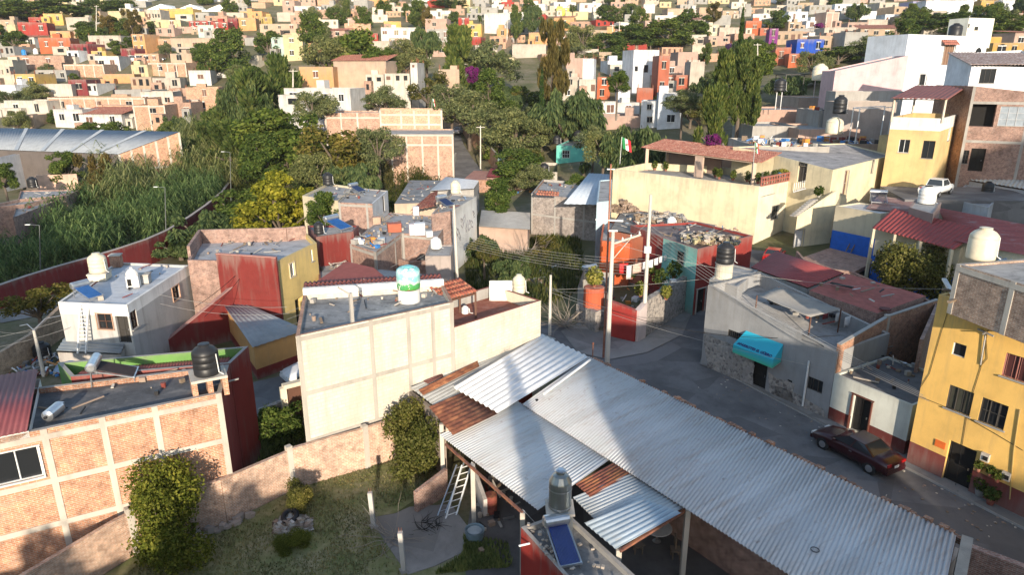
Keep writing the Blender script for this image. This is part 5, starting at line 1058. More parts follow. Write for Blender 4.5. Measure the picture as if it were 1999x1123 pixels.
# big white house on the slope
WH = plaster((.72, .74, .77), .15); e0, e1 = Y(1765, 120, 124), Y(1882, 120, 128); dd = (e1.xy - e0.xy).normalized(); nn = Vector((-dd.y, dd.x)); zt_ = Y(1770, 66, 124).z
h = House('white_house', 'big white house with an oval window and a tiled hood on the slope', 'house', [e0.xy, e1.xy + dd * 4.6, e1.xy + dd * 4.6 + nn * 9, e0.xy + nn * 9], zg(*e0.xy) - 4, [zt_, zt_ - .2, zt_, zt_], WH, TARL, ph=.3)
w_ = h.win(0, (1851, 108), 2.2, 3.1, FRAME_B, 4, 1, trim=CONC, pane=flat((.25, .15, .1), .5), tw=.3, name='shuttered_window'); h.win(0, (1801, 155), 1.2, 1.8, FRAME_D, 2, 1, trim=CONC, tw=.3)
h.finish(); s_, z_ = h.hit(0, (1851, 86)); m = MB(); c4 = [h.pt3(0, s_ - 1.7, z_ - .1, 1.0), h.pt3(0, s_ + 1.7, z_ - .1, 1.0), h.pt3(0, s_ + 1.7, z_ + .7, .05), h.pt3(0, s_ - 1.7, z_ + .7, .05)]; corrugated('window_hood', c4, metal((.36, .13, .09), .7, .05, .2), h.root, .4, .08, True)
s_, z_ = h.hit(0, (1909, 104)); m = MB(); m.poly([h.pt3(0, s_ + math.cos(a) * .72, z_ + math.sin(a) * 1.0, .05) for a in [i * 6.2832 / 20 for i in range(20)]]); m.build('oval_window', PANE, h.root)
e2 = Y(1880, 100, 130); h2 = House('white_tower', 'white stair tower with a rounded top behind the big white house', 'tower', [e2.xy, e2.xy + dd * 6, e2.xy + dd * 6 + nn * 4, e2.xy + nn * 4], zt_ - 2, Y(1880, 34, 130).z, plaster((.78, .74, .62), .1), TARL, ph=.2); h2.win(0, (1888, 49), 1.2, .6, FRAME_D, 2, 1); h2.win(0, (1906, 55), .9, .6, FRAME_D, 2, 1); h2.finish()
tinaco(Vector((*(e1.xy + nn * 2 - dd * 1), zt_ - .1)), 1.1, 2.2, BLACK, 'square looking black tank on the big white house roof', ribs=1)
f0 = Y(1628, 158, 118); f1 = Y(1765, 160, 122); h = House('pink_house', 'pale pink house wall sloping up to the big white house', 'house', [f0.xy, f1.xy, f1.xy + Vector((0, 5)), f0.xy + Vector((0, 5))], zg(*f0.xy) - 3, [Y(1628, 138, 118).z, Y(1765, 108, 122).z, Y(1765, 108, 122).z, Y(1628, 138, 118).z], plaster((.56, .39, .39), .2), TARL, ph=.2); h.finish()
f0 = Y(1893, 150, 94); f1 = Y(2040, 165, 92); h = House('white_terrace_house', 'white house with a big window and pale tiled roof at the right edge', 'house', [f0.xy, f1.xy, f1.xy + Vector((1, 7)), f0.xy + Vector((1, 7))], zg(*f0.xy) - 4, [Y(1893, 128, 94).z, Y(2040, 132, 92).z, Y(2040, 110, 92).z + 1, Y(1893, 118, 94).z + 1], plaster((.72, .72, .74), .15), TARL, ph=0, noroof=True); h.win(0, (1928, 148), 1.8, 1.8, FRAME_D, 3, 1); h.finish()
zz = Y(1893, 126, 94).z; corrugated('tile_roof', [(f0.x - .6, f0.y - .6, zz), (f1.x, f1.y - .6, zz), (f1.x + 1, f1.y + 7.5, zz + 1.7), (f0.x + 1, f0.y + 7.5, zz + 1.7)], tiles((.4, .3, .26), (.3, .2, .17), (.5, .42, .38)), h.root, .4, .06, True)
# roof clutter on the grey roofs between the trees and the yellow house
tinaco(Y(1627, 261, 93), 1.05, 2.2, CREAMP, 'cream tank in the middle of the cluttered grey roofs', lidmat=CREAMP, ribs=1); tinaco(Y(1599, 157, 128), 1.3, 2.9, CREAMP, 'cream tank on a frame above the dark pergola', lidmat=CREAMP, ribs=1); tinaco(Y(1638, 222, 100), .9, 2.6, BLACK, 'black tank between the two cream tanks'); tinaco(Y(1522, 178, 120), .95, 2.2, BLACK, 'black tank left of the dark pergola, on a thin stand')
m = MB()
for u, v, y in ((1592, 157, 128), (1606, 157, 128), (1517, 178, 120), (1527, 178, 120)): q = Y(u, v, y); m.beam(q, q - Z3(3.0), .12)
tag(m.build('steel_trestle', STEEL), 'thin steel legs under the two high tanks', 'trestle')
def level_house(label, u0, u1, v, y0, y1, mt, v1=None, ph=.3, roof=None, skew=0.0):
    """flat roofed house whose front roof edge runs from u0 to u1 at pixel height v"""
    z = Y((u0 + u1) / 2, v, y0).z; a, b = Y(u0, v, y0), Y(u1, v1 or v, y0); k = Vector((skew, y1 - y0))
    hh = House('flat_roof_house', label, 'house', [a.xy, b.xy, b.xy + k, a.xy + k], zg(*a.xy) - 4, z, mt, roof or TARL, ph=ph); return hh, z
for l, u0, u1, v, y0, y1, mt in (('grey flat roof with scattered scrap behind the second cream house', 1480, 1620, 286, 86, 98, CONC), ('grey roofed house around the cream tank', 1590, 1745, 281, 95, 104, plaster((.5, .36, .26), .3)), ('shaded house with a grey roof right of the evergreens', 1470, 1560, 246, 108, 118, CONC), ('salmon walled low house in the middle of the cluttered roofs', 1560, 1680, 252, 104, 116, plaster((.45, .3, .23), .3)), ('long low house with a rusty pink wall below the dark pergola', 1475, 1590, 214, 124, 136, plaster((.42, .26, .2), .3)), ('shaded roof house beside the leafless tree', 1600, 1735, 216, 112, 121, CONC), ('grey stepped roof house right below the pale pink wall', 1632, 1765, 178, 114, 117.5, CONC), ('brown walled roof house below the leafless tree', 1640, 1752, 199, 106, 111, plaster((.36, .3, .26), .4)), ('farthest flat roof below the cream tank on legs', 1560, 1650, 190, 138, 150, plaster((.4, .3, .24), .3))):
    hh, z_ = level_house(l, u0, u1, v, y0, y1, mt); hh.finish()
rr = random.Random(31); SCR = [CONC, WOOD, FRAME_W, flat((.05, .2, .5), .5), flat((.6, .25, .05), .5), STEEL, RUST, BLACK]
def scrap(label, px, z, n, seed, smin=.2, smax=1.4):
    rr = random.Random(seed); m = MB()
    for i in range(n):
        f, k = rr.random(), rr.random(); a = P(*px[0], z).lerp(P(*px[1], z), f).lerp(P(*px[3], z).lerp(P(*px[2], z), f), k); s = rr.uniform(smin, smax)
        if rr.random() < .6: an = rr.random() * 3.14; m.beam(a + Vector((0, 0, .05)), a + Vector((math.cos(an) * s, math.sin(an) * s, rr.uniform(.05, .35))), rr.uniform(.05, .16), rr.uniform(.03, .1), rr.randrange(len(SCR)))
        else: m.box(a, s * .5, s * .4, s * .35, rr.random() * 3, rr.randrange(len(SCR)))
    return tag(m.build('scrap', SCR), label, None, None, 'stuff')
def scrap_on(label, u0, u1, v, y0, y1, n, seed, **k):
    z = Y((u0 + u1) / 2, v, y0).z - .25; rr = random.Random(seed); m = MB()
    for i in range(n):
        y = rr.uniform(y0 + .5, y1); a = Y(rr.uniform(u0, u1), v, y0); a = Vector((a.x, y, z)); s = rr.uniform(.3, 1.6); an = rr.random() * 3.14
        if rr.random() < .6: m.beam(a + Z3(.05), a + Vector((math.cos(an) * s, math.sin(an) * s, rr.uniform(.05, .6))), rr.uniform(.06, .2), rr.uniform(.04, .1), rr.randrange(len(SCR)))
        else: m.box(a, s * .5, s * .4, s * .5, an, rr.randrange(len(SCR)))
    return tag(m.build('scrap', SCR), label, None, None, 'stuff')
scrap_on('scrap and boards scattered over the grey roof behind the second cream house', 1490, 1615, 286, 86, 97, 70, 1); scrap_on('boards, pipes and an orange bin on the roof beside the cream tank', 1640, 1740, 281, 95, 103, 80, 2); scrap_on('pots and odds and ends on the shaded roof', 1605, 1730, 216, 112, 120, 50, 3)
zq = Y(1560, 162, 132).z; a = Y(1533, 162, 132); b = Y(1590, 162, 132); t = pavilion('dark_pergola', [a.xy, b.xy, b.xy + Vector((0, 5)), a.xy + Vector((0, 5))], zq - 1.5, 0, (zq + 1.6,) * 4, 'dark pergola roof beside the cream tank on its frame', flat((.04, .045, .05), .6), FRAME_D, 'pergola', False)
# iron frames
m = MB(); fr_ = [Y(u, v, 92) for u, v in ((1672, 258), (1735, 255))]
a, b = fr_; t = empty('iron_frame', a, 'bare iron frame standing left of the striped tile roof', 'frame')
for q in (a, b, a + Vector((.6, 3, 0)), b + Vector((.6, 3, 0))): m.beam(q + Vector((0, 0, -1.5)), q + Vector((0, 0, 3)), .1)
m.beam(a + Vector((0, 0, 3)), b + Vector((0, 0, 3)), .1); m.beam(a + Vector((.6, 3, 3)), b + Vector((.6, 3, 3)), .1); m.beam(a + Vector((0, 0, 3)), a + Vector((.6, 3, 3)), .1); m.build('bars', FRAME_W, t)
# ------------------------------------------------------------------ red and teal house at the corner
TEAL = plaster((.2, .45, .4), .4); z6 = 6.0
r0, r1, r2 = P(1295, 465, z6).xy, P(1362, 487, z6).xy, P(1470, 460, z6).xy
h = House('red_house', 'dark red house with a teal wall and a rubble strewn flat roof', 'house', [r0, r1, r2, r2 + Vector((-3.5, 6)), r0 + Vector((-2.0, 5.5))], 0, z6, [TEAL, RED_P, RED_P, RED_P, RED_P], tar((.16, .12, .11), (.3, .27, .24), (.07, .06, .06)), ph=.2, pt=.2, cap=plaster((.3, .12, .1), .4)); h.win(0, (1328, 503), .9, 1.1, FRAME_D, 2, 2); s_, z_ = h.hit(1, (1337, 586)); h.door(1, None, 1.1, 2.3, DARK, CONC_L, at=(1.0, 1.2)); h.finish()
rubble_heap('rubble', P(1385, 470, z6 + .0), 2.6, .5, 160, [STONES[0], WOOD, CONC, flat((.42, .36, .2), .7)], 'rubble, sticks and rubbish on the roof of the dark red house', .1, .45, 5)
on_walls('flat_roof_house', 'low house with a rubbish covered grey roof under the big cream wall', [(1190, 450), (1290, 470), (1400, 440), (1215, 405)], (5.2, 5.4, 5.6, 5.4), 0, plaster((.4, .13, .07), .4), drop=0).finish()
tag(MB().poly([P(u, v, z) for (u, v), z in zip([(1192, 448), (1290, 468), (1400, 440), (1217, 407)], (5.22, 5.42, 5.62, 5.42))]).build('roof_slab', tar((.2, .18, .16), (.32, .3, .27), (.1, .09, .08))), 'grey roof slab covered in rubbish under the big cream wall', 'roof slab')
rubble_heap('rubble', P(1215, 412, 5.4), 1.6, 1.3, 120, [WOOD, STONES[1]], 'brown heap of wood and dirt against the big cream wall', .15, .6, 6); rubble_heap('rubble', P(1290, 430, 5.5), 2.6, .5, 120, [WOOD, CONC, STONES[0]], 'planks and rubbish on the grey roof under the cream wall', .15, .7, 7)
tinaco(P(1310, 443, 5.5), .42, 1.05, FRAME_W, 'white drum on the rubbish covered roof', ribs=1)
hh = on_walls('orange_hut', 'bright orange hut wall below the rubbish covered roof', [(1172, 470), (1230, 475), (1240, 440), (1178, 430)], (4.6,) * 4, 0, plaster((.5, .1, .03), .2), drop=0); hh.noroof = False; hh.ph = .1; hh.finish()
a = [P(1235, 435, 4.9), P(1285, 455, 4.9), P(1278, 490, 3.6), P(1222, 478, 3.6)]; cloth('grey_tarp', a, flat((.3, .31, .33), .4), 'shiny grey tarp slung over the yard below the orange hut', .25, 'tarp', 8)
# courtyard: stone walls, red pillars, clothes
sw = [P(1255, 655, 0).xy, P(1345, 603, 0).xy]; wall_run('stone_wall', sw, [3.0, 3.4], STONEW, 'rough stone wall with plants on top along the climbing street', .5)
wall_run('stone_wall', [P(1128, 628, 0).xy, P(1165, 650, 0).xy], [1.6, 1.8], STONEW, 'low stone wall behind the rusty pole', .4)
wall_run('red_wall', [P(1185, 655, 0).xy, P(1240, 668, 0).xy], [3.0, 2.6], plaster((.28, .03, .025), .4), 'dark red courtyard wall behind the big concrete pole', .4)
wall_run('white_wall_end', [P(1240, 668, 0).xy, P(1255, 660, 0).xy], [2.6, 3.0], plaster((.5, .42, .4), .4), 'pale end of the courtyard wall at the corner', .45)
c0 = P(1157, 635, 0); t = empty('red_column', c0, 'orange red column with a big plant on top beside the rusty pole', 'column'); MB().lathe(c0, [(.95, 0), (.95, 1.6)], 20).build('base', STONEW, t); MB().lathe(c0, [(.85, 1.6), (.85, 3.3), (.78, 3.35)], 20).build('shaft', plaster((.48, .1, .045), .3), t)
PLY = leaf((.07, .09, .015), (.2, .2, .04), (.36, .33, .1))
potted(c0 + Vector((0, 0, 3.35)), .75, 1.2, 'yellow green bush in pots on top of the red column', 90, None, PLY, 500, .14)
for i, (u, v, z, r, l) in enumerate(((1250, 580, 3.0, .55, 'plant hanging over the stone wall near the second pole'), (1288, 560, 3.2, .7, 'large bush on top of the stone wall'), (1300, 585, 2.9, .5, 'yellowish fern hanging down the stone wall'), (1315, 545, 3.4, .7, 'dark bush before the teal wall'), (1232, 545, 2.5, .6, 'dark bush in the courtyard behind the washing'), (1268, 540, 2.6, .5, 'small bush under the washing line'))): potted(P(u, v, z - .3), r, r * 1.6, l, 100 + i, None, PLY if i in (0, 2) else None, 360, .13, 'plants of the corner courtyard')
for i, (u, v) in enumerate(((1296, 552), (1313, 551))): m = MB(); m.box(P(u, v, 3.3), .5, .35, .25, .3); tag(m.build('flower_trough', WHITE), ['white flower trough, the left one on the stone wall', 'white flower trough, the right one on the stone wall'][i], 'trough', 'troughs on the stone wall')
l0, l1 = P(1222, 520, 4.0), P(1300, 498, 4.6); m = MB(); m.tube([l0, l0.lerp(l1, .5) - Vector((0, 0, .12)), l1], .012, 5); tag(m.build('clothes_line', FRAME_W), 'clothes line over the corner courtyard', 'clothes line')
LN = [((.62, .6, .58), .5, 1.3), ((.62, .42, .34), .9, .9), ((.7, .7, .7), .5, .8), ((.7, .7, .7), .45, .75), ((.68, .68, .68), .4, .65), ((.7, .7, .7), .35, .6), ((.6, .6, .6), .3, .55), ((.7, .7, .69), .5, .8)]
x = .02; LL = (l1 - l0).length
for i, (c, w_, hh_) in enumerate(LN):
    a = l0.lerp(l1, x) - Vector((0, 0, .3 * x * (1 - x))); b = l0.lerp(l1, x + w_ / LL) - Vector((0, 0, .3 * x * (1 - x))); x += w_ / LL + .03
    cloth('laundry', [a, b, b - Vector((0, 0, hh_)), a - Vector((0, 0, hh_ * .92))], flat(c, .85), ['white shirt at the left end of the courtyard line', 'peach towel on the courtyard line', 'white cloth right of the peach towel', 'fourth white cloth on the courtyard line', 'small white cloth behind the second pole', 'narrow white cloth on the right part of the line', 'shortest white cloth near the right end of the line', 'white cloth at the right end of the courtyard line'][i], .05, 'laundry', 4, 'laundry on the courtyard line')
a = P(1207, 515, 4.0); cloth('laundry', [a, a + Vector((.9, .1, 0)), a + Vector((.9, .1, -1.0)), a + Vector((.1, 0, -.9))], flat((.5, .02, .02), .8), 'bright red cloth hanging behind the white shirt', .08, 'laundry', 4, 'laundry on the courtyard line')
scrap('clutter of the corner courtyard', [(1175, 640), (1250, 640), (1270, 560), (1190, 560)], .1, 60, 9, .3, 1.4)
c0 = P(1145, 520, 4.2); solar_heater(P(1150, 545, 2.6), R(30), 'solar heater with a white tank behind the plant on the red column', 1.7, 1.2, 25, 1.0)
on_walls('courtyard_hut', 'dark hut in the courtyard carrying a solar heater', [(1128, 560), (1185, 575), (1200, 535), (1140, 525)], (2.6,) * 4, 0, CONC, drop=0).finish()
branches('dry_branches', P(1105, 635, .2), 50, 3.2, 'tangle of dry grey branches behind the third pole', 13, .8, None, .03)
m = None; car((P(1510, 507, 1.0).x, P(1510, 507, 1.0).y, .9), R(60), 'bright red car parked at the foot of the cream wing', (.45, .015, .012))
# ------------------------------------------------------------------ poles and wires
def pole(ub, vb, ut, vt, label, r=.15, mat=None, zb=0.0, arm=None, name='utility_pole'):
    a = P(ub, vb, zb); b = Y(ut, vt, a.y); b.x = a.x + (b.x - a.x) * .4
    t = empty(name, a, label, 'pole', 'poles in the streets'); m = MB(); m.tube([a - Vector((0, 0, .5)), b], [r, r * .62], 10, 0); m.build('shaft', mat or plaster((.56, .52, .46), .25), t); return a, b, t
PC = plaster((.6, .55, .48), .25)
p1a, p1, t = pole(1185, 712, 1197, 452, 'tall pale concrete pole at the workshop corner with a side arm', .19)
m = MB(); m.beam(p1 - Vector((.1, 0, .9)), p1 + Vector((2.0, .6, -.35)), .12); m.beam(p1 + Vector((.1, 0, -1.9)), p1 + Vector((1.3, .4, -.55)), .05); m.build('crossarm', CONC_L, t)
m = MB(); m.beam(p1 + Vector((-.3, 0, .05)), p1 + Vector((.3, 0, .05)), .14, .1); m.build('cap', WHITE, t)
m = MB()
for dx in (.7, 1.3, 1.9): m.lathe(p1 + Vector((dx, dx * .3, -.9 + dx * .28 + .05)), [(.05, 0), (.06, .1), (.03, .2)], 8)
m.build('insulator', WHITE, t)
p2a, p2, t2 = pole(1255, 660, 1268, 380, 'tall grey pole in front of the washing line', .18); MB().beam(p2 + Vector((-.25, 0, -4.2)), p2 + Vector((.25, 0, -4.2)), .3, .5).build('transformer_bracket', FRAME_W, t2)
ra, rb, t = pole(1178, 700, 1190, 320, 'thin rusty steel mast taller than the concrete poles', .085, rusty((.3, .12, .08), (.38, .17, .1), (.2, .08, .06)), name='steel_mast')
m = MB(); m.beam(rb + Vector((-.9, 0, -3.8)), rb + Vector((1.0, 0, -3.9)), .1); m.beam(rb + Vector((-.25, 0, -.35)), rb + Vector((.25, 0, -.35)), .07); m.build('crossarm', FRAME_W, t)
p3a, p3, t = pole(1073, 655, 1075, 537, 'short pale pole beside the cream annex', .14)
p4a, p4, t4 = pole(894, 570, 880, 400, 'leaning grey pole with many wires behind the cream building', .16)
p4c, p4d, t = pole(880, 560, 876, 490, 'shorter pole stub left of the leaning wire pole', .13)
p5a, p5, t = pole(86, 735, 66, 645, 'short pole with a lamp arm at the left edge', .14); m = MB(); m.tube([p5, p5 + Vector((-.5, .2, .35)), p5 + Vector((-1.1, .3, .2))], .03, 6); m.tube([p5, p5 + Vector((.5, .6, .6)), p5 + Vector((1.6, 1.2, .7))], .03, 6); m.build('arm', STEEL, t)
p6a, p6, t = pole(280, 692, 258, 530, 'pale pole in front of the grey white house', .14)
p7a, p7, t = pole(500, 645, 480, 500, 'weathered wooden pole at the dark red wall', .12, WOOD)
p8a, p8, t = pole(866, 355, 862, 300, 'distant pale pole beside the reeds', .13)
def far_pole(u, vb, vt, y, label): a = Y(u, vb, y); b = Y(u, vt, y); m = MB(); m.tube([a, b], [.13, .09], 8); m.beam(b + Vector((-.8, 0, -.3)), b + Vector((.8, 0, -.3)), .1); tag(m.build('utility_pole', PC), label, 'pole', 'poles in the streets'); return b
fp = [far_pole(*q) for q in ((572, 170, 135, 132, 'pale lamp pole left of the white modern house'), (680, 50, 36, 250, 'white pole among the far orange roofs'), (1196, 62, 47, 205, 'pale pole in front of the far green trees'), (1209, 60, 41, 205, 'second pale pole right beside the first in the far trees'), (1479, 108, 84, 150, 'pale pole right of the tall evergreen trees'), (188, 60, 10, 250, 'pole at the far top left'), (938, 330, 245, 128, 'brown pole at the bend of the far side street'), (990, 78, 40, 210, 'white pole beside the far orange house'))]
for i, (u, v) in enumerate(((437, 302), (310, 371), (65, 445))):
    a = P(u + 14, v + 90, 0); b = Y(u + 12, v - 5, a.y); t = empty('street_lamp', a, ['slim street lamp at the top of the reeds', 'slim street lamp in the middle of the reeds', 'slim street lamp at the left end of the reeds'][i], 'street lamp', 'lamps along the river')
    MB().tube([a, b], [.07, .045], 8).build('post', flat((.12, .13, .12), .5), t); m = MB(); m.tube([b, b + Vector((-.9, -.1, .1))], .02, 6); m.build('arm', STEEL, t); m = MB(); m.box(b + Vector((-1.1, -.1, .05)), .5, .16, .08); m.build('lamp_head', FRAME_W, t)
def wire(a, b, sag, label, r=.011, mat=None): 
    m = MB(); a = Vector(a); b = Vector(b); m.tube([a.lerp(b, i / 12) - Vector((0, 0, sag * 4 * (i / 12) * (1 - i / 12))) for i in range(13)], r, 4, caps=False); return tag(m.build('power_line', mat or plaster((.33, .32, .3), .1)), label, 'power line', 'overhead wires')
Z = lambda k: Vector((0, 0, k))
E_ = [P(1860, 560, 8.6), P(1800, 690, 5.5)]
wire(p3 - Z(1.2), Vector((*b0, 5.6)) + Vector((4.6, 2.6, .6)), .25, 'pale wire from the short pole to the grey shop roof, uppermost')
wire(p3 - Z(1.3), p1 - Z(4.3), .1, 'wire from the short pole to the concrete pole')
wire(p3 - Z(1.4), Vector((*w0, 3.2)) + Vector((0, 0, .1)), .5, 'long wire from the short pole past the awning to the white house')
wire(p1 - Z(5.5), p3 - Z(1.0), .2, 'short wire between the concrete pole and the short pole')
wire(p1 - Z(5.6), P(1640, 655, 4.8), .9, 'sagging dark wire from the concrete pole to the brick wall', .018, DARK)
for i in range(5): wire(p2 - Z(2.2 + i * .3), P(1790 + i * 6, 760 + i * 6, 5.2 - i * .3), .7, 'wire %s from the grey pole down to the yellow building' % ('topmost', 'second', 'middle', 'fourth', 'lowest')[i])
for i in range(6): wire(p4 - Z(2.6 + i * .22), p2 - Z(5.0 + i * .25), .5, 'wire %s between the leaning pole and the grey pole' % ('topmost', 'second', 'third', 'fourth', 'fifth', 'lowest')[i])
for i in range(3): wire(p4 - Z(2.2 + i * .6), P(560, 610 + i * 14, 4.6), .6, 'wire %s from the leaning pole across to the orange building' % ('upper', 'middle', 'lower')[i])
wire(p6 - Z(1.2), P(560, 600, 5), .5, 'upper wire from the pale pole to the yellow and maroon house'); wire(p6 - Z(1.9), P(565, 612, 4.8), .6, 'lower wire from the pale pole to the yellow and maroon house')
wire(p6 - Z(1.3), P(-40, 665, 4.5), .5, 'upper wire running left from the pale pole'); wire(p6 - Z(2.0), P(-40, 685, 4.3), .5, 'lower wire running left from the pale pole'); wire(p5, P(-30, 640, 4.6), .3, 'wire leaving the short left pole')
wire(P(1020, 995, 3.4), P(1208, 1073, 3.4) + Vector((.5, -.4, -2)), .3, 'pale rope under the tin roof of the workshop')
wire(p7 - Z(.6), P(380, 600, 4.5), .2, 'cable from the wooden pole to the grey white house', .02, DARK); wire(p7 - Z(.9), P(400, 618, 4.2), .2, 'second cable from the wooden pole', .02, DARK)
wire(P(1130, 505, 5), p2 - Z(5.4), .3, 'wire over the courtyard'); wire(p1 - Z(1.2), p2 - Z(2), .2, 'wire joining the two tall poles'); wire(p1 - Z(.8), P(1990, 560, 7.5), 1.2, 'long thin wire from the side arm toward the cream tank')
# ------------------------------------------------------------------ left middle: grey white house
GW = plaster((.44, .43, .41), .55); zH = 5.6
h0, h1, h2 = P(113, 590, zH).xy, P(248, 596, zH).xy, P(368, 518, zH).xy; h3 = P(228, 512, zH).xy
h = House('grey_white_house', 'grey white two storey house with pale flat roof and cream tank, at the left', 'house', [h0, h1, h2, h3], 0, zH, GW, tar((.42, .44, .47), (.52, .53, .54), (.3, .31, .33)), ph=.15, pt=.18, cap=WHITE); h.bands = {'all': [(zH - .8, zH, WHITE)]}
h.win(0, (205, 628), 1.05, 1.05, FRAME_B, 2, 2, trim=plaster((.5, .3, .2), .3)); h.door(0, (241, 644), .9, 1.9, FRAME_D); h.win(1, (262, 624), .8, 1.2, FRAME_B, 2, 2); h.win(1, (343, 572), 1.1, 1.0, FRAME_B, 2, 2, trim=plaster((.5, .3, .2), .3)); h.finish()
tp = P(196, 545, zH - .1); hh = block_stand(tp, 1.3, 1.3, .55, .2, 'cream block stand under the tank of the grey white house', CREAM, False); tinaco(tp + Vector((0, 0, .55)), .62, 1.45, CREAMP, 'cream tank with a pipe on the grey white house', lidmat=CREAMP)
tp = P(262, 560, zH - .1); t = empty('roof_dovecote', tp, 'small white domed chimney with dark arches on the pale roof', 'chimney'); MB().box(tp, .8, .6, .85, .3).build('shaft', WHITE, t); m = MB(); m.lathe(tp + Vector((0, 0, .85)), [(.42, 0), (.4, .2), (.25, .4), (.08, .5), (.1, .6)], 14); m.build('dome', WHITE, t); MB().box(tp + Vector((-.1, -.33, .15)), .26, .04, .5, .3).build('arch', DARK, t)
for i, (u, v, l) in enumerate(((229, 520, 'brick chimney at the back of the pale roof'), (283, 552, 'low grey roof box right of the domed chimney'))): a = P(u, v, zH - .1); t = empty('roof_box', a, l, 'roof box'); MB().box(a, .75, .7, .9 - .3 * i, .2).build('shaft', BRICK if i == 0 else GW, t); MB().box(a + Vector((0, 0, .9 - .3 * i)), .85, .8, .08, .2).build('cap', CONC_L, t)
a = P(150, 585, zH - .1); solar_heater(a + Vector((0, .6, 0)), R(62), 'solar heater with a blue panel on the pale roof', 1.7, .9, 18, 1.0, flat((.03, .1, .28), .2))
la = Y(160, 690, h0.y - 1.3); lb = Y(165, 597, h0.y - .3); ladder(la, lb, .5, 'long aluminium ladder against the grey white house', 12, FRAME_W, (1, .1, 0), .08)
roofsheet('tin_lean_to', [(110, 685), (235, 690), (245, 668), (125, 660)], (2.6, 2.6, 2.9, 2.9), metal((.3, .32, .33), .5, .3, .3), 'grey tin lean-to below the ladder', .3, .03, along=1)
on_walls('lean_to_room', 'low room under the tin lean-to', [(112, 686), (235, 691), (245, 669), (125, 661)], (2.55, 2.55, 2.8, 2.8), 0, plaster((.42, .38, .34), .4)).finish()
wall_run('courtyard_wall', [P(-30, 705, 1.5).xy, P(60, 660, 1.5).xy, P(122, 618, 1.5).xy], [1.5, 1.8, 2.4], brick((.46, .33, .22), (.36, .24, .16), (.5, .42, .34)), 'sunlit tan brick wall left of the grey white house', .3)
h = House('low_wing', 'low wing with dark barred openings along the dark red wall', 'house', [P(255, 700, 0).xy, P(365, 640, 0).xy, P(365, 640, 0).xy + Vector((-1.8, 3)), P(255, 700, 0).xy + Vector((-1.8, 3))], 0, [2.8, 3.0, 3.0, 2.8], plaster((.5, .49, .48), .3), TARL, ph=.15)
for f in (.12, .32, .52, .72, .9): h.win(0, None, .85, 1.5, FRAME_D, 2, 1, at=(h.edge(0)[4] * f, 1.5), bars=3, sill=False)
h.finish()
rr = random.Random(6); q = [P(u, v, 0).xy for u, v in ((296, 705), (470, 690), (505, 650))]
m = empty('sloping_red_wall', (*q[0], 0), 'long dark red wall with a sloping top below the grey white house', 'wall')
d = (q[2] - q[0]).normalized(); n = Vector((-d.y, d.x)) * .15; MB().prism([q[0] - n, q[2] - n, q[2] + n, q[0] + n], 0, [.6, 5.2, 5.2, .6]).build('masonry', plaster((.15, .02, .018), .35), m); MB().beam((*q[0], .62), (*q[2], 5.22), .36, .06).build('coping', plaster((.35, .2, .18), .3), m)
t = empty('blue_umbrella', P(148, 712, 0), 'faded blue yard umbrella at the left', 'umbrella'); c0 = P(145, 702, 1.9); MB().lathe(c0, [(1.3, -.45), (.7, -.12), (.05, .1)], 8, sm=False).build('canopy', flat((.08, .14, .24), .8), t); MB().tube([Vector((c0.x, c0.y, 0)), c0], .03, 6).build('pole', STEEL, t)
scrap('pots, crates and junk in the yard behind the maroon roof', [(20, 740), (120, 735), (130, 690), (60, 700)], .1, 90, 12, .2, .9)
tinaco(P(85, 700, 0), .6, 1.3, BLACK, 'black tank standing low in the junk yard'); c0 = P(185, 700, .6); t = empty('red_drum', c0, 'red plastic drum in the yard behind the maroon roof', 'drum'); MB().lathe(c0, [(.28, 0), (.3, .4), (.28, .8)], 16).build('body', flat((.35, .02, .05), .4), t); MB().lathe(c0 + Z(.8), [(.29, 0), (.27, .05)], 14).build('lid', flat((.3, .02, .04), .4), t)
# yellow and maroon house
zJ = 6.2; j0, j1, j2 = P(540, 512, zJ).xy, P(618, 474, zJ).xy, P(585, 455, zJ).xy
YM = plaster((.6, .44, .17), .25); MAR = plaster((.17, .026, .022), .4)
h = House('yellow_maroon_house', 'yellow fronted house with maroon side walls and a walled roof terrace', 'house', [j0, j1, P(598, 455, zJ).xy, P(390, 462, zJ).xy, P(366, 508, zJ).xy], 0, zJ, [YM, YM, BRICK_P, BRICK_P, BRICK_P], tar((.36, .36, .37), (.46, .45, .44), (.2, .2, .2)), ph=.4, pt=.22); h.win(0, (570, 527), .7, 1.1, FRAME_W, 2, 1, trim=plaster((.6, .5, .35), .2)); h.win(0, (609, 499), .35, 1.0, FRAME_W, 1, 1)
h.hole(0, None, 1.3, 2.4, .6, at=(h.edge(0)[4] * .42, 1.25)); h.hole(0, None, 1.2, 2.4, .6, at=(h.edge(0)[4] * .75, 1.25)); h.finish()
h = House('yellow_gate_front', 'low yellow wall with dark garage openings left of the yellow front', 'house', [P(498, 640, 0).xy, P(553, 598, 0).xy, P(553, 598, 0).xy + Vector((-2.5, 2.6)), P(498, 640, 0).xy + Vector((-2.5, 2.6))], 0, [4.0, 4.6, 4.6, 4.0], YM, TARL, ph=.4); h.hole(0, None, 1.8, 2.6, .8, at=(h.edge(0)[4] * .35, 1.3)); h.hole(0, None, .9, 2.4, .6, at=(h.edge(0)[4] * .8, 1.2)); h.finish()
wall_run('brick_parapet', [P(370, 500, 6.2).xy, P(392, 466, 6.2).xy, P(560, 462, 6.2).xy, P(598, 458, 6.2).xy], 7.0, BRICK_P, 'pinkish brick parapet along the back of the yellow house roof', .22)
wall_run('maroon_wall', [P(425, 512, 6.2).xy, P(541, 515, 6.2).xy], [6.9, 6.7], MAR, 'maroon parapet wall across the roof of the yellow house', .25, plaster((.4, .2, .17), .3), 0)
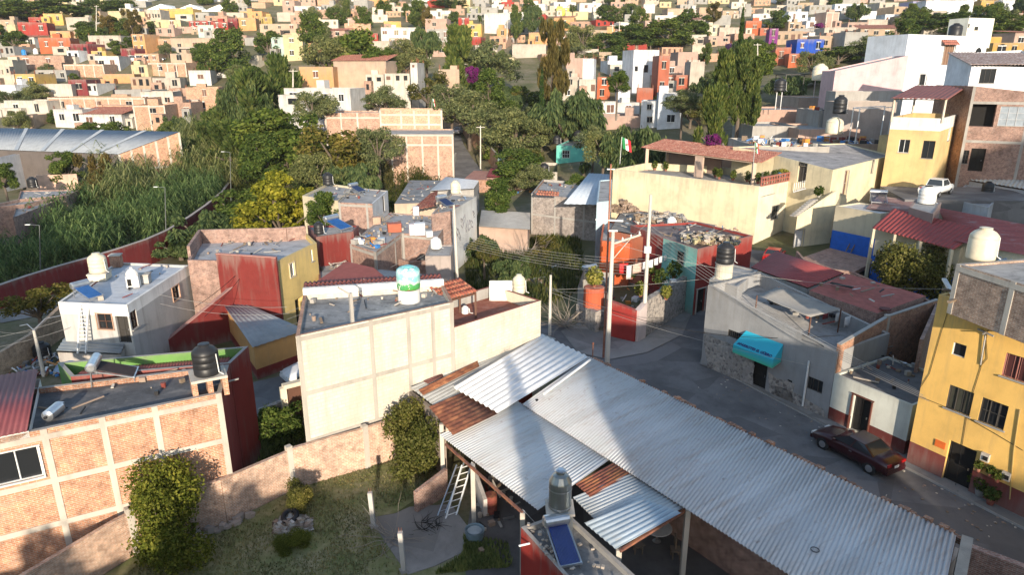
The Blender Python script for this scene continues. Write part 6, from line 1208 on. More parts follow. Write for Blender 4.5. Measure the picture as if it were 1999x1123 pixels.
h = House('brick_annex', 'brick annex with a grey roof between the grey white house and the wooden pole', 'house', [P(372, 526, 4.6).xy, P(482, 519, 4.6).xy, P(500, 492, 4.6).xy, P(380, 497, 4.6).xy], 0, 4.6, [BRICK_P, BRICK_P, CONC, CONC], TARL, ph=.5, cap=CONC); h.finish()
# dark red houses and brick ones in the middle
h = House('dark_red_house', 'dark red house with solar heater and blue tarps on its roof', 'house', [P(617, 463, 6.0).xy, P(690, 452, 6.0).xy, P(700, 440, 6.0).xy, P(600, 440, 6.0).xy], 0, 6.0, MAR, TARL, ph=.15); h.finish()
solar_heater(P(648, 447, 6.0), R(60), 'solar heater with blue tubes on the dark red house', 1.8, 1.3, 20, 1.1, flat((.02, .08, .25), .2)); tinaco(P(623, 456, 6.0), .45, 1.1, BLACK, 'small black tank on the dark red house')
h = House('dark_red_annex', 'lower dark red annex with a cluttered roof', 'house', [P(622, 545, 3.4).xy, P(688, 528, 3.4).xy, P(672, 505, 3.4).xy, P(622, 510, 3.4).xy], 0, 3.4, MAR, TARL, ph=.2); h.finish()
zK = 4.9; BQ = [P(683, 476, zK).xy, P(733, 492, zK).xy, P(784, 455, zK).xy, P(855, 462, zK).xy, P(880, 425, zK).xy, P(760, 415, zK).xy]
h = House('brick_L_house', 'brick house with a big pale flat roof used as a terrace, in the middle', 'house', BQ, 0, zK, [BRICK_P] * 6, tar((.3, .29, .29), (.4, .39, .37), (.16, .16, .16)), ph=.08, pt=.15, cap=CONC); h.frame_grid(0, [.15, h.edge(0)[4] - .15], [zK - .3], CONC, .25); h.frame_grid(1, [.15, h.edge(1)[4] * .72, h.edge(1)[4] - .15], [zK - .3], CONC, .25); h.frame_grid(2, [.15, h.edge(2)[4] - .15], [zK - .3], CONC, .25); h.finish()
scrap('rotten boards on the corner of the pale terrace roof', [(688, 476), (735, 487), (748, 470), (700, 462)], zK, 50, 21, .3, 1.5)
for i, (u, v, c, l, s) in enumerate(((770, 452, (.4, .1, .05), 'stack of orange red bricks on the terrace roof', (1.3, .9, .8)), (806, 458, (.7, .6, .6), 'pale pink cabinet on the terrace roof edge', (.7, .6, 1.0)), (819, 458, (.72, .74, .76), 'white cabinet on the terrace roof edge', (1.0, .7, 1.1)), (838, 462, (.7, .7, .68), 'small white basin on the terrace roof edge', (.6, .5, .5)), (735, 437, (.45, .28, .2), 'clay coloured planter heap on the terrace roof', (.8, .7, .7)), (812, 420, (.7, .7, .7), 'white drum near the leafy end of the terrace roof', (.6, .6, .9)))):
    a = P(u, v, zK); t = empty('roof_item', a, l, 'cabinet' if 'cabinet' in l else 'roof item'); MB().box(a, s[0], s[1], s[2], .3).build('body', flat(c, .6), t); MB().box(a + Z(s[2]), s[0] * 1.06, s[1] * 1.06, .06, .3).build('top', flat(sc3(c, .9), .6), t)
branches('dry_branches', P(745, 432, zK), 24, 1.6, 'sticks and pots clutter on the terrace roof', 31, .8, None, .03)
zL = 6.6; h = House('graffiti_house', 'narrow tall house with brick end and a white side wall scrawled with grey graffiti', 'house', [P(842, 418, zL).xy, P(882, 412, zL).xy, P(930, 383, zL).xy, P(880, 378, zL).xy], 0, zL, [BRICK_P, plaster((.6, .6, .58), .3), CONC, BRICK_P], TARL, ph=.12, cap=CONC)
m = MB(); rr = random.Random(44); L_ = h.edge(1)[4]
for k in range(8):                                                # graffiti: looping grey strokes
    cx, cz = L_ * (.15 + .1 * k), 4.0 + rr.uniform(-.6, 1.3); pts = [h.pt3(1, min(L_ - .1, max(.1, cx + math.cos(a * 1.3 + k) * rr.uniform(.25, .55))), cz + math.sin(a) * rr.uniform(.3, .8), .03) for a in [i * .7 for i in range(9)]]; m.tube(pts, .05, 4)
m.build('graffiti', flat((.2, .2, .22), .7), h.root); h.finish()
tinaco(P(889, 377, zL), .55, 1.5, CREAMP, 'cream tank behind the pole on the graffiti house', lidmat=CREAMP); solar_heater(P(862, 402, zL), R(50), 'solar heater at the front of the graffiti house roof', 1.5, 1.1, 22)
# annex boxes below
h = House('grey_tower_room', 'ruined grey room with a white tank on top beside the leaning pole', 'house', [P(830, 500, 4.2).xy, P(880, 500, 4.2).xy, P(885, 478, 4.2).xy, P(838, 478, 4.2).xy], 0, 4.2, plaster((.36, .3, .27), .5), TARL, ph=.1); h.finish(); tinaco(P(851, 485, 4.2), .5, 1.1, FRAME_W, 'white plastic tank on the ruined grey room', ribs=1); tinaco(P(825, 525, 1.6), .6, 1.5, BLACK, 'black tank standing between the brick walls in the middle')
wall_run('brick_wall', [P(750, 545, 0).xy, P(800, 560, 0).xy, P(880, 560, 0).xy], [2.6, 2.6, 2.8], BRICK_P, 'brick wall behind the painted tank', .25)
on_walls('back_shed', 'grey roofed shed behind the red slab roof', [(700, 552), (800, 565), (830, 535), (740, 525)], (3.4,) * 4, 0, BRICK_P, drop=0).finish()
tag(MB().poly([P(u, v, 3.43) for u, v in ((700, 550), (800, 563), (830, 536), (740, 526))]).build('roof_slab', TARL), 'grey slab behind the red slab roof', 'roof slab')
# brick house with white arched front
zM = 6.0; h = House('arched_house', 'brick house with a white front and a dark arched window in the middle distance', 'house', [P(660, 395, zM).xy, P(727, 398, zM).xy, P(757, 372, zM).xy, P(690, 366, zM).xy], 0, zM, [BRICK_P, plaster((.62, .63, .64), .2), CONC, CONC], TARL, ph=.12); h.frame_grid(0, [.15, 3.5], [zM - .3], CONC, .25); h.win(1, (749, 398), 1.0, 1.9, FRAME_D, 2, 2, name='arched_window'); h.finish()
h = House('cream_roof_house', 'cream parapet house left of the white arched front', 'house', [P(590, 382, 5.6).xy, P(660, 392, 5.6).xy, P(692, 365, 5.6).xy, P(640, 358, 5.6).xy], 0, 5.6, CRW, TARL, ph=.25); h.finish(); solar_heater(P(690, 375, zM), R(60), 'solar heater on the roof above the brick wall with pillars', 1.6, 1.2, 20); tinaco(P(641, 360, 5.8), .7, 1.6, BLACK, 'black tank at the edge of the yellow green tree')
tag(MB().poly([P(u, v, 4.4) for u, v in ((770, 398), (855, 395), (885, 352), (800, 352))]).build('roof_slab', TAR), 'dark grey roof slab behind the terrace roof', 'roof slab'); on_walls('dark_roof_house', 'house under the dark grey slab behind the terrace roof', [(770, 398), (855, 395), (885, 352), (800, 352)], (4.38,) * 4, 0, plaster((.5, .38, .28), .3), drop=0).finish()
roofsheet('tile_lean_to', [(800, 412), (850, 402), (855, 372), (840, 378)], (4.6, 4.8, 5.6, 5.4), tiles(), 'brown tile lean-to at the end of the terrace roof', .4, .05, True)
roofsheet('white_shed_roof', [(840, 372), (925, 368), (935, 352), (870, 345)], (4.9,) * 4, flat((.6, .6, .6), .6), 'pale sheet roof below the far street', .6, .02, along=1); on_walls('pale_shed', 'shed under the pale sheet roof below the far street', [(840, 373), (925, 369), (935, 353), (870, 346)], (4.85,) * 4, 0, CONC).finish()
on_walls('long_low_roof', 'long low grey roof right of the graffiti house', [(935, 440), (1030, 445), (1035, 415), (940, 412)], (3.2,) * 4, 0, plaster((.42, .3, .24), .4), drop=0).finish(); roofsheet('grey_shed_roof', [(935, 442), (1035, 448), (1035, 415), (940, 410)], (3.3,) * 4, metal((.34, .33, .31), .7, .1, .3), 'long grey shed roof behind the scrub', .3, .03, along=1)
# grey brick wall house
zN = 5.6; h = House('grey_brick_house', 'grey brick house wall with a red tile edge, above the scrub plot', 'house', [P(1037, 378, zN).xy, P(1165, 392, zN).xy, P(1170, 358, zN).xy, P(1060, 350, zN).xy], 0, [zN, zN, zN, zN], [brick((.32, .28, .26), (.24, .2, .18), (.38, .35, .33), .6), plaster((.45, .52, .58), .3), CONC, BRICK], TARL, ph=.3, cap=CONC); h.frame_grid(0, [.15, h.edge(0)[4] * .38, h.edge(0)[4] * .82], [zN - 2.6], CONC, .22); h.finish()
roofsheet('red_tile_edge', [(1045, 380), (1090, 383), (1092, 375), (1050, 371)], (6.1, 6.1, 6.5, 6.5), tiles((.42, .16, .1)), 'red tile edge on the corner of the grey brick house', .35, .06, True)
roofsheet('pale_blue_sheet', [(1100, 398), (1185, 400), (1190, 340), (1150, 338)], (5.75, 5.75, 6.6, 6.6), flat((.5, .55, .6), .6, .1), 'pale blue grey sheet roof left of the cream house', .5, .02)
hh = on_walls('blue_wall_house', 'pale blue wall between the grey brick house and the cream house', [(1165, 395), (1192, 392), (1195, 350), (1170, 352)], (7.0,) * 4, 0, plaster((.42, .55, .62), .3), drop=0); hh.noroof = False; hh.ph = .1; hh.finish()
h = House('teal_house', 'teal two storey house with a pale roof and black tanks, beside the mint house', 'house', [Y(1086, 300, 128).xy, Y(1160, 300, 128).xy, Y(1155, 300, 140).xy, Y(1112, 300, 140).xy], 0, Y(1086, 284, 128).z, plaster((.12, .46, .38), .2), TARL, ph=.25, cap=plaster((.4, .55, .55), .2)); h.win(0, (1105, 301), 1.3, 1.3, FRAME_W, 3, 2, trim=plaster((.4, .45, .45), .2)); h.win(0, (1092, 329), 1.0, 1.0, FRAME_W, 2, 2); h.win(0, (1116, 330), .8, .8, FRAME_D, 1, 1); h.finish()
zq = Y(1086, 284, 128).z; tinaco(Vector((*Y(1087, 270, 131).xy, zq)), .75, 1.6, BLACK, 'black tank at the left on the teal house'); tinaco(Vector((*Y(1128, 270, 134).xy, zq + .6)), .85, 1.7, BLACK, 'black tank on legs at the back of the teal house')
h = House('mint_house', 'low mint green house with a dark roof beside the far street', 'house', [Y(972, 312, 124).xy, Y(1045, 312, 124).xy, Y(1040, 300, 132).xy, Y(975, 300, 132).xy], 0, Y(970, 309, 124).z, plaster((.5, .66, .52), .2), TAR, ph=.1, cap=WHITE); h.win(0, (1017, 325), 1.0, 1.4, FRAME_D, 1, 1); h.win(0, (1034, 325), .7, 1.2, FRAME_D, 1, 1); h.finish()
roofsheet('red_flat_roof', [(950, 345), (1038, 348), (1036, 330), (958, 328)], (3.6, 3.6, 3.9, 3.9), flat((.32, .06, .06), .7), 'red sheet roof in front of the mint house', .4, .03, along=1); on_walls('red_roof_shed', 'shed under the red sheet roof in front of the mint house', [(950, 346), (1038, 349), (1036, 331), (958, 329)], (3.55, 3.55, 3.85, 3.85), 0, BRICK_P).finish()
on_walls('tan_roof_shed', 'shed with tan red flat roof at the near end of the far street', [(905, 350), (975, 352), (985, 335), (925, 333)], (3.2,) * 4, 0, BRICK, drop=0).finish(); tag(MB().poly([P(u, v, 3.23) for u, v in ((905, 350), (975, 352), (985, 335), (925, 333))]).build('roof_slab', tar((.36, .18, .14), (.42, .28, .22), (.25, .12, .1))), 'tan red roof slab at the near end of the far street', 'roof slab')
on_walls('white_roof_shed', 'shed with a white flat roof left of the black tank by the teal house', [(1035, 332), (1088, 336), (1088, 318), (1045, 316)], (4.2,) * 4, 0, CONC_L, drop=0).finish(); tinaco(P(1062, 338, 4.0), .8, 1.7, BLACK, 'black tank in front of the white roofed shed')
scrap('blue and white heaps of rubbish below the red sheet roof', [(1000, 378), (1050, 378), (1060, 355), (1005, 358)], 1.5, 90, 33, .4, 1.3)
# river wall
RW = plaster((.18, .025, .025), .35); rp = [P(u, v, 0).xy for u, v in ((-60, 608), (0, 590), (60, 568), (120, 548), (180, 530), (240, 510), (290, 492), (330, 473), (372, 445), (405, 420), (436, 392), (448, 374), (466, 350), (482, 328))]
wall_run('river_wall', rp, [1.55] * len(rp), RW, 'long curving dark red river wall with a pale coping', .35, plaster((.42, .36, .32), .3), -2)
# metal shed on the left
zs_ = 6.4; s0_, s1_ = Y(-30, 292, 128), Y(232, 305, 118); s2_, s3_ = Y(350, 300, 124), Y(-30, 256, 168)
zz = [Y(-30, 292, 128).z, Y(235, 302, 118).z, Y(348, 258, 124).z, Y(-30, 250, 150).z]
t = House('metal_shed', 'big grey metal roofed shed with a brick gable at the left', 'shed', [s0_.xy, s1_.xy, Y(350, 258, 124).xy, Y(-30, 250, 150).xy], -2, [zz[0], zz[1], zz[2], zz[3]], [plaster((.12, .1, .09), .3), BRICK_L, BRICK, BRICK], TARL, ph=0, noroof=True)
L_ = t.edge(1)[4]; t.frame_grid(1, [L_ * f for f in (.01, .2, .4, .6, .8, .99)], [zz[1] - 2.6], CONC_L, .35); t.finish()
c4 = [Vector((*s0_.xy, zz[0] + .1)), Vector((*s1_.xy, zz[1] + .1)), Vector((*Y(350, 258, 124).xy, zz[2] + .1)), Vector((*Y(-30, 250, 150).xy, zz[3] + .1))]
corrugated('sheet_roof', c4, metal((.3, .32, .34), .85, .0, .15), t.root, .8, .018)
for i in range(4): a = c4[0].lerp(c4[1], .25 + i * .2); b = c4[3].lerp(c4[2], .25 + i * .2); d = (c4[1] - c4[0]).normalized() * .5; MB().poly([a - d + Z(.1), a + d + Z(.1), b + d + Z(.1), b - d + Z(.1)]).build('skylight', flat((.42, .44, .45), .7), t.root)
# houses below the shed at the left edge
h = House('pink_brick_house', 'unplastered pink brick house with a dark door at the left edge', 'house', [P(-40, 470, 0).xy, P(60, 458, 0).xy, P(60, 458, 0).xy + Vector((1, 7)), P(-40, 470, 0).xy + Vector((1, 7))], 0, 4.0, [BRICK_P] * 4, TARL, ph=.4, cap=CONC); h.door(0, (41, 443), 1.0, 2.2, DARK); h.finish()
h = House('grey_roof_house', 'low house with a pale grey roof behind the pink brick house', 'house', [P(25, 425, 3.6).xy, P(120, 388, 3.6).xy, P(155, 370, 3.6).xy, P(40, 372, 3.6).xy], 0, 3.6, BRICK_P, TARL, ph=.15); h.finish()
wall_run('pink_wall', [P(75, 372, 2).xy, P(155, 368, 2).xy], [4.4, 4.4], plaster((.6, .4, .3), .3), 'sunlit pink wall with gaps below the metal shed', .3); tinaco(P(65, 366, 3.6), .7, 1.6, BLACK, 'black tank between the grey roof and the shed')
h = House('white_edge_house', 'white house side below the shed at the left edge', 'house', [P(10, 375, 0).xy, P(42, 365, 0).xy, P(42, 365, 0).xy + Vector((0, 6)), P(10, 375, 0).xy + Vector((0, 6))], 0, 6, plaster((.55, .56, .58), .2), TARL, ph=.1); h.finish()
# tiers of brick buildings in the middle distance
zt_ = Y(885, 252, 124).z; h = House('brick_block', 'long low brick block with a cluttered flat roof beside the far street', 'building', [Y(762, 262, 122).xy, Y(885, 262, 122).xy, Y(885, 250, 134).xy, Y(742, 250, 134).xy], 0, Y(762, 262, 122).z, [brick((.42, .24, .16), (.34, .18, .12), (.46, .38, .32), .5)] * 4, TARL, ph=.2, cap=CONC_L); L_ = h.edge(0)[4]; h.frame_grid(0, [L_ * f for f in (.01, .25, .5, .75, .985)], [Y(762, 264, 122).z, Y(762, 283, 122).z], CONC_L, .3); h.finish()
h = House('brick_gallery', 'upper brick wall of four panels lit by the sun, behind the long brick block', 'building', [Y(742, 240, 135).xy, Y(864, 240, 135).xy, Y(864, 240, 143).xy, Y(742, 240, 143).xy], 0, Y(742, 215, 135).z, [brick((.5, .29, .18), (.42, .23, .14), (.52, .43, .34), .4)] * 4, TARL, ph=.5, cap=CONC_L); L_ = h.edge(0)[4]; h.frame_grid(0, [L_ * f for f in (.01, .34, .55, .78, .985)], [Y(742, 224, 135).z, Y(742, 243, 135).z], CONC_L, .35); h.finish()
h = House('brick_side_block', 'smaller brick building left of the four panel wall', 'building', [Y(634, 240, 136).xy, Y(741, 240, 136).xy, Y(741, 240, 144).xy, Y(634, 240, 144).xy], 0, Y(634, 220, 136).z, [brick((.42, .24, .17), (.34, .18, .13), (.46, .38, .32), .5)] * 4, TARL, ph=.3, cap=CONC_L); L_ = h.edge(0)[4]; h.frame_grid(0, [L_ * f for f in (.02, .3, .6)], [Y(634, 230, 136).z], CONC_L, .3); h.finish()
for i, (u, v, y) in enumerate(((762, 235, 120), (842, 210, 137), (1210, 285, 80), (1470, 295, 72))):
    a = Y(u, v + (20 if i < 2 else 35), y); b = Y(u + (2 if i < 2 else 4), v - 18 if i else v - 5, y); 
    if i == 0: continue
    t = empty('flag', a, ['', 'Mexican flag on the roof of the four panel brick wall', 'Mexican flag on a pole behind the cream terrace wall', 'drooping Mexican flag behind the tile roofed shelter'][i], 'flag', 'Mexican flags'); MB().tube([a, b], .04, 6).build('pole', STEEL, t)
    d = Vector((.55, 0, -.25)) if i == 2 else Vector((.2, 0, -.1)); H_ = (b.z - a.z) * (.62 if i != 2 else .7); top = b; cols = [(.01, .2, .06), (.7, .7, .68), (.5, .015, .03)]
    for k in range(3):
        m = MB(); A = top + d * k * .62; B = top + d * (k + 1) * .62; dz = Z(-H_ * .55) + Vector((.2, 0, -.15)) 
        m.poly([A, B, B + dz, A + dz]); 
        if k == 1 and i == 2: pass
        o = m.build('cloth', flat(cols[k], .8), t); md = o.modifiers.new('t', 'SOLIDIFY'); md.thickness = .01
    m = MB(); c0 = top + d * .93 + Z(-H_ * .3) + Vector((.1, -.03, 0)); m.lathe(c0, [(.01, -.12), (.14, -.05), (.15, .05), (.01, .13)], 10); m.build('emblem', flat((.25, .17, .08), .8), t)

def clutter(label, poly, z, n, seed, big=.7):
    rr = random.Random(seed); m = MB(); q = [P(u, v, z).xy for u, v in poly]
    for i in range(n):
        f, k = rr.random(), rr.random(); a = q[0].lerp(q[1], f).lerp(q[3].lerp(q[2], f), k); s = rr.uniform(.12, big); an = rr.random() * 3.14; t_ = rr.random()
        if t_ < .45: m.beam((a.x, a.y, z + .05), (a.x + math.cos(an) * s * 2, a.y + math.sin(an) * s * 2, z + .06 + rr.random() * .2), rr.uniform(.05, .14), .05, rr.randrange(len(SCR)))
        elif t_ < .85: m.box((a.x, a.y, z), s * .5, s * .4, s * rr.uniform(.15, .5), an, rr.randrange(len(SCR)))
        else: m.lathe((a.x, a.y, z), [(s * .18, 0), (s * .22, s * .45), (s * .2, s * .46)], 10, rr.randrange(len(SCR)))
    return tag(m.build('clutter', SCR), label, None, None, 'stuff')
SCR = [CONC, WOOD, WOOD, CONC_L, STONES[1], STEEL, RUST, BLACK, STONES[0]]
for i, (l, q, z, n) in enumerate((('odds and ends on the dark roof of the cream building', ((600, 640), (860, 578), (855, 562), (600, 590)), 7.72, 26), ('bits and dirt on the black roof of the brick house', ((90, 830), (420, 762), (420, 722), (140, 748)), 6.17, 14), ('junk on the roof of the grey shop', ((1400, 560), (1600, 640), (1640, 610), (1450, 545)), 4.5, 60), ('junk on the roof of the small white house', ((1630, 720), (1770, 780), (1790, 720), (1700, 670)), 3.0, 36), ('junk on the roof of the dark red house', ((1300, 462), (1450, 470), (1450, 445), (1320, 440)), 5.85, 40), ('boxes and boards on the terrace roof in the middle', ((700, 470), (830, 452), (870, 425), (770, 420)), 4.85, 70), ('junk on the roof of the graffiti house', ((850, 415), (880, 410), (920, 386), (880, 382)), 6.5, 24), ('bits on the pale roof of the grey white house', ((130, 585), (250, 588), (350, 522), (240, 518)), 5.48, 14), ('bits on the yellow house roof terrace', ((385, 500), (530, 500), (580, 470), (410, 470)), 5.85, 26), ('junk on the dark slab in the middle distance', ((780, 395), (850, 392), (880, 356), (805, 356)), 4.45, 34), ('junk on the roof of the arched house', ((600, 385), (720, 392), (745, 374), (650, 364)), 5.9, 36), ('junk on the grey brick house roof', ((1045, 375), (1160, 388), (1165, 362), (1065, 354)), 5.35, 30), ('junk on the faded red roofs', ((1590, 560), (1700, 600), (1780, 575), (1660, 540)), 5.55, 14), ('junk in the workshop yard', ((930, 1100), (1010, 1010), (990, 900), (930, 950)), .05, 40), ('junk on the dark red courtyard roofs', ((625, 540), (685, 525), (670, 508), (625, 512)), 3.25, 26), ('junk on the roof of the grey roofed house at the left edge', ((35, 422), (115, 390), (145, 373), (45, 375)), 3.5, 30), ('junk on the roof slab under the big cream wall', ((1200, 445), (1290, 465), (1390, 440), (1225, 410)), 5.5, 60), ('rubble and rubbish on the scrub plot', ((930, 520), (1060, 560), (1120, 520), (960, 480)), .1, 70))): clutter(l, q, z, n, 200 + i)
branches('dry_branches', P(1030, 500, .3), 40, 3.5, 'dry shrub branches on the scrub plot', 41, 1.2, None, .03)
rr = random.Random(77); m = MB()
for i in range(130):
    a = Vector((14.6, 43.2)).lerp(Vector((23.5, 26.5)), rr.random()) + Vector((-.85, -.5)) * abs(rr.gauss(.2, 1.1)); m.box((a.x, a.y, .014), rr.uniform(.04, .16), rr.uniform(.03, .12), rr.uniform(.01, .05), rr.random() * 3, rr.randrange(3))
tag(m.build('litter', [CONC_L, STONES[1], WOOD]), 'pebbles, leaves and litter along the kerb of the street', None, None, 'stuff')
# ------------------------------------------------------------------ trees
def crown_points(lobes, n, g, shell=.55):
    """lobes: (x, y, z, rx, ry, rz); points gathered near the lobes' outsides"""
    w = np.array([l[3] * l[4] + l[4] * l[5] for l in lobes]); w = w / w.sum(); k = g.choice(len(lobes), n, p=w); L = np.array(lobes)[k]
    d = g.normal(size=(n, 3)); d /= np.linalg.norm(d, axis=1)[:, None]; r = shell + (1 - shell) * g.random(n) ** .7; r *= 1 + .16 * np.sin(d[:, 0] * 7 + k) * np.sin(d[:, 1] * 6 + 2 * k) + .1 * g.normal(size=n)
    return L[:, :3] + d * r[:, None] * L[:, 3:], d
def proto(kind, seed):
    g = np.random.default_rng(seed); rr = random.Random(seed); lobes = []; trunk = MB()
    if kind == 'round':      # dense broadleaf, unit height ~ 8
        for i in range(30): a = rr.random() * 6.283; z = rr.uniform(1.3, 6.6); q = rr.random() ** .5 * 2.9 * math.sqrt(max(.05, 1 - ((z - 3.4) / 3.6) ** 2)); s = rr.uniform(.6, 1.2); lobes.append((math.cos(a) * q, math.sin(a) * q, z, s, s, s * .85))
        n, size, mat = 8000, .19, leaf((.03, .055, .014), (.085, .13, .03), (.17, .21, .055), .4)
    elif kind == 'lime':
        for i in range(30): a = rr.random() * 6.283; z = rr.uniform(1.6, 6.6); q = rr.random() ** .5 * 3.0 * math.sqrt(max(.05, 1 - ((z - 3.6) / 3.5) ** 2)); s = rr.uniform(.55, 1.05); lobes.append((math.cos(a) * q, math.sin(a) * q, z, s, s, s * .7))
        n, size, mat = 8500, .18, leaf((.07, .09, .012), (.2, .2, .022), (.34, .32, .05), .35)
    elif kind == 'mesquite': # wide umbrella of fine grey green leaves
        for i in range(26): a = rr.random() * 6.283; q = rr.random() ** .55 * 3.4; z = 4.7 - q * q * .16 + rr.uniform(-1.5, .7); s = rr.uniform(.7, 1.3); lobes.append((math.cos(a) * q, math.sin(a) * q, z, s * 1.15, s * 1.15, s * .62))
        n, size, mat = 8500, .135, leaf((.07, .09, .04), (.15, .175, .075), (.25, .26, .12), .4)
    elif kind == 'feather':  # tall loose tree of upright feathery plumes
        for i in range(26): a = rr.random() * 6.283; q = rr.random() ** .7 * 1.7; z = rr.uniform(2.0, 9.6); q *= 1.1 - .07 * z; s = rr.uniform(.5, .8); lobes.append((math.cos(a) * q, math.sin(a) * q, z, s * .75, s * .75, s * 1.7))
        n, size, mat = 8500, .17, leaf((.035, .065, .02), (.085, .12, .034), (.165, .19, .06), .35)
    elif kind == 'brown':
        for i in range(26): a = rr.random() * 6.283; z = rr.uniform(2.4, 9.0); q = rr.random() ** .7 * (2.0 - .02 * (z - 6) ** 2); s = rr.uniform(.55, .9); lobes.append((math.cos(a) * q, math.sin(a) * q, z, s * .8, s * .8, s * 1.4))
        n, size, mat = 7000, .17, leaf((.05, .045, .016), (.115, .09, .028), (.2, .155, .06), .3)
    elif kind == 'willow':
        for i in range(24): a = rr.random() * 6.283; q = rr.random() ** .6 * 2.4; z = rr.uniform(2.2, 5.8); s = rr.uniform(.6, 1.0); lobes.append((math.cos(a) * q, math.sin(a) * q, z, s * .75, s * .75, s * 1.25))
        n, size, mat = 7500, .15, leaf((.035, .06, .03), (.085, .125, .05), (.16, .19, .075), .4)
    elif kind == 'cypress':
        for i in range(18): z = .6 + i * .52; s = .62 * (1 - (i / 19) ** 1.5) + .08; lobes.append((rr.uniform(-.08, .08), rr.uniform(-.08, .08), z, s, s, .6))
        n, size, mat = 4500, .14, leaf((.012, .03, .01), (.03, .06, .018), (.07, .1, .03), .2)
    elif kind == 'bush':
        for i in range(18): a = rr.random() * 6.283; q = rr.random() ** .6 * .75; z = .15 + rr.uniform(.1, 2.1) * (1 - q * .4); s = rr.uniform(.35, .55); lobes.append((math.cos(a) * q, math.sin(a) * q, z, s, s, s))
        n, size, mat = 24000, .036, leaf((.05, .065, .012), (.115, .14, .025), (.22, .22, .045), .35)
    elif kind == 'olive_bush':
        for i in range(18): a = rr.random() * 6.283; q = rr.random() ** .6 * .95; z = .3 + rr.uniform(.1, 1.7) * (1 - q * .4); s = rr.uniform(.3, .5); lobes.append((math.cos(a) * q, math.sin(a) * q, z, s, s, s))
        n, size, mat = 13000, .045, leaf((.045, .055, .015), (.12, .12, .03), (.22, .2, .07), .3)
    elif kind == 'flower':
        for i in range(14): a = rr.random() * 6.283; q = rr.random() * 1.5; z = 1.2 + rr.uniform(-.8, 1.2); s = rr.uniform(.5, .9); lobes.append((math.cos(a) * q, math.sin(a) * q, z, s, s, s))
        n, size, mat = 3500, .2, leaf((.05, .07, .02), (.17, .015, .15), (.28, .04, .22), .3)
    elif kind == 'thin':
        for i in range(16): a = rr.random() * 6.283; q = rr.random() ** .6 * 2.6; z = 4.4 + rr.uniform(-1.6, 2.0); s = rr.uniform(.6, 1.0); lobes.append((math.cos(a) * q, math.sin(a) * q, z, s, s, s * .8))
        n, size, mat = 3200, .16, leaf((.05, .06, .015), (.11, .11, .03), (.2, .17, .06), .35)
    low = 1.0 if kind not in ('bush', 'olive_bush', 'flower') else .3; r0 = .28 if low == 1 else .06
    c, d = crown_points(lobes, n, g); 
    if kind in ('feather', 'brown', 'willow', 'cypress'):
        t = d * .5; t[:, 2] += (-1.2 if kind == 'willow' else 1.2); gg = g
        nn = np.cross(t, g.normal(size=(n, 3))); nn /= np.linalg.norm(nn, axis=1)[:, None]; t /= np.linalg.norm(t, axis=1)[:, None]; b = np.cross(nn, t)
        s = size * g.uniform(.7, 1.6, n)[:, None]; l = t * s * 1.5; w_ = b * s * .38; V = np.stack([c - l, c + w_, c + l, c - w_], 1).reshape(-1, 3)
    else: V = leaf_quads(c, d, size, g)
    top = [l for l in lobes]; rr.shuffle(top); zmid = min(l[2] for l in lobes)
    fork = Vector((rr.uniform(-.15, .15), rr.uniform(-.15, .15), max(.25, zmid * .6))); ztop = max(l[2] for l in lobes)
    if kind in ('feather', 'brown', 'cypress'): trunk.tube([(0, 0, -7), (.05, 0, 2), (0, .05, ztop * .85)], [r0, r0 * .7, .04], 7)
    else: trunk.tube([(0, 0, -7 if low == 1 else -.1), (fork.x * .4, fork.y * .4, fork.z * .5), fork], [r0, r0 * .8, r0 * .6], 7)
    for l in top[:14]:
        e = Vector(l[:3]); s = fork if kind not in ('feather', 'brown', 'cypress') else Vector((0, 0, max(1, e.z - 1.2))); mid = s.lerp(e, .5) + Vector((rr.uniform(-.2, .2), rr.uniform(-.2, .2), .25)) * low
        trunk.tube([s, mid, e], [r0 * .45, r0 * .3, r0 * .1], 5)
    r = empty('tree', (0, 0, 0), '', 'tree'); raw_mesh('crown', V, 4, mat, None, None, r); trunk.build('trunk', BARK, r)
    b = V.reshape(-1, 3); r['_h'] = float(np.percentile(b[:, 2], 99.5)); r['_w'] = float(np.percentile(np.abs(b[:, :2]), 99) * 2); return r
PROTO = {}
def tree(kind, u, vt, wpx, y, label, group=None, name='tree', cat='tree', base=None, seed=0, loc=None, hh=None, ww=None):
    """crown top at pixel (u, vt), crown width in pixels, at distance y"""
    key = (kind, (len(PROTO) + seed) % 2 if kind in ('round', 'mesquite', 'lime') else 0); fresh = key not in PROTO
    if fresh: PROTO[key] = proto(kind, 11 + 7 * len(PROTO))
    pr = PROTO[key]
    o = pr if not pr.get('_used') else dup(pr); pr['_used'] = 1
    if loc is None:
        top = Y(u, vt, y); zb = zg(top.x, y) if base is None else base; hh = max(1.0, top.z - zb); ww = wpx / FPX * (y * CP - (top.z - CAMH) * SP); hm = ww * {'mesquite': .75, 'round': 1.1, 'lime': 1.1, 'willow': 1.25, 'thin': 1.0, 'feather': 3.2, 'brown': 3, 'cypress': 9, 'flower': .9}.get(kind, 1.2); zb = max(zb, top.z - hm); hh = min(hh, hm); loc = (top.x, y, zb)
    o.location = loc; o.scale = (ww / pr['_w'], ww / pr['_w'], hh / pr['_h']); o.rotation_euler = (0, 0, rnd.random() * 6.283)
    o.name = name; tag(o, label, cat, group); 
    if not group and 'group' in o: del o['group']
    return o
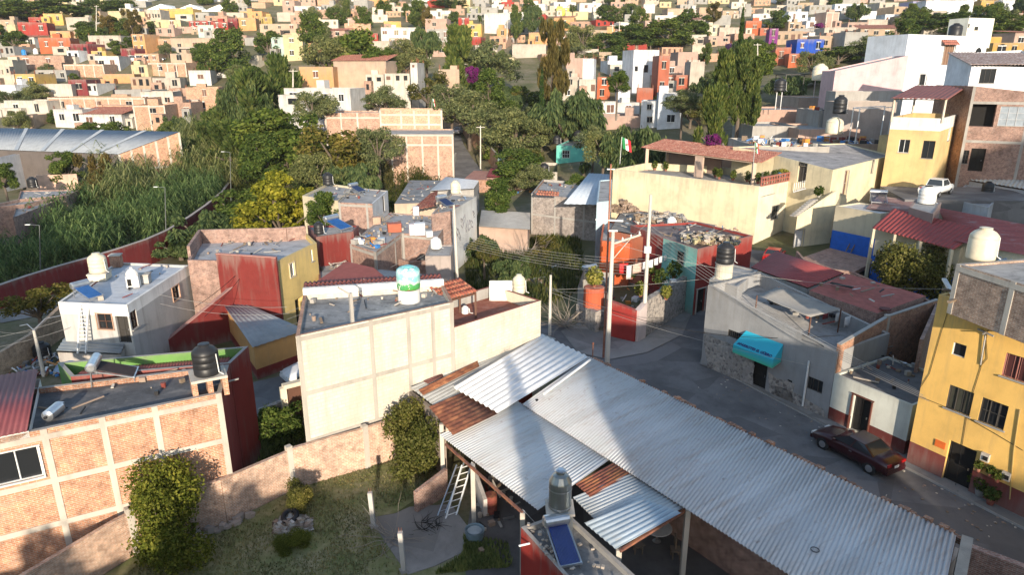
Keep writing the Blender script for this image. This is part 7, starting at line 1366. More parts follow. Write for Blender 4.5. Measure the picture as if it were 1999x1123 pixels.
# near bushes
a = P(335, 1100); tree('bush', 0, 0, 0, 0, 'big round yellow green bush against the brick wall at the bottom left', None, 'bush', 'bush', loc=(a.x, a.y + .2, 0), hh=4.4, ww=3.9)
a = P(818, 925); tree('olive_bush', 0, 0, 0, 0, 'loose olive bush at the corner of the workshop shed', None, 'bush', 'bush', loc=(a.x, a.y + .4, 0), hh=3.6, ww=3.5)
a = P(580, 1000); tree('olive_bush', 0, 0, 0, 0, 'small yellowish bush behind the stone heap', None, 'bush', 'bush', loc=(a.x, a.y, 0), hh=1.5, ww=1.6); a = P(570, 1070); tree('bush', 0, 0, 0, 0, 'low green weed clump in front of the stone heap', None, 'bush', 'bush', loc=(a.x, a.y, 0), hh=.7, ww=1.5)
a = P(545, 850, .3); tree('round', 0, 0, 0, 0, 'dark bush in the shaded gap beside the cream building', None, 'bush', 'bush', loc=(a.x, a.y, -1), hh=3.2, ww=3.0)
a = P(1770, 560, 2.6); tree('olive_bush', 0, 0, 0, 0, 'dark green spreading bush in front of the blue porch', None, 'bush', 'bush', loc=(a.x, a.y, 1.4), hh=5.0, ww=6.0)
tree('thin', 62, 556, 130, 52, 'straggly grey green tree in front of the river wall at the left')
# middle distance
T = [('lime', 540, 343, 170, 86, 'bright yellow green tree in the centre left'), ('round', 470, 375, 120, 96, 'yellowish green tree left behind the bright yellow green tree'), ('round', 630, 375, 70, 80, 'small dark round tree beside the brick house with pillars'), ('willow', 400, 420, 150, 84, 'dark drooping tree at the bend of the river wall'), ('willow', 350, 470, 110, 80, 'dark green thicket tree over the river wall'),
 ('round', 545, 215, 160, 125, 'tall dark green tree left of the olive thicket'), ('thin', 650, 245, 170, 112, 'big olive green tree in the middle of the thicket'), ('mesquite', 735, 250, 110, 112, 'grey brown mesquite at the right of the thicket'), ('mesquite', 615, 300, 110, 104, 'low grey green tree in front of the olive thicket'), ('willow', 690, 320, 120, 106, 'shadowy tree at the foot of the olive thicket'),
 ('mesquite', 610, 180, 95, 135, 'grey green mesquite before the white modern house'), ('mesquite', 750, 168, 85, 150, 'round mesquite right of the white modern house'), ('mesquite', 915, 178, 125, 145, 'wide mesquite left of the far street bend'), ('mesquite', 880, 165, 95, 150, 'mesquite touching the wide one at its left'), ('mesquite', 1005, 212, 135, 132, 'broad grey mesquite over the wall of the far side street'), ('willow', 1110, 180, 130, 138, 'dark drooping tree left of the low white house'), ('round', 955, 135, 80, 160, 'rounded dark tree right of the purple flowers'), ('flower', 922, 130, 30, 150, 'purple flowering bougainvillea between the far trees'),
 ('thin', 835, 140, 85, 160, 'sparse tree with pale bent trunks'), ('mesquite', 785, 78, 100, 185, 'grey mesquite below the long white house'), ('feather', 895, 50, 75, 185, 'tall dark feathery tree right of the long white house'), ('willow', 830, 55, 60, 190, 'light green drooping tree at the right end of the long white house'), ('mesquite', 950, 80, 120, 190, 'large pale mesquite under the orange house'), ('mesquite', 640, 70, 110, 180, 'big grey green tree below the cream corner house'), ('round', 700, 62, 130, 185, 'big bright green tree right of the grey one'), ('round', 740, 95, 70, 175, 'green tree beside the gabled brick house'),
 ('round', 605, 25, 55, 240, 'round dark green tree among the white far houses'), ('feather', 550, 108, 80, 155, 'pale green feathery canes left of the orange house'), ('feather', 490, 140, 110, 140, 'tall pale green cane clump beside the white small house'), ('feather', 410, 215, 90, 135, 'cane clump right of the metal shed'), ('willow', 470, 160, 90, 138, 'green drooping tree in the cane thicket'), ('feather', 440, 235, 90, 128, 'second cane clump right of the metal shed'), ('round', 505, 260, 90, 120, 'olive round tree above the river wall'),
 ('brown', 1080, 40, 62, 150, 'tall brown autumn tree in the upper middle'), ('cypress', 1058, 140, 14, 140, 'thin dark cypress below the brown tree'), ('feather', 1420, 98, 50, 112, 'left of the two tall sunlit evergreens'), ('feather', 1455, 85, 55, 114, 'tallest middle part of the sunlit evergreens'), ('feather', 1395, 170, 60, 108, 'lower left branchy evergreen of the tall group'), ('feather', 1475, 120, 45, 113, 'right evergreen of the tall sunlit group'), ('cypress', 1451, 22, 16, 150, 'pointed dark cypress behind the tall evergreens'),
 ('mesquite', 1335, 175, 70, 125, 'grey green tree before the white cube house'), ('round', 1207, 138, 42, 140, 'dense round tree beside the orange red house'), ('willow', 1250, 250, 130, 105, 'dark hedge like tree below the low white houses'), ('mesquite', 1180, 258, 90, 108, 'dark tree behind the teal house'), ('mesquite', 1160, 245, 70, 118, 'shadowy tree right of the teal house'), ('flower', 1395, 262, 30, 90, 'pink bougainvillea at the foot of the evergreens'), ('round', 1122, 342, 52, 95, 'low green bushy tree in the plot before the teal house'), ('round', 975, 352, 65, 86, 'rounded dark green tree behind the scrub plot'), ('thin', 945, 470, 60, 66, 'small light green tree on the scrub plot'), 
 ('round', 120, 298, 60, 112, 'brownish green tree in front of the metal shed'), ('brown', 178, 302, 60, 110, 'dry brown tree in front of the brick gable'), ('round', 0, 320, 50, 100, 'green tree cut by the left edge below the shed'), ('willow', 180, 580 - 250, 1, 400, '')][:-1]
for i, q in enumerate(T): tree(*q[:5], q[5], seed=i)
# far trees
F = [('round', 440, 55, 80, 0, 155, 'dense green tree right of the peach brick house'), ('round', 520, 60, 50, 0, 110, 'darker tree left of the pale teal house'), ('round', 410, 87, 55, 0, 150, 'round green tree before the peach brick house'), ('round', 162, 42, 50, 0, 70, 'round green tree above the orange red house'), ('brown', 200, 30, 34, 0, 75, 'brown feathery tree in the far upper left'), ('brown', 252, 18, 34, 0, 75, 'tall brown tree before the big yellow building'), ('round', 292, 42, 30, 0, 66, 'dark tree under the cream far wall'), ('round', 22, 60, 50, 0, 95, 'green tree left of the red house'), ('round', 30, 0, 130, 0, 40, 'big dark tree mass at the top left corner'), ('round', 120, 0, 110, 0, 40, 'second dark tree at the top left'), ('round', 190, 0, 80, 0, 30, 'third dark tree at the top left'), ('mesquite', 20, 178, 60, 0, 215, 'dark mesquite at the left edge above the shed'), ('round', 232, 0, 60, 0, 26, 'tree before the white hall roof'), ('feather', 675, 0, 20, 0, 40, 'narrow dark araucaria in the far middle'), ('round', 707, 12, 36, 0, 58, 'dark round tree right of the araucaria'), ('feather', 815, 0, 40, 0, 60, 'thin pale poplar in the far middle'), ('brown', 832, 12, 28, 0, 60, 'yellowish tree right of the poplar'), ('round', 880, 0, 70, 0, 14, 'dark tree mass at the top middle'), ('round', 885, 22, 22, 0, 45, 'small dark palm like tree among white far houses'), ('feather', 1008, 10, 26, 0, 85, 'dark conical pine left of the light green trees'), ('willow', 1040, 20, 45, 0, 75, 'light green feathery tree right of the pine'), ('willow', 1085, 38, 50, 0, 70, 'second light green feathery tree'), ('round', 1190, 10, 50, 0, 48, 'yellow green tree among the far white houses'), ('mesquite', 1140, 50, 80, 0, 110, 'grey green tree under the cream gable'), ('round', 1180, 65, 90, 0, 110, 'dark green tree in the band below the far houses'), ('round', 1240, 50, 100, 0, 95, 'big green tree left in the dark tree band'), ('round', 1310, 40, 110, 0, 95, 'biggest green tree of the dark tree band'), ('round', 1350, 28, 80, 0, 80, 'light topped tree at the right of the dark tree band'), ('brown', 1395, 5, 30, 0, 50, 'thin brown tree above the cream block'), ('mesquite', 1120, 90, 120, 0, 125, 'long grey green tree before the cream gable'), ('round', 1210, 100, 60, 0, 130, 'dark tree behind the white stepped house'), ('round', 1490, 85, 60, 0, 180, 'dark tree right of the evergreens'), ('round', 1520, 20, 50, 0, 60, 'dark palm like tree beside the grey white house'), ('round', 1640, 90, 80, 0, 125, 'dark tree below the grey retaining wall'), ('mesquite', 1700, 70, 90, 0, 120, 'grey green tree below the tile roofed pavilion'), ('round', 1735, 80, 70, 0, 125, 'dark green tree left of the big white house'), ('round', 1850, 25, 110, 0, 70, 'dark tree behind the big white house'), ('round', 1960, 30, 90, 0, 75, 'dark tree mass at the top right'), ('round', 1770, 35, 60, 0, 90, 'dark tree left of the white tower'), ('mesquite', 1590, 100, 70, 0, 150, 'shadowed tree right of the blue house'), ('flower', 1603, 45, 26, 0, 62, 'dark purple bougainvillea above the blue house'), ('round', 1300, 175, 40, 0, 200, 'dark tree between the white cubes'), ('round', 390, 40, 24, 0, 52, 'small dark tree before the red far house'), ('willow', 1560, 150, 90, 0, 170, 'olive hedge tree below the orange far house'), ('thin', 1745, 130, 90, 0, 165, 'leafless branchy tree before the big white house')]
for i, (k, u, vt, wp, _, vb, l) in enumerate(F):
    b = G(u, vb); tree(k, u, vt, wp, b.y, l, None, seed=i)
for i, (u, v, l) in enumerate(((1000, 545, 'dark bush in the middle of the scrub plot'), (1060, 500, 'brownish bush at the right of the scrub plot'), (940, 500, 'low bush at the left of the scrub plot'))): a = P(u, v, .3); tree('thin' if i == 1 else 'willow', 0, 0, 0, 0, l, None, 'bush', 'bush', loc=(a.x, a.y, -.8), hh=3.2, ww=4.2)
# palms
def palm(u, vt, vb, label, L=2.2):
    b = G(u, vb); top = Y(u, vt, b.y); t = empty('palm_tree', b, label, 'palm tree'); MB().tube([b - Vector((0, 0, 1)), top], [.3, .22], 8).build('trunk', BARK, t); m = MB(); rr = random.Random(int(u))
    for i in range(34):
        a = rr.random() * 6.283; e = rr.uniform(-.5, 1.1); pts = [top + Vector((math.cos(a) * math.cos(e - k * .35) * L * k / 4, math.sin(a) * math.cos(e - k * .35) * L * k / 4, math.sin(e - k * .28) * L * k / 4)) for k in range(5)]
        s = Vector((-math.sin(a), math.cos(a), 0)) * .22
        for p_, q_, w0_, w1_ in zip(pts, pts[1:], (.4, 1, 1, .7), (1, 1, .7, .1)): m.poly([p_ - s * w0_, p_ + s * w0_, q_ + s * w1_, q_ - s * w1_])
    m.build('crown', leaf((.02, .04, .012), (.05, .08, .025), (.1, .12, .04)), t)
palm(1118, 12, 52, 'tall palm beside the lime far house', 3.2); palm(938, 32, 62, 'palm in front of the big white far house', 2.8); palm(1674, 32, 60, 'palm left of the tile roofed pavilion', 2.6); palm(1270, 80, 130, 'small palm behind the white stepped house', 1.6); palm(1140, 322, 345, 'banana like palm in front of the teal house', 1.8)
# reeds: tall arching canes along the river bed
def reeds(name, poly, n, h, label, mats, seed=1, zoff=0.0):
    g = np.random.default_rng(seed); pl = [Vector(p) for p in poly]; x0, x1 = min(q.x for q in pl), max(q.x for q in pl); y0, y1 = min(q.y for q in pl), max(q.y for q in pl); pts = []
    while len(pts) < n:
        x, y = g.uniform(x0, x1), g.uniform(y0, y1); ins = False; j = len(pl) - 1
        for i in range(len(pl)):
            if (pl[i].y > y) != (pl[j].y > y) and x < (pl[j].x - pl[i].x) * (y - pl[i].y) / (pl[j].y - pl[i].y) + pl[i].x: ins = not ins
            j = i
        f = math.sin(x * .5 + 1.3 * math.sin(y * .3)) * math.sin(y * .37 + math.sin(x * .41))
        if ins and g.random() < .35 + .65 * (f > -.2): pts.append((x, y, zg(x, y) + zoff, h * (.72 + .4 * f) * g.uniform(.6, 1.25)))
    V = []; P0 = np.array(pts); K = 11
    n = len(P0); az = g.uniform(0, 6.283, n); ln = g.uniform(.05, .35, n)
    for k in range(K):
        f = .3 + .7 * (k + g.random(n)) / K; f = np.minimum(f, 1); a = az + g.uniform(-2.6, 2.6, n); bx = P0[:, 0] + np.cos(az) * ln * f * f * P0[:, 3]; by = P0[:, 1] + np.sin(az) * ln * f * f * P0[:, 3]; bz = P0[:, 2] + f * P0[:, 3]
        L = P0[:, 3] * g.uniform(.16, .42, n); s = np.stack([-np.sin(a), np.cos(a), 0 * a], 1) * (.055 * g.uniform(.7, 1.5, n))[:, None]
        A = np.stack([bx, by, bz], 1); B = A + np.stack([np.cos(a) * L * .5, np.sin(a) * L * .5, L * .55], 1); C = A + np.stack([np.cos(a) * L * 1.1, np.sin(a) * L * 1.1, L * .05], 1)
        V.append(np.stack([A - s * .6, A + s * .6, B + s, B - s], 1).reshape(-1, 3)); V.append(np.stack([B - s, B + s, C + s * .1, C - s * .1], 1).reshape(-1, 3))
    return raw_mesh(name, np.concatenate(V), 4, mats, label)
RD = leaf((.055, .1, .035), (.125, .19, .07), (.25, .31, .12), .45); RD2 = leaf((.09, .12, .045), (.19, .22, .08), (.36, .36, .17), .45)
reeds('reeds', [P(u, v, 0).xy for u, v in ((-60, 580), (60, 545), (180, 508), (330, 450), (420, 400), (450, 355), (380, 330), (260, 345), (190, 365), (130, 420), (60, 480), (-60, 500))], 5200, 4.4, 'dense green bed of giant reeds behind the river wall', RD, 3)
reeds('tall_reeds', [P(u, v, 0).xy for u, v in ((190, 420), (300, 400), (410, 355), (440, 330), (380, 322), (250, 345), (170, 375))], 1900, 6.2, 'taller sunlit reeds at the back of the reed bed', RD2, 4)
reeds('far_reeds', [Y(u, 300, y).xy for u, y in ((350, 120), (430, 118), (500, 128), (500, 165), (430, 170), (370, 150))], 1500, 6.5, 'reeds rising along the river beyond the metal shed', RD2, 5)
reeds('street_reeds', [P(u, v, 0).xy for u, v in ((720, 385), (865, 372), (878, 335), (860, 322), (760, 335))], 1300, 3.4, 'dry reeds beside the far side street', leaf((.05, .06, .02), (.12, .11, .04), (.2, .17, .07)), 6)
reeds('undergrowth', [P(u, v, 0).xy for u, v in ((330, 500), (440, 470), (600, 440), (640, 380), (560, 330), (470, 345), (440, 400), (370, 460))], 1800, 2.2, 'dark undergrowth between the river path and the yellow green tree', leaf((.015, .03, .01), (.04, .06, .018), (.09, .1, .03)), 7)
reeds('undergrowth', [Y(u, 300, y).xy for u, y in ((640, 95), (860, 95), (880, 118), (640, 122))], 1300, 2.4, 'dark undergrowth below the olive thicket', leaf((.015, .03, .01), (.05, .065, .018), (.1, .1, .03)), 8)
# ------------------------------------------------------------------ houses on the far hillsides
C_ = dict(red=(.34, .045, .035), yel=(.6, .38, .11), yl2=(.58, .48, .28), org=(.48, .12, .05), orp=(.6, .32, .14), cre=(.56, .49, .38), crm=(.58, .53, .45), wht=(.62, .6, .57), whb=(.7, .72, .75), pnk=(.46, .31, .25), pch=(.5, .36, .26), tan=(.44, .32, .22), gry=(.34, .33, .31), mar=(.22, .035, .04), tel=(.42, .55, .5), lim=(.5, .55, .1), olv=(.26, .27, .14), trc=(.4, .12, .07), blu=(.015, .07, .4), lav=(.3, .3, .5), pur=(.22, .04, .2), must=(.4, .3, .1), bei=(.48, .42, .35), och=(.5, .3, .08))
FB = [brick((.44, .24, .15), (.36, .19, .11), (.44, .35, .28), .45), brick((.36, .21, .15), (.29, .16, .11), (.38, .31, .26), .5)]
def fmat(k): return FB[0] if k == 'brk' else FB[1] if k == 'brd' else plaster(sc3(C_[k], .84), .45)
SKY_FILL = []
def far_house(u0, v0, u1, v1, col, label, win=0, opt='', y=None, depth=8.0, yaw=None, name='house', group=None):
    g = G((u0 + u1) / 2, v1 + 3); y = y or g.y; a, b = Y(u0, v1, y), Y(u1, v1, y); zt = Y((u0 + u1) / 2, v0, y).z; zb = a.z
    SKY_FILL.append((u0, v0, u1, v1)); w_ = (b - a).length; r_ = random.Random(int(u0 * 7 + v0)); yw = r_.uniform(-.22, .22) if yaw is None else yaw
    c = (a + b) / 2; d = Vector((math.cos(yw), math.sin(yw))); n = Vector((-d.y, d.x)); p0, p1 = c.xy - d * w_ / 2, c.xy + d * w_ / 2
    t = empty(name, (c.x, c.y, zb), label, 'house' if name == 'house' else name.replace('_', ' '), group); M_ = fmat(col); q = [p0, p1, p1 + n * depth, p0 + n * depth]
    m = MB(); i_ = .22; hgt = zt - zb; zl = min(zb - 5, zg(c.x, y) - 3)
    for i in range(4): j = (i + 1) % 4; m.poly([(*q[i], zl), (*q[j], zl), (*q[j], zt), (*q[i], zt)])
    inn = [p0 + d * i_ + n * i_, p1 - d * i_ + n * i_, p1 - d * i_ + n * (depth - i_), p0 + d * i_ + n * (depth - i_)]
    for i in range(4): j = (i + 1) % 4; m.poly([(*q[i], zt), (*q[j], zt), (*inn[j], zt), (*inn[i], zt)]); m.poly([(*inn[i], zt), (*inn[j], zt), (*inn[j], zt - .4), (*inn[i], zt - .4)])
    m.build('wall', M_, t)
    if 't' in opt:
        e = .5; rz = zt + min(1.6, w_ * .12); lo = [p0 - d * e - n * e, p1 + d * e - n * e, p1 + d * e + n * depth, p0 - d * e + n * depth]
        corrugated('roof', [(*x, z) for x, z in zip(lo, (zt, zt, rz, rz))], tiles((.38, .15, .1), (.3, .1, .07), (.46, .24, .16)), t, .5, .08, thick=False)
    else: MB().poly([(*x, zt - .38) for x in inn]).build('roof', [TARL, TAR, tar((.42, .36, .3), (.5, .44, .38), (.25, .2, .17))][r_.randrange(3)], t)
    pos = lambda s, z, o=.03: (*(p0 + d * s - n * o), z)
    rows = 2 if hgt > 5.2 and 'o' not in opt else 1; cols = max(1, round(win / rows)) if win else 0; ww, wh = min(1.3, w_ / (cols + 1) * .6) if cols else 0, min(1.5, hgt / rows * .45)
    for r in range(rows):
        for i in range(cols):
            s = w_ * (i + .5 + r_.uniform(-.12, .12)) / cols; z = zb + hgt * (r + .55) / rows; m = MB()
            w0_, h0_ = ww, wh; ww *= r_.uniform(.7, 1.3); wh *= r_.uniform(.75, 1.35)
            if 'a' in opt and r == 0: m.poly([pos(s + math.cos(k * .3142) * ww * .6, z + (wh * .25 if k else 0) + math.sin(k * .3142) * ww * .6, .06) for k in range(11)][:11] + [pos(s - ww * .6, z - wh * .6, .06), pos(s + ww * .6, z - wh * .6, .06)])
            else: m.beam(pos(s - ww / 2, z, .0), pos(s + ww / 2, z, .0), .12, wh)
            o = m.build('window', PANE if r_.random() < .7 else FRAME_B, t)
            if w_ / cols > 2.5:
                f = MB(); f.beam(pos(s - ww / 2 - .1, z + wh / 2 + .08), pos(s + ww / 2 + .1, z + wh / 2 + .08), .22, .16); f.beam(pos(s - ww / 2 - .1, z - wh / 2 - .08), pos(s + ww / 2 + .1, z - wh / 2 - .08), .26, .14); f.beam(pos(s, z - wh / 2), pos(s, z + wh / 2), .14, .07, up=(*d, 0)); f.build('frame', FRAME_W if 'w' in opt or r_.random() < .4 else CONC_L, o)
            ww, wh = w0_, h0_
    if 'g' in opt:
        k = max(2, round(w_ / 3.2)); m = MB()
        for i in range(k + 1): m.beam(pos(.15 + (w_ - .3) * i / k, zb - 3), pos(.15 + (w_ - .3) * i / k, zt - .02), .3, .1, up=(*n, 0))
        m.beam(pos(0, zt - .3), pos(w_, zt - .3), .12, .3); m.build('concrete_frame', CONC_L, t)
    if r_.random() < .55 and w_ > 4 and 'n' not in opt:
        k = r_.choice((-1, 1)); ww_ = w_ * r_.uniform(.3, .55); s0 = 0 if k < 0 else w_ - ww_; f_ = r_.uniform(1.2, 3.0); zt2 = zb + hgt * r_.uniform(.35, .7); M2 = fmat(r_.choice(('brk', 'brd', 'gry', 'bei', 'tan', 'crm'))) if r_.random() < .6 else M_
        a2, b2 = p0 + d * s0 - n * f_, p0 + d * (s0 + ww_) - n * f_; wg_ = MB(); wg_.prism([a2, b2, b2 + n * (f_ - .04), a2 + n * (f_ - .04)], zb - 5, zt2, 0, 1); q2 = (a2 + b2) / 2 - n * .03
        wo = wg_.build('front_wing', [M2, TARL], t); MB().beam((*(q2 - d * ww_ * .18), zt2 - 1.3), (*(q2 + d * ww_ * .18), zt2 - 1.3), .1, 1.2).build('window', PANE, wo)
    if r_.random() < .5 and 't' not in opt:
        m = MB()
        for i in range(4): cc = inn[i]; hb = r_.uniform(.6, 1.3); m.beam((*cc, zt - .1), (*cc, zt + hb), .07); m.beam((*(cc + d * .15), zt - .1), (*(cc + d * .17), zt + hb * .8), .07)
        m.build('rebar', rusty(), t)
    if r_.random() < .6 and group is None and w_ > 4 and 't' not in opt:   # something on the roof that belongs to the house
        s = r_.uniform(.2, .8); cc = p0 + d * w_ * s + n * r_.uniform(2, depth - 2)
        MB().box((*cc, zt - .4), r_.uniform(1.5, 2.8), r_.uniform(1.5, 2.5), r_.uniform(1.2, 2.2), yw).build('roof_room', M_, t)
    return t, (p0, p1, d, n, zt)
FH = [
(552,172,690,212,'wht','white modern house with a long flat roof behind the mesquite',4,'wo',150),(41,43,92,68,'red','plain dark red block of a house, upper left',2),(57,33,85,44,'red','smaller red house peeking over the dark red block',0),(65,18,88,40,'yel','yellow tower like house at the upper left',1),(88,26,124,46,'yel','yellow house wing right of the yellow tower',2),(0,38,30,60,'tan','tan house at the upper left edge',1),(16,47,33,66,'yl2','pale yellow house left of the dark red block',0),
(82,73,138,101,'org','orange red house with small white arches, upper left',2,'w'),(101,60,137,74,'orp','orange house behind the orange red house',1),(138,85,178,112,'mar','maroon porch house with white columns',3,'w'),(132,98,157,119,'whb','white railing house front below the orange red house',2),(29,108,125,133,'brd','long dull brick house with two small windows',2,'o'),(0,116,29,150,'cre','cream house wall at the left edge',0),(128,125,205,148,'brk','low brick wall house with white posts on top',0,'g'),(179,99,209,113,'yel','yellow fronted garage house by the bus',1),(0,90,31,109,'gry','grey house with three tall dark openings at the left edge',3),(212,21,240,43,'yl2','cream yellow house in front of the big dark tree',0),(129,33,178,57,'bei','beige house right of the yellow wing',1),
(312,16,380,38,'yel','biggest bright yellow building under the white hall',0),(267,22,285,46,'yl2','pale yellow narrow house left of the bright yellow building',1),(285,18,316,45,'bei','beige house with five small windows beside the bright yellow building',5,'o'),(290,38,352,51,'yl2','low yellow wall house below the bright yellow building',2,'o'),(367,40,420,54,'red','red house with white framed arches',4,'wo'),(420,42,447,71,'red','tall right end of the red house with arches',4,'wa'),(388,48,420,71,'tel','pale grey green house in front of the red arches house',2),(304,54,342,68,'pnk','pink roofed low house left of the grey green house',2),(260,66,288,103,'orp','narrow orange tan tower house behind the white van',3),(333,74,440,105,'pch','long peach coloured house with arched windows',3,'o'),(331,104,378,121,'pch','small peach house with one dark arch',1,'a'),(291,122,367,146,'brk','sunlit brick house with a big dark arch, left',2,'ag'),(258,126,291,148,'yl2','cream yellow end of the brick arch house',1),(462,34,500,57,'orp','orange house at the edge of the dense green tree',1),(470,117,494,137,'cre','cream house behind the dense green tree',1),(236,94,266,112,'mar','maroon garage house behind the white van',1),(447,35,465,60,'mar','dark maroon house right of the red arches house',1),
(71,164,140,191,'crm','cream walled house with a red roof edge, left',0),(138,155,172,184,'mar','dark red end wall of the cream house',1),(170,163,192,183,'wht','white end house with two dark windows',2),(30,144,75,173,'yel','bright yellow house with dark shutters, left',2),(0,145,31,173,'cre','cream side wall left of the bright yellow house',0),(92,190,292,221,'brk','very long low brick house above the metal shed',3,'og'),(107,213,168,247,'wht','white house with diagonal dark openings above the metal shed',2,'w'),(156,222,242,249,'wht','white house with red tiled top above the metal shed',2,'tw'),(240,222,272,243,'crm','cream house with a small balcony above the metal shed',2),(267,205,327,251,'brk','bare brick house at the right above the metal shed',1,'g'),(370,170,430,218,'brk','tall peach brick house with one slot window beside the canes',1),(372,137,412,164,'wht','small white house with black tanks in front',1),(255,150,300,173,'tan','tan house under awnings below the brick arch house',3,'o'),(302,152,352,173,'bei','beige house with metal awnings',2,'o'),(330,172,368,190,'brd','dull brick cube left of the tall peach brick house',1),(332,200,376,236,'brd','shaded brick side house right above the metal shed',2),(37,225,68,249,'pch','peach house corner above the metal shed',0),(225,175,300,192,'gry','grey flat house with washing on top',0),(0,165,36,185,'whb','pale house at the left edge',0),
(576,11,611,31,'wht','plain white house above the round dark green tree',1),(611,12,627,26,'wht','white stepped house right of the plain white one',1),(552,0,577,26,'pnk','tall pink house at the top',2),(506,32,531,44,'must','mustard house among the far houses',1),(507,46,582,61,'pch','long peach house above the pale teal house',3,'o'),(532,72,556,110,'tel','pale teal house with a dark window',2),(557,67,593,116,'yl2','tall cream yellow corner house in the upper middle',1),(745,53,819,76,'wht','long white house with framed windows',4,'wo'),(750,41,783,53,'yel','yellow balustrade house on top of the long white house',0),(840,20,880,36,'wht','white house among the far middle houses',1),(830,36,873,60,'pnk','pinkish house with a brown awning',1),(895,34,916,50,'red','small red house left of the big white house',1),(912,46,940,74,'yel','orange yellow house with a red window',2),(945,25,997,63,'wht','big white blank house in the far middle',0),(970,55,993,74,'orp','orange house with an arch right of the big white house',1,'a'),(912,12,936,26,'olv','olive green far house',2),(650,118,757,153,'pch','gabled peach brick house in the middle',0,'t',168),(586,130,652,163,'orp','orange and pink house left of the gabled brick house',1,'',165),(715,145,750,166,'crm','pale cream house with a brown window',2,'',165),(752,143,800,163,'crm','cream pink house with a grey awning roof',3,'o',165),(857,135,897,166,'pch','peach brick house left of the purple flowers',0,'',166),(801,122,815,137,'wht','tiny white chapel like house with a pointed top',1,'',172),
(1131,5,1175,21,'wht','white far house right of the tall palm',2),(1086,15,1111,30,'lim','lime green far house',2),(1081,33,1120,56,'orp','tan house with an orange tile roof under the lime house',1,'t'),(1106,62,1124,76,'crm','small cream cube house behind the brown tree',0),(1109,76,1145,90,'mar','maroon roofed low house behind the brown tree',0),(1140,82,1178,97,'crm','cream gabled house among the dark trees',0),(1105,113,1143,150,'pnk','house with a bright orange parapet right of the brown tree',0),(1136,114,1157,190,'whb','white side of the orange parapet house',0),(1092,150,1130,192,'bei','beige wall house behind the dark drooping tree',1),(1130,154,1165,192,'crm','cream cube house left of the orange red house',2),(1158,22,1187,38,'crm','stepped cream house among yellow green trees',1),
(1232,97,1284,178,'whb','tall white stepped house with a red hood',3,'o'),(1185,118,1233,140,'whb','low white wing of the stepped white house',0),(1282,108,1303,190,'trc','terracotta wall right of the tall white house',1),(1243,172,1274,197,'trc','terracotta base of the tall white house',0),(1165,150,1190,192,'org','orange red house left of the round tree',1),(1322,101,1361,132,'pnk','pale pink tower house right of the tall white house',0),(1293,146,1346,174,'trc','terracotta house with two dark windows',2,'o'),(1300,128,1350,147,'pnk','pink terrace house with a brown roof over the terracotta house',2,'o'),(1345,120,1372,172,'bei','grey beige side wall right of the terracotta house',0),(1351,87,1384,112,'cre','cream cube house above the pink tower house',0),(1175,200,1250,226,'wht','low white house with a wide window and grey roof',2,'wo'),(1206,176,1229,205,'whb','white chimney block of the low white house',0),(1250,197,1284,247,'whb','lower left white cube house with a square window',1),(1283,182,1328,249,'whb','white cube tower house with a dark window',1),(1167,226,1250,249,'pnk','pinkish garden wall below the low white house',0),(1380,47,1403,70,'cre','cream cube house with one slot window',1),(1403,53,1443,71,'bei','beige low house right of the slot window cube',0),(1455,40,1484,66,'org','bright orange house behind the cypress',1),(1483,54,1500,66,'trc','magenta red house right of the bright orange house',1),(1423,84,1436,109,'pur','purple house behind the evergreens',1),(1382,70,1425,86,'pnk','pink terrace house below the slot window cube',2),(1256,7,1278,23,'wht','white block house at the far top',0),(1302,16,1341,32,'pch','peach long house at the far top right of the middle',0),(1340,17,1366,26,'wht','white house right of the peach long house',2),(1410,20,1441,34,'tan','tan house with pillars at the far top',2),(1443,13,1466,29,'gry','grey house with a domed roof at the far top',1),
(1537,22,1576,43,'whb','grey white house with two dark windows, upper right',2),(1572,40,1596,56,'whb','white low house below the grey white house',1),(1608,23,1636,57,'pnk','pinkish brick tower with panels, upper right',0,'g'),(1671,8,1691,24,'whb','white upper cube at the upper right',0),(1663,21,1709,35,'whb','white wide house under the white upper cube',0),(1680,55,1758,74,'tan','tan pavilion house under a red tile roof',4,'to'),(1646,62,1691,97,'gry','grey retaining wall house below the tile pavilion',0),(1553,76,1607,103,'blu','bright blue house with two white windows',2,'wo'),(1560,69,1600,77,'wht','white top storey of the blue house',1),(1540,104,1607,127,'org','orange house with dark openings under the blue house',3,'o'),(1512,92,1541,124,'trc','terracotta house left of the blue house',1),(1500,55,1516,92,'pur','magenta house left of the grey white house',1),(1537,42,1565,60,'tan','tan house with a porch below the grey white house',2),(1804,0,1894,36,'whb','tall white blank house at the top right',0),(1777,2,1802,29,'lav','lavender house left of the tall white blank house',0),(1779,26,1804,43,'pnk','pinkish house below the lavender house',0),(1935,83,1992,116,'och','ochre house with dark arches at the right',2,'a'),(1950,0,1999,22,'whb','white house at the top right corner',2),(1912,0,1946,22,'och','ochre house beside the top right corner',1),(1640,20,1662,34,'gry','grey green house beside the white wide house',1),
]
for q in FH: far_house(*q[:9])
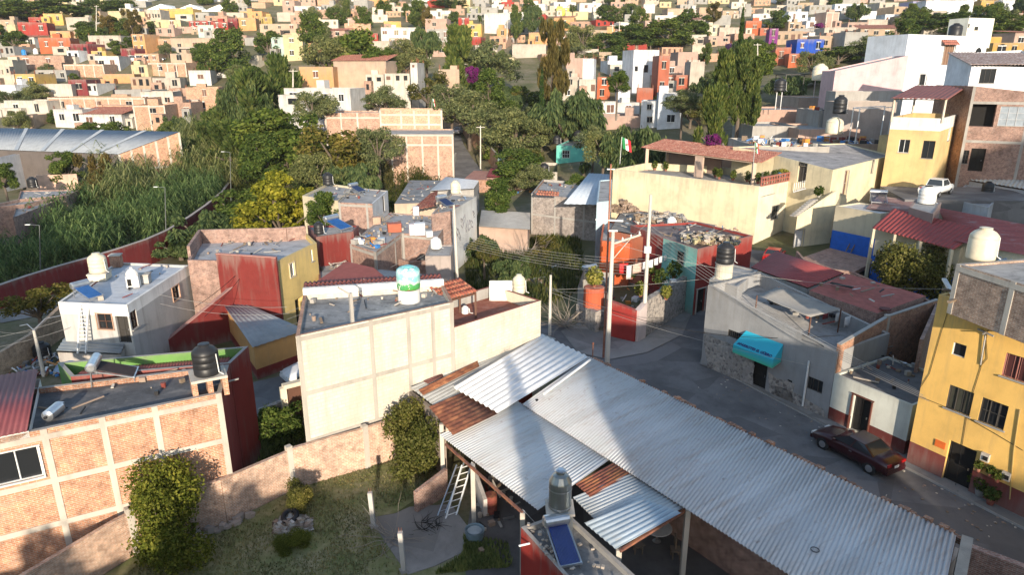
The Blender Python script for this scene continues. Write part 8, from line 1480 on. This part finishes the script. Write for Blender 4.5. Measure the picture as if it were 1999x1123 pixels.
# white hall roofs at the top
g = G(370, 22); a, b = Y(287, 20, g.y), Y(458, 22, g.y); t = empty('white_hall', (a.x, a.y, a.z), 'huge white roofed hall at the top left', 'hall'); wv = (b - a); zr = Y(370, -4, g.y + 30).z
MB().prism([a.xy, b.xy, b.xy + Vector((0, 40)), a.xy + Vector((0, 40))], a.z - 6, a.z + .5).build('wall', WHITE, t)
for i in range(3): p, q = a.lerp(b, i / 3), a.lerp(b, (i + 1) / 3); mid = p.lerp(q, .5); k = Vector((0, 40, 0)); z = Z(.55); m = MB(); m.poly([p + z, mid + Z(3.2), mid + Z(4.0) + k, p + z + k]); m.poly([mid + Z(3.2), q + z, q + z + k, mid + Z(4.0) + k]); m.poly([p + z, q + z, mid + Z(3.2)]); m.build('roof', flat((.85, .84, .8), .5), t)
SKY_FILL.append((287, 0, 458, 22))
tk = [(0, 132, 12, 'black tank at the lower left of the cream wall'), (1, 133, 22, 'second black tank beside the one at the cream wall'), (2, 155, 385, 'black tank in front of the small white house'), (3, 157, 396, 'second black tank in front of the small white house'), (4, 100, 47, 'bright blue drum on the grey house roof'), (5, 98, 70, 'white cistern on the grey house roof'), (6, 178, 227, 'black tank on the long low brick house'), (7, 195, 208, 'cream pot tank on the long low brick house')]
for i, v, u, l in tk: g = Y(u, v + 4, G(u, v + 8).y - .6); tinaco(g - Z(.6), .8, 2.0, [BLACK, BLACK, BLACK, BLACK, flat((.02, .2, .5), .5), FRAME_W, BLACK, CREAMP][i], l)
# vehicles far off
g = G(232, 126); car((g.x, g.y, g.z + .15), R(75), 'dark windowed white bus parked on the hillside road', (.62, .62, .6), 'van', 'bus', 'bus'); g2 = G(270, 122); car((g2.x, g2.y, g2.z + .15), R(10), 'white van parked beside the hillside road', (.75, .75, .74), 'van', 'van', 'van')
for i, (u, v, l) in enumerate(((895, 262, 'pale car at the far end of the side street'), (310, 118, 'dark car behind the white van'), (985, 372, 'white car bonnet below the far side street'))): g = G(u, v); car((g.x, g.y, g.z + .1), R(80 if i == 0 else 20), l, [(.5, .5, .5), (.04, .05, .06), (.7, .7, .7)][i])
# walls of the far side street
wall_run('street_wall', [G(u, v).xy for u, v in ((972, 338), (950, 310), (925, 285), (905, 262))], [zg(*G(u, v).xy) + 3.2 for u, v in ((972, 338), (950, 310), (925, 285), (905, 262))], plaster((.46, .27, .17), .4), 'long salmon wall with dark red base along the far side street', .3, CONC, -2)
wall_run('street_wall', [G(u, v).xy for u, v in ((880, 345), (890, 310))], [4.2, 4.6], plaster((.5, .48, .44), .4), 'pale wall on the left of the far side street', .3, None, -2)
# the rest of the hillside town, filled between the houses picked out above
KINDS_ = [('crm', 'cream'), ('wht', 'white'), ('pch', 'peach'), ('pnk', 'pink'), ('bei', 'beige'), ('tan', 'tan'), ('brk', 'bare brick'), ('gry', 'grey'), ('orp', 'orange'), ('yl2', 'pale yellow'), ('red', 'red'), ('wht', 'white'), ('brk', 'bare brick'), ('brd', 'bare brick'), ('brd', 'bare brick'), ('gry', 'grey'), ('tan', 'tan'), ('bei', 'beige')]
rf = random.Random(99); cnt = 0; tries = 0; FILL = []
while len(FILL) < 330 and tries < 9000:
    tries += 1; y = rf.uniform(128, 560) if rf.random() < .55 else rf.uniform(190, 560); u = rf.uniform(-40, 2040); x = Y(u, 100, y).x; z = zg(x, y); v1 = PX((x, y, z))[1]
    if v1 < -14 or v1 > (232 if u < 440 else 128 if 840 < u < 1560 and y > 160 else 100): continue
    if u < 440 and y < 190 and -108 < x < -88: continue
    hpx = rf.uniform(2.8, 5.6) * FPX / y; wpx = rf.uniform(6, 13) * FPX / y; u0, u1, v0 = u - wpx / 2, u + wpx / 2, v1 - hpx
    bad = False
    for a in SKY_FILL:
        ox = min(u1, a[2]) - max(u0, a[0]); oy = min(v1, a[3]) - max(v0, a[1])
        if ox > 0 and oy > 0 and ox * oy > .2 * min((u1 - u0) * (v1 - v0), (a[2] - a[0]) * (a[3] - a[1])): bad = True; break
    if bad: continue
    k, nm = rf.choice(KINDS_) if u < 1500 else rf.choice([('gry', 'grey'), ('whb', 'white'), ('bei', 'beige'), ('pnk', 'pink'), ('tan', 'tan')])
    if u < 440 and y < 200: k, nm = rf.choice([('brk', 'bare brick'), ('brd', 'bare brick'), ('crm', 'cream'), ('pch', 'peach'), ('tan', 'tan')])
    FILL.append((y, u0, v0, u1, v1, k, nm, rf.choice((0, 1, 2, 2, 3, 4)), 't' if rf.random() < .15 else '', rf.uniform(7, 11), hpx * y / FPX)); SKY_FILL.append((u0, v0, u1, v1))
FILL.sort(); rest = MB(); rmats = []
for i, (y, u0, v0, u1, v1, k, nm, wn, op, dp, hm) in enumerate(FILL):
    side = 'left' if u0 < 660 else 'middle' if u0 < 1330 else 'right'; st = 'two storey' if hm > 4.6 else 'low'
    if i < 95: far_house(u0, v0, u1, v1, k, f'{st} {nm} house{" with tiled roof" if op else ""} on the hillside, {side} third of photo', wn, op, y, dp, None, 'house', f'{nm} houses on the far hillside'); continue
    M_ = fmat(k)
    if M_ not in rmats: rmats.append(M_)
    if TARL not in rmats: rmats += [TARL, PANE]
    a, b = Y(u0, v1, y), Y(u1, v1, y); zt = Y(u0, v0, y).z; yw = rf.uniform(-.25, .25); c = (a + b) / 2; w_ = (b - a).length; mi_ = rmats.index(M_); ri = rmats.index(TARL)
    d = Vector((math.cos(yw), math.sin(yw))); n = Vector((-d.y, d.x)); p0 = c.xy - d * w_ / 2; p1 = c.xy + d * w_ / 2
    rest.prism([p0, p1, p1 + n * dp, p0 + n * dp], a.z - 5, zt, mi_, mi_, False); rest.prism([p0 + d * .3 + n * .3, p1 - d * .3 + n * .3, p1 - d * .3 + n * (dp - .3), p0 + d * .3 + n * (dp - .3)], zt - 1, zt + .02, ri, ri, False)
    if rf.random() < .5: s = rf.uniform(.1, .6); rest.prism([p0 + d * w_ * s + n * 2, p0 + d * (w_ * s + 2.5) + n * 2, p0 + d * (w_ * s + 2.5) + n * 5, p0 + d * w_ * s + n * 5], zt, zt + rf.uniform(1.2, 2.4), mi_, mi_, False)
    for j in range(wn): s = w_ * (j + .5) / wn; q = p0 + d * s - n * .02; z = zt - rf.uniform(1.2, 1.8); rest.beam((*(q - d * .5), z), (*(q + d * .5), z), .1, 1.2, rmats.index(PANE))
tag(rest.build('distant_houses', rmats), 'mass of small pale houses covering the farthest hillside', None, None, 'stuff')
for i in range(330):
    y = rf.uniform(150, 520); u = rf.uniform(-20, 2020); x = Y(u, 60, y).x; z = zg(x, y); v = PX((x, y, z))[1]
    if v > (140 if 800 < u < 1600 else 90) or any(a[0] - 8 < u < a[2] + 8 and a[1] - 6 < v < a[3] + 8 for a in SKY_FILL[:len(FH)]): continue
    k = rf.choice(('round', 'round', 'mesquite', 'feather', 'willow')); h_ = rf.uniform(5, 9); nm = {'round': 'rounded dark green', 'mesquite': 'wide grey green', 'feather': 'tall feathery', 'willow': 'soft green'}[k]
    tree(k, 0, 0, 0, 0, f'{nm} tree among the houses of the far hillside', f'{nm} trees on the far hillside', loc=(x, y, z - .3), hh=h_, ww=h_ * (.55 if k == 'feather' else 1.1), seed=i)
for i in range(120):
    y = rf.uniform(140, 330); u = rf.uniform(-10, 640); x = Y(u, 60, y).x; z = zg(x, y); v = PX((x, y, z))[1]
    if any(a[0] - 2 < u < a[2] + 2 and a[1] < v < a[3] + 14 for a in SKY_FILL[:len(FH)]): continue
    k = rf.choice(('round', 'round', 'mesquite', 'willow')); h_ = rf.uniform(3, 6.5); nm = {'round': 'small rounded green', 'mesquite': 'small grey green', 'willow': 'small soft green'}[k]
    tree(k, 0, 0, 0, 0, f'{nm} tree between the houses of the left hillside', f'{nm} trees on the left hillside', loc=(x, y, z - .3), hh=h_, ww=h_ * 1.15, seed=i)
for i in range(190):
    y = rf.uniform(100, 200); u = rf.uniform(560, 1250) if i < 135 else rf.uniform(1100, 1760); x = Y(u, 60, y).x; z = zg(x, y); v = PX((x, y, z))[1]
    if u < 1250 and -24 < x < -3 and y < 175: continue
    if any(a[0] - 12 < u < a[2] + 12 and a[1] - 5 < v < a[3] + 60 for a in SKY_FILL[:len(FH)]) or (740 < u < 900 and y < 140) or (u > 1050 and y < 138): continue
    k = rf.choice(('round', 'mesquite', 'mesquite', 'willow', 'thin')); h_ = rf.uniform(3.5, 6.5); nm = {'round': 'rounded dark green', 'mesquite': 'wide grey green', 'thin': 'sparse olive', 'willow': 'soft green'}[k]
    tree(k, 0, 0, 0, 0, f'{nm} tree in the wooded belt across the middle of the photo', f'{nm} trees of the wooded belt', loc=(x, y, z - .3), hh=h_, ww=h_ * 1.25, seed=i)
# ------------------------------------------------------------------ unseen houses and trees added behind the viewpoint, shaped to throw the long evening shadows
def shadow_house(x0, x1, y, z, label, mat, dy=8): 
    h_ = House('house', label, 'house', [(x0, y - dy), (x1, y - dy), (x1, y), (x0, y)], 0, z, mat, TARL, ph=.5); h_.finish()
shadow_house(11.6, 26.2, -16, 18.0, 'tall house behind the viewpoint whose shadow covers the workshop roof', CRW)
shadow_house(-10.5, 9, -14, 11.1, 'long low house behind the viewpoint', CRW); shadow_house(-27, -11.5, -14, 9.9, 'lower house behind the viewpoint at the left', CRW); shadow_house(27.5, 44, -14, 10.5, 'house behind the viewpoint at the right', CRW)
tree('cypress', 0, 0, 0, 0, 'slender cypress behind the viewpoint', None, loc=(6.0, -10.5, 0), hh=15.2, ww=2.9)  # unseen tree, sized and placed to cast the narrow shadow on the roof
for i, (x, z, w_) in enumerate(((-14, 10.6, 4), (-8, 11.4, 4), (-19, 10.8, 3.5), (2, 10.8, 4), (-28, 13, 6))): tree('round', 0, 0, 0, 0, ['rounded tree behind the viewpoint, second from the left', 'rounded tree behind the viewpoint, in the middle', 'rounded tree behind the viewpoint, third from the right of the row', 'small rounded tree behind the viewpoint nearest the cypress', 'largest rounded tree behind the viewpoint at the left'][i], None, loc=(x, -11, 0), hh=z, ww=w_)  # unseen trees added to dapple the yard walls with shade
for o in list(bpy.data.objects):
    for k in ('_h', '_w', '_used'):
        if k in o: del o[k]

# ------------------------------------------------------------------ the evening air
hb = MB(); hb.box((0, 385, -14), 1700, 1330, 175); ht = NT('haze'); hv = ht.n('ShaderNodeVolumePrincipled'); hv.inputs['Color'].default_value = (.95, .93, .9, 1); hv.inputs['Density'].default_value = .00013; hv.inputs['Anisotropy'].default_value = .2
ht.nt.links.new(hv.outputs[0], ht.out.inputs['Volume']); hz = hb.build('haze', ht.mat); tag(hz, 'thin warm evening haze over the town', None, None, 'stuff')
sc.cycles.volume_bounces = 0
